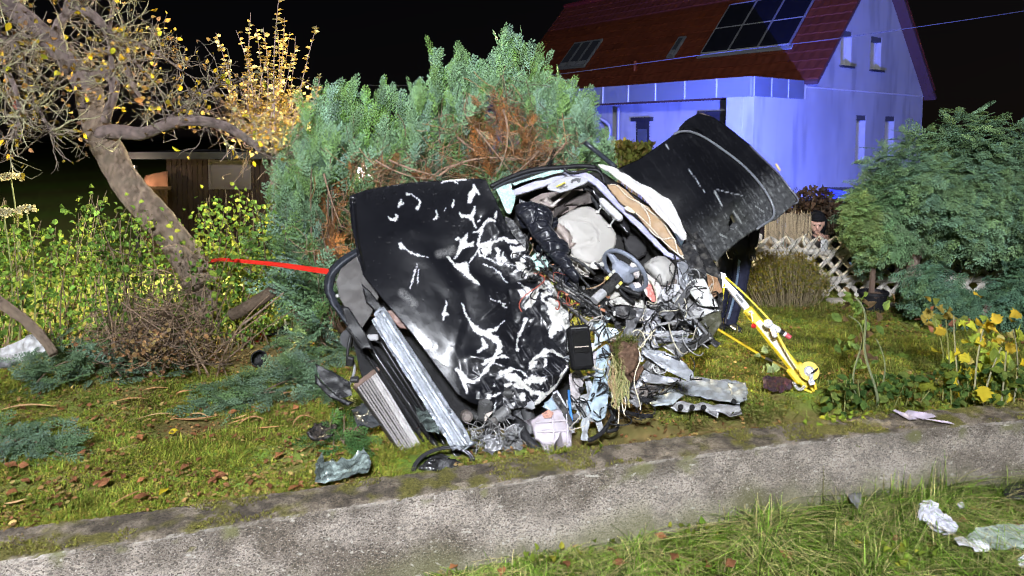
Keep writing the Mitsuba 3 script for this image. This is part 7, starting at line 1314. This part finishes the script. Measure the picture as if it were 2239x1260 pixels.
flat('paper_scrap', 'white scrap cut by the right edge of the verge', 'scrap', [(2222, 1225), (2239, 1215), (2262, 1222), (2260, 1250), (2235, 1245)], .04, 'm_satin', (.64, .64, .68), res=2.6, crumple=((.02, 20, 1),), seed=14)
flat('paper_scrap', 'small white scrap on the verge above the bottle', 'scrap', [(2092, 1102), (2104, 1098), (2110, 1108), (2098, 1114)], .05, 'm_satin', (.6, .6, .64), res=2.4, crumple=((.01, 30, 1),), seed=15)
flat('clear_film', 'grey crumpled film caught in the tall weed clump on the verge', 'film', [(1850, 1065), (1870, 1052), (1884, 1070), (1882, 1095), (1872, 1112), (1860, 1100), (1852, 1082)], .10, 'm_gloss', noisecol((.18, .18, .19), .7, 30, 3), res=2.6, crumple=((.02, 20, 1),), seed=16)
flat('plastic_cover', 'black round plastic cover lying on the verge at the right edge', 'cover', [(2192, 1075), (2205, 1060), (2230, 1052), (2260, 1056), (2265, 1080), (2235, 1090), (2205, 1088)], .09, 'm_satin', (.012, .012, .014), res=4, thick=.02, round_=1, seed=17)
ws = thing('plastic_strip', 'lilac broken plastic strip lying on top of the wall at the right', 'strip')
for pts in ([(1978, 902), (1985, 897), (2040, 906), (2046, 912), (2020, 917), (1985, 908)], [(1952, 897), (1958, 896), (1990, 908), (2005, 916), (1990, 918)], [(2010, 914), (2070, 921), (2088, 928), (2060, 924)]):
    put('plate', sheet([(u, v, float(gnd(u, v, WT + .025)[1])) for u, v in pts], res=2.4, thick=.005, crumple=((.006, 18, 1),), seed=3, col=noisecol((.46, .40, .47), .2, 20, 3)), 'm_gloss', ws, smooth=True)

# ------------------------------------------------------------------ fence line
fence = thing('lattice_fence', 'weathered pale wooden lattice fence with pointed slats', 'fence')
F0, F1 = G(1630, 652), G(2330, 660); F0[1] = F1[1] = 9.55; fd = np.array([1., 0, 0]); fx0, fx1 = at(1625, 600, 9.55)[0], at(2330, 600, 9.55)[0]
WOOD = (.62, .58, .52)
def wood(v, k): return np.array(WOOD) * (.45 + .9 * fbm(v * [40, 40, 6], 3, k)[:, None]) * (.7 + .5 * fbm(v * 4, 2, k + 5)[:, None])
for z_ in (.24, .60):
    A = Acc(); n_ = 40; c = np.stack([np.linspace(fx0, fx1, n_), np.full(n_, 9.50), np.full(n_, z_) + .01 * np.sin(np.arange(n_))], 1); v, f = tube(c, .048, 8); A.add(v, f, wood(v, 3)); put('rail', A, 'm_matte', fence, smooth=40)
def slat(x0, lean, y, k):
    L = 1.0; a = math.radians(45) * lean; d = np.array([math.sin(a), 0, math.cos(a)]); p = np.array([x0, y, .02]); w, th = .062, .022; s = np.cross(d, [0, 1, 0]); v = []
    for t, ww in ((0, 1), (.25, 1), (.5, 1), (.75, 1), (L - .08, 1), (L, .05)):
        for q, o in ((-1, 0), (-.5, -1), (.5, -1), (1, 0), (0, .4)): v.append(p + d * t * 1.12 + s * w / 2 * q * ww + np.array([0, o * th, 0]))
    v = np.array(v); f = []
    for i in range(5):
        for j in range(5): a_, b_ = i * 5 + j, i * 5 + (j + 1) % 5; f += [[a_, b_, b_ + 5], [a_, b_ + 5, a_ + 5]]
    put('slat', (v, np.array(f), wood(v, k)), 'm_matte', fence)
k = 0
for x0 in np.arange(fx0 - .7, fx1, .215):
    slat(x0, 1, 9.47, k); slat(x0 + .75, -1, 9.54, k + 1); k += 2
for x in (fx0 + .2, fx0 + 2.1, fx1 - .8):
    A = Acc(); box(A, (x, 9.62, .4), (.10, .09, .85), WOOD, None, .01); put('post', A, 'm_matte', fence, dirt=.5)
edg = thing('edging_slab', 'pale stone edging slabs in the grass below the lattice fence', 'edging')
for k in range(6):
    A = Acc(); a = G(1830 + k * 40, 660 + k * 3.2); box(A, a + [0, 0, -.0], (.24, .16, .08), np.array((.38, .34, .28)) * rng.uniform(.85, 1.1), trimesh.transformations.rotation_matrix(-.1 + rng.normal() * .05, [0, 0, 1])[:3, :3], .02); put('slab', A, 'm_matte', edg, dirt=.4)
wm = thing('wire_mesh_fence', 'dark wire mesh fence hanging in front of the lattice fence', 'fence')
for k in range(30):
    for s_ in (-1, 1):
        x0 = at(1672, 600, 9.3)[0] + k * .075; t = np.linspace(0, 1, 17); z = .12 + .78 * t; xx = x0 + s_ * (.78 * t - (.78 if s_ < 0 else 0) * 0) * .62 + (.5 if s_ < 0 else 0); lim = (xx > at(1660, 600, 9.3)[0]) & (xx < at(1850, 600, 9.3)[0])
        if lim.sum() < 3: continue
        q = np.stack([xx, 9.3 + .006 * s_ + 0 * t, z - .12 * np.sin((xx - x0) * 1.5) * 0], 1)[lim]; A = Acc(); v, f = tube(q, .0026, 4, False); A.add(v, f, (.03, .03, .032)); put('wire', A, 'm_metal', wm)
rs_ = thing('reed_screen', 'tan reed screen hanging behind the lattice fence', 'screen')
x0, x1 = at(1668, 500, 10.0)[0], at(1768, 500, 10.0)[0]; n_ = 150
for k in range(n_):
    x = x0 + (x1 - x0) * (k + rng.random()) / n_; top = 1.06 + rng.normal() * .02 - .1 * max(0, (x - x0) / (x1 - x0) - .8); A = Acc(); q = np.array([[x, 9.9 + rng.normal() * .008, .05], [x + rng.normal() * .006, 9.9, .6], [x + rng.normal() * .012, 9.9, top]]); v, f = tube(q, .0048, 4, False); A.add(v, f, np.array((.40, .32, .22)) * rng.uniform(.5, 1.25)); put('reed', A, 'm_matte', rs_)
pt = thing('planter', 'black plastic planter with a wooden stake on the right lawn', 'pot'); c = G(1921, 688) + [0, .15, 0]; v, f = lathe([(0, 0), (.12, 0), (.16, .22), (.175, .22), (.175, .25), (.155, .25), (.15, .2), (0, .19)], 28)
put('body', (c + v, f, (.012, .012, .016)), 'm_satin', pt, smooth=40)
v, f = lathe([(0, .23), (.08, .225), (.152, .205)], 24); put('soil', (c + v + rng.normal(size=v.shape) * .008, f, (.09, .06, .045)), 'm_matte', pt)
A = Acc(); bar(A, c + [-.02, 0, .2], c + [0, 0, .95], .05, .05, (.16, .11, .085)); put('stake', A, 'm_matte', pt, dirt=.5)
bw = thing('water_barrel', 'dark round water barrel in front of the house gable', 'barrel'); c = at(1800, 402, 12.5); c[2] = 0; zt = at(1800, 400, 12.5)[2]; v, f = lathe([(0, 0), (.4, 0), (.46, .4), (.46, zt - .12), (.49, zt - .1), (.49, zt), (0, zt + .02)], 36); put('body', (c + v - [0, 0, .3], f, (.06, .06, .065)), 'm_satin', bw, smooth=40)
# parked car behind the fence, dark, with its number plate
pc = thing('parked_car', 'dark blue parked car half hidden by the conifers, its plate ending in 66', 'car'); c = np.array([at(2120, 600, 11.0)[0], 11.6, -.3]); A = Acc()
body = [(-.86, .28), (-.88, .6), (-.82, .86), (-.6, .92), (-.5, 1.32), (.5, 1.32), (.62, .92), (.84, .86), (.88, .6), (.86, .28)]
m_ = trimesh.creation.extrude_polygon(shapely.Polygon(body).buffer(.04), 3.6, engine='earcut'); v = np.array(m_.vertices); put('body', (c + np.stack([v[:, 0], v[:, 2], v[:, 1]], 1), np.array(m_.faces)[:, ::-1], (.012, .016, .05)), 'm_paint', pc)
A = Acc(); box(A, c + [0, -.02, 1.1], (.9, .03, .3), (.02, .02, .025), None, .02); put('rear_window', A, 'm_gloss', pc)
A = Acc(); box(A, c + [0, -.03, .5], (1.7, .08, .2), (.012, .015, .04), None, .03); put('bumper', A, 'm_satin', pc)
pl_c = at(2106, 590, 11.45); A = Acc(); box(A, pl_c + [0, .0, 0], (.52, .015, .11), (.75, .75, .75), None, .004); plk = put('number_plate', A, 'm_satin', pc)
for txt, dx in (('C', -.20), ('66', .10)):
    tm = meshkit.text_mesh(txt, .075, .004, True); v = np.array(tm.vertices); put('plate_lettering', (pl_c + np.stack([v[:, 0] + dx, -.009 - v[:, 2], v[:, 1] - .037], 1), np.array(tm.faces), (.01, .01, .012)), 'm_satin', plk)
for dx in (-.62, .62):
    A = Acc(); box(A, c + [dx, -.03, .74], (.26, .04, .13), (.2, .01, .012), None, .02); put('tail_light', A, 'm_gloss', pc)
    A = Acc(); m_ = trimesh.creation.cylinder(.3, .2, sections=28).apply_transform(trimesh.geometry.align_vectors([0, 0, 1], [1, 0, 0])); A.mesh(m_.apply_translation(c + [dx * 1.2, .75, .3]), (.012, .012, .012)); put('wheel', A, 'm_satin', pc, smooth=40)
mt = thing('roof_mirror', 'white box of a vehicle light showing above the lattice fence', 'box'); A = Acc(); box(A, at(1982, 545, 10.6), (.10, .05, .06), (.6, .58, .5), None, .01); box(A, at(1972, 548, 10.62), (.16, .1, .14), (.012, .012, .014), None, .02); A.tube([at(1972, 552, 10.62), at(1972, 690, 10.7)], .02, (.02, .02, .02)); put('body', A, 'm_satin', mt)

# ------------------------------------------------------------------ people
def capsule_mesh(chains, res, it=8):
    """one continuous skin: hulls of spheres along each bone, joined and smoothed"""
    parts = []
    for ch in chains:
        for (a, ra_), (b, rb2_) in zip(ch[:-1], ch[1:]):
            parts.append(m3.Manifold.batch_hull([m3.Manifold.sphere(ra_, 20).translate(tuple(map(float, a))), m3.Manifold.sphere(rb2_, 20).translate(tuple(map(float, b)))]))
    m = m3.Manifold.batch_boolean(parts, m3.OpType.Add).refine_to_length(res).to_mesh()
    t = trimesh.Trimesh(m.vert_properties[:, :3], m.tri_verts, process=True); trimesh.smoothing.filter_taubin(t, iterations=it); return np.array(t.vertices), np.array(t.faces)
def hand(c, fwd, side, nrm, s=1.0, curl=.5, sgn=1):
    """palm, four unequal curled fingers, thumb from the side of the palm"""
    fwd, side, nrm = [np.asarray(x, float) / np.linalg.norm(x) for x in (fwd, side, nrm)]; ch = [[(c, .026 * s), (c + fwd * .05 * s, .03 * s)]]
    for k, (o, L, r) in enumerate(((-.030, .078, .0088), (-.010, .088, .0092), (.010, .083, .009), (.029, .066, .008))):
        b = c + fwd * .075 * s + side * o * s; ch.append([(c + fwd * .03 * s + side * o * .8 * s, .012 * s), (b, r * 1.1 * s)]); p, a = b, curl * .6; q = [(b, r * 1.05 * s)]
        for j, w in enumerate((.45, .3, .25)):
            p = p + (fwd * math.cos(a) - nrm * math.sin(a)) * L * w * s; q.append((p, r * (1 - .1 * j) * s)); a += curl
        ch.append(q)
    b = c + fwd * .012 * s - side * .03 * s * sgn; ch.append([(c, .016 * s), (b, .013 * s), (b + (fwd * .6 - side * .7 * sgn - nrm * .3) * .035 * s, .011 * s), (b + (fwd * 1.2 - side * .8 * sgn - nrm * .7) * .05 * s, .0095 * s)])
    return ch
def head(parent, c, face, s=1.0, skin=(.42, .27, .2), hat=None):
    fdir = np.asarray(face, float); fdir /= np.linalg.norm(fdir); sd2_ = np.cross(fdir, ez); sd2_ /= np.linalg.norm(sd2_); up_ = np.cross(sd2_, fdir)
    B = lambda x, y, z: c + (sd2_ * x + fdir * y + up_ * z) * s
    ch = [[(B(0, -.012, .03), .098 * s), (B(0, .012, -.02), .078 * s), (B(0, .04, -.085), .04 * s)], [(B(0, .085, .012), .014 * s), (B(0, .108, -.018), .014 * s)], [(B(-.03, .078, -.06), .016 * s), (B(.03, .078, -.06), .016 * s)], [(B(-.036, .072, .03), .022 * s), (B(.036, .072, .03), .022 * s)], [(B(.082, -.005, .01), .018 * s), (B(.084, -.012, -.02), .012 * s)], [(B(-.082, -.005, .01), .018 * s), (B(-.084, -.012, -.02), .012 * s)], [(B(0, -.02, -.06), .055 * s), (B(0, -.03, -.14), .055 * s)]]
    v, f = capsule_mesh(ch, .008 * s, 6); h_ = put('head', (v, f, np.array(skin) * (.9 + .2 * fbm(v * 30, 2, 3)[:, None])), 'm_satin', parent, smooth=True)
    for x in (-.034, .034):
        A = Acc(); A.mesh(trimesh.creation.icosphere(2, .012 * s).apply_translation(B(x, .088, .012)), (.05, .04, .035)); put('eye', A, 'm_gloss', h_, smooth=True)
    A = Acc(); v, f = tube(spline([B(-.024, .094, -.052), B(0, .101, -.05), B(.024, .094, -.052)], 9), .005 * s, 6); A.add(v, f, (.28, .12, .1)); put('mouth', A, 'm_satin', h_, smooth=True)
    return B
man = thing('person', 'person in dark navy uniform trousers standing behind the wreck', 'person'); hx = at(1600, 560, 8.0); g0 = G(1592, 722); x_, y_ = hx[0], g0[1]
NAVY = (.020, .022, .045); Zg = g0[2]
J = lambda x, y, z: np.array([x_ + x, y_ + y, Zg + z])
legs = [[(J(0, 0, .98), .15), (J(.10, .0, .92), .105), (J(.06, -.03, .50), .075), (J(-.02, .0, .10), .062)], [(J(0, 0, .98), .15), (J(-.09, 0, .92), .105), (J(-.10, .05, .50), .075), (J(-.13, .12, .10), .062)]]
v, f = capsule_mesh(legs, .025); w = .012 * (1 - np.abs(2 * fbm(v * [14, 14, 26], 2, 3) - 1) * 2); n_ = meshkit.arrays((v, f), True)[2]; v = v + n_ * w[:, None]
put('trousers', (v, f, np.array(NAVY) * (.8 + .5 * fbm(v * 20, 2, 3)[:, None])), 'm_cloth', man, smooth=True)
A = Acc(); q = spline([J(.03, -.105, .80), J(.0, -.105, .5), J(-.06, -.06, .14)], 14); v, f = tube(q, .013, 6); A.add(v, f, (.14, .2, .32)); put('trouser_piping', A, 'm_cloth', man, smooth=True)
v, f = capsule_mesh([[(J(0, .0, 1.0), .15), (J(0, 0, 1.2), .155), (J(0, 0, 1.40), .14), (J(0, 0, 1.5), .07)], [(J(.14, 0, 1.42), .075), (J(.22, -.02, 1.15), .058), (J(.16, -.16, .98), .045)], [(J(-.14, 0, 1.42), .075), (J(-.2, -.04, 1.14), .058), (J(-.12, -.2, 1.0), .045)], [(J(-.14, 0, 1.42), .075), (J(.14, 0, 1.42), .075)]], .03)
put('jacket', (v, f, (.018, .02, .04)), 'm_cloth', man, smooth=True)
for (hx_, fx) in ((J(.14, -.19, .95), 1), (J(-.12, -.22, .97), -1)):
    v, f = capsule_mesh(hand(hx_, (-.1 * fx, -.3, -.9), (1, 0, 0), (0, 1, .0), 1.0, .5, fx), .006, 5); put('hand', (v, f, (.03, .03, .035)), 'm_satin', man, smooth=True)
for (a_, b_) in ((J(-.02, .03, .05), J(.02, -.17, .04)), (J(-.13, .14, .05), J(-.13, -.06, .04))):
    v, f = capsule_mesh([[(a_, .055), (b_, .045)], [(a_, .055), (a_ + ez * .08, .05)]], .015); v[:, 2] = np.maximum(v[:, 2], Zg + .0); put('shoe', (v, f, (.03, .03, .033)), 'm_gloss', man, smooth=True)
head(man, J(0, -.02, 1.68), (-.3, -1, -.15)); A = Acc(); v, f = lathe([(.0, .1), (.07, .095), (.115, .06), (.11, .0)], 24); put('cap', (J(0, -.02, 1.69) + v, f, (.02, .022, .045)), 'm_cloth', man, smooth=True)
on = thing('person', 'onlooker in black hooded jacket leaning on the lattice fence, hands at the chin', 'person'); hc = at(1786, 490, 9.95); BK = (.010, .010, .014)
B = head(on, hc, (-.35, -1, -.25), 1.05, (.60, .36, .29))
O = lambda x, y, z: hc + np.array([x, y, z])
body_ = [[(O(.06, .12, -.12), .075), (O(.10, .15, -.30), .15), (O(.12, .22, -.6), .15), (O(.12, .25, -1.3), .13)], [(O(.26, .12, -.24), .085), (O(.30, -.1, -.44), .07), (O(.02, -.30, -.30), .048), (O(-.03, -.32, -.26), .04)], [(O(-.06, .12, -.24), .085), (O(-.17, -.10, -.46), .07), (O(-.09, -.28, -.30), .05), (O(-.07, -.30, -.22), .04)], [(O(.26, .12, -.24), .085), (O(-.06, .12, -.24), .085)]]
v, f = capsule_mesh(body_, .02); n_ = meshkit.arrays((v, f), True)[2]; v = v + n_ * (.010 * (1 - np.abs(2 * fbm(v * 16, 2, 3) - 1) * 2))[:, None]; put('jacket', (v, f, np.array(BK) * (.8 + .5 * fbm(v * 20, 2, 3)[:, None])), 'm_cloth', on, smooth=True)
v, f = capsule_mesh([[(hc + [.02, .03, .03], .125), (hc + [.03, .06, -.05], .115)], [(hc + [.0, .0, .08], .11), (hc + [-.01, -.06, .085], .085)]], .012); keep_ = ~(((v - hc) @ (np.array([-.35, -1, -.25]) / 1.09) > .035) & (v[:, 2] < hc[2] + .045)); f = f[keep_[f].all(1)]; v, f = solidify(v, f, .01); put('hood', (v, f, BK), 'm_cloth', on, smooth=True)
for c_, sg in ((O(-.055, -.315, -.20), 1), (O(-.005, -.335, -.22), -1)):
    v, f = capsule_mesh(hand(c_, (-.1 * sg, .05, 1), (sg, .2, 0), (0, -1, .1), .95, .75, sg), .006, 5); put('hand', (v, f, np.array((.46, .28, .23)) * (.9 + .2 * fbm(v * 60, 2, 3)[:, None])), 'm_satin', on, smooth=True)
A = Acc(); q = spline([at(1763, 512, 9.55), at(1757, 525, 9.52), at(1762, 540, 9.5), at(1772, 548, 9.5)], 16); v, f = tube(q, np.interp(np.linspace(0, 1, 16), [0, .5, 1], [.006, .022, .016]), 6); A.add(v, f, (.62, .6, .55)); put('cuff_stripe', A, 'm_cloth', on, smooth=True)
nb = thing('notice_board', 'small white board fixed on the lattice fence beside the onlooker', 'board'); A = Acc(); box(A, at(1802, 536, 9.44), (.09, .02, .15), (.64, .64, .66), None, .004); put('board', A, 'm_satin', nb)
bg_ = thing('person', 'dark standing figure behind the fence, half hidden by the roof panel', 'person'); c_ = at(1660, 520, 10.2)
v, f = capsule_mesh([[(c_ + [0, 0, .35], .07), (c_ + [0, 0, .2], .14), (c_ + [0, 0, -.2], .15)], [(c_ + [-.08, 0, -.2], .1), (c_ + [-.09, 0, -1.0], .07)], [(c_ + [.08, 0, -.2], .1), (c_ + [.09, 0, -1.0], .07)], [(c_ + [-.18, 0, .22], .07), (c_ + [-.24, -.02, -.05], .055), (c_ + [-.2, -.12, -.25], .045)], [(c_ + [.18, 0, .22], .07), (c_ + [.24, -.02, -.05], .055), (c_ + [.2, -.12, -.25], .045)]], .03); put('clothing', (v, f, (.014, .010, .014)), 'm_cloth', bg_, smooth=True)
head(bg_, c_ + [0, 0, .53], (-.3, -1, -.1))

# ------------------------------------------------------------------ far left: dark outbuilding with a lamp; overhead cable
ob = thing('outbuilding', 'dark brown outbuilding with pale window beyond the garden, left of the cypress', 'building')
yb_ = 15.0; xa, xb = at(300, 400, yb_)[0], at(660, 400, yb_)[0]; z1 = at(450, 344, yb_)[2]; xm = at(366, 400, yb_)[0]
A = Acc(); n_ = 26
for k in range(n_):
    w = (xb - xm) / n_; A = Acc(); box(A, (xm + w * (k + .5), yb_, z1 / 2 - .3), (w - .012, .06, z1 + .6), np.array((.055, .034, .027)) * rng.uniform(.8, 1.2)); put('board', A, 'm_matte', ob, dirt=.4)
A = Acc(); box(A, ((xm + xb) / 2, yb_ + 2, z1 / 2 - .3), (xb - xm, 3.9, z1 + .6), (.06, .04, .035)); put('wall', A, 'm_matte', ob)
A = Acc(); box(A, ((xa + xb) / 2, yb_ + 1.5, z1 + .06), (xb - xa + .4, 4.2, .1), (.02, .018, .018)); rf_ = put('roof', A, 'm_matte', ob)
A = Acc(); box(A, ((xa + xb) / 2, yb_ - .62, z1 + .05), (xb - xa + .4, .03, .14), (.05, .045, .05)); put('gutter', A, 'm_satin', rf_)
(wx0, _, wz1), (wx1, _, wz0) = at(459, 352, yb_ - .05), at(548, 411, yb_ - .05); A = Acc(); box(A, ((wx0 + wx1) / 2, yb_ - .05, (wz0 + wz1) / 2), (wx1 - wx0, .05, wz1 - wz0), (.15, .12, .125)); w_ = put('window', A, 'm_satin', ob)
A = Acc(); [box(A, ((wx0 + wx1) / 2 + sgn * (wx1 - wx0) / 2, yb_ - .08, (wz0 + wz1) / 2), (.05, .03, wz1 - wz0 + .06), (.16, .13, .13)) for sgn in (-1, 1)]; [box(A, ((wx0 + wx1) / 2, yb_ - .08, z_), (wx1 - wx0 - .06, .03, .05), (.16, .13, .13)) for z_ in (wz0, wz1)]; put('frame', A, 'm_satin', w_)
put('awning', sheet([(318, 384, 14.6), (345, 378, 14.7), (367, 374, 14.8), (367, 412, 14.4), (330, 408, 14.4), (312, 398, 14.5)], res=6, thick=.02, crumple=((.02, 2, 0),), seed=3, col=noisecol((.32, .15, .09), .3, 2, 3)), 'm_cloth', ob, smooth=True)
for k in range(10):
    A = Acc(); x = at(315 + k * 5.4, 420, 14.3)[0]; z0, zz = at(330, 445, 14.3)[2], at(330, 412, 14.3)[2]; box(A, (x, 14.3, (z0 + zz) / 2 - .5), (.035, .03, zz - z0 + 1.0), (.22, .13, .08)); put('baluster', A, 'm_matte', ob)
A = Acc(); box(A, (at(340, 410, 14.3)[0], 14.28, at(340, 411, 14.3)[2]), (.62, .06, .06), (.24, .14, .09)); put('handrail', A, 'm_matte', ob)
ll = at(285, 373, 14.2); A = Acc(); box(A, ll + [0, .12, 0], (.1, .1, .2), (.06, .06, .06)); A.tube([ll + [0, .15, 0], ll + [0, .15, -3]], .04, (.06, .06, .06)); lk = thing('wall_lamp', 'small lit lamp beside the apple trunk in the dark background', 'lamp'); put('bracket', A, 'm_satin', lk)
m_ = trimesh.creation.icosphere(2, .075).apply_translation(ll); scene[lk + '__bulb'] = mikit.ply(m_, 'm_lamp', smooth=True, emitter={'type': 'area', 'radiance': {'type': 'rgb', 'value': [60, 48, 34]}})
cbk = thing('overhead_cable', 'thin overhead cable crossing the sky in front of the house', 'cable'); y = 17.0; pts = spline([at(800, 186, 19.5), at(1200, 165, 18.5), at(1600, 112, 17.5), at(1816, 86, 17), at(2000, 60, 16.5), at(2239, 24, 16), at(2500, -25, 15.5)], 60); v, f = tube(pts, .009, 5); put('wire', (v, f, (.09, .09, .1)), 'm_satin', cbk, smooth=True)
# ------------------------------------------------------------------ lamps
def lamp(name, label, pos, target, w, h, power):
    k = thing(name, label, 'work light')
    d, a, b = frame(np.asarray(target, float) - pos)
    A = Acc(); box(A, pos - d * .1, (.16, w + .08, h + .08), (.05, .05, .05), np.stack([d, a, b], 1), .02); put('housing', A, 'm_satin', k)
    c = pos + d * .0
    v = np.array([c + a * sx * w / 2 + b * sy * h / 2 for sx, sy in ((-1, -1), (1, -1), (1, 1), (-1, 1))])
    f = np.array([[0, 1, 2], [0, 2, 3]])
    if np.cross(v[1] - v[0], v[2] - v[0]) @ d < 0: f = f[:, ::-1]
    scene[k + '__lens'] = mikit.ply((v, f), 'm_lamp', emitter={'type': 'area', 'radiance': {'type': 'rgb', 'value': list(power)}})
    A = Acc(); foot = pos * [1, 1, 0]; foot[2] = -.5
    A.tube([pos - d * .15, pos - d * .15 - ez * .3, foot], .03, (.1, .1, .1), 8)
    for q in range(3):
        an = q * 2.1; A.tube([foot + ez * .8, foot + np.array([math.cos(an) * .6, math.sin(an) * .6, 0])], .02, (.1, .1, .1), 6)
    put('mast', A, 'm_satin', k)
lamp('floodlight', 'bright work light on a mast lighting the wreck from the road', KEY, (.3, 6, .6), 1.35, .9, KEY_POWER)
lamp('floodlight', 'warm work light on a stand shining through the back of the hedge', WARM, (-3.0, 5.0, .4), .42, .28, WARM_POWER)
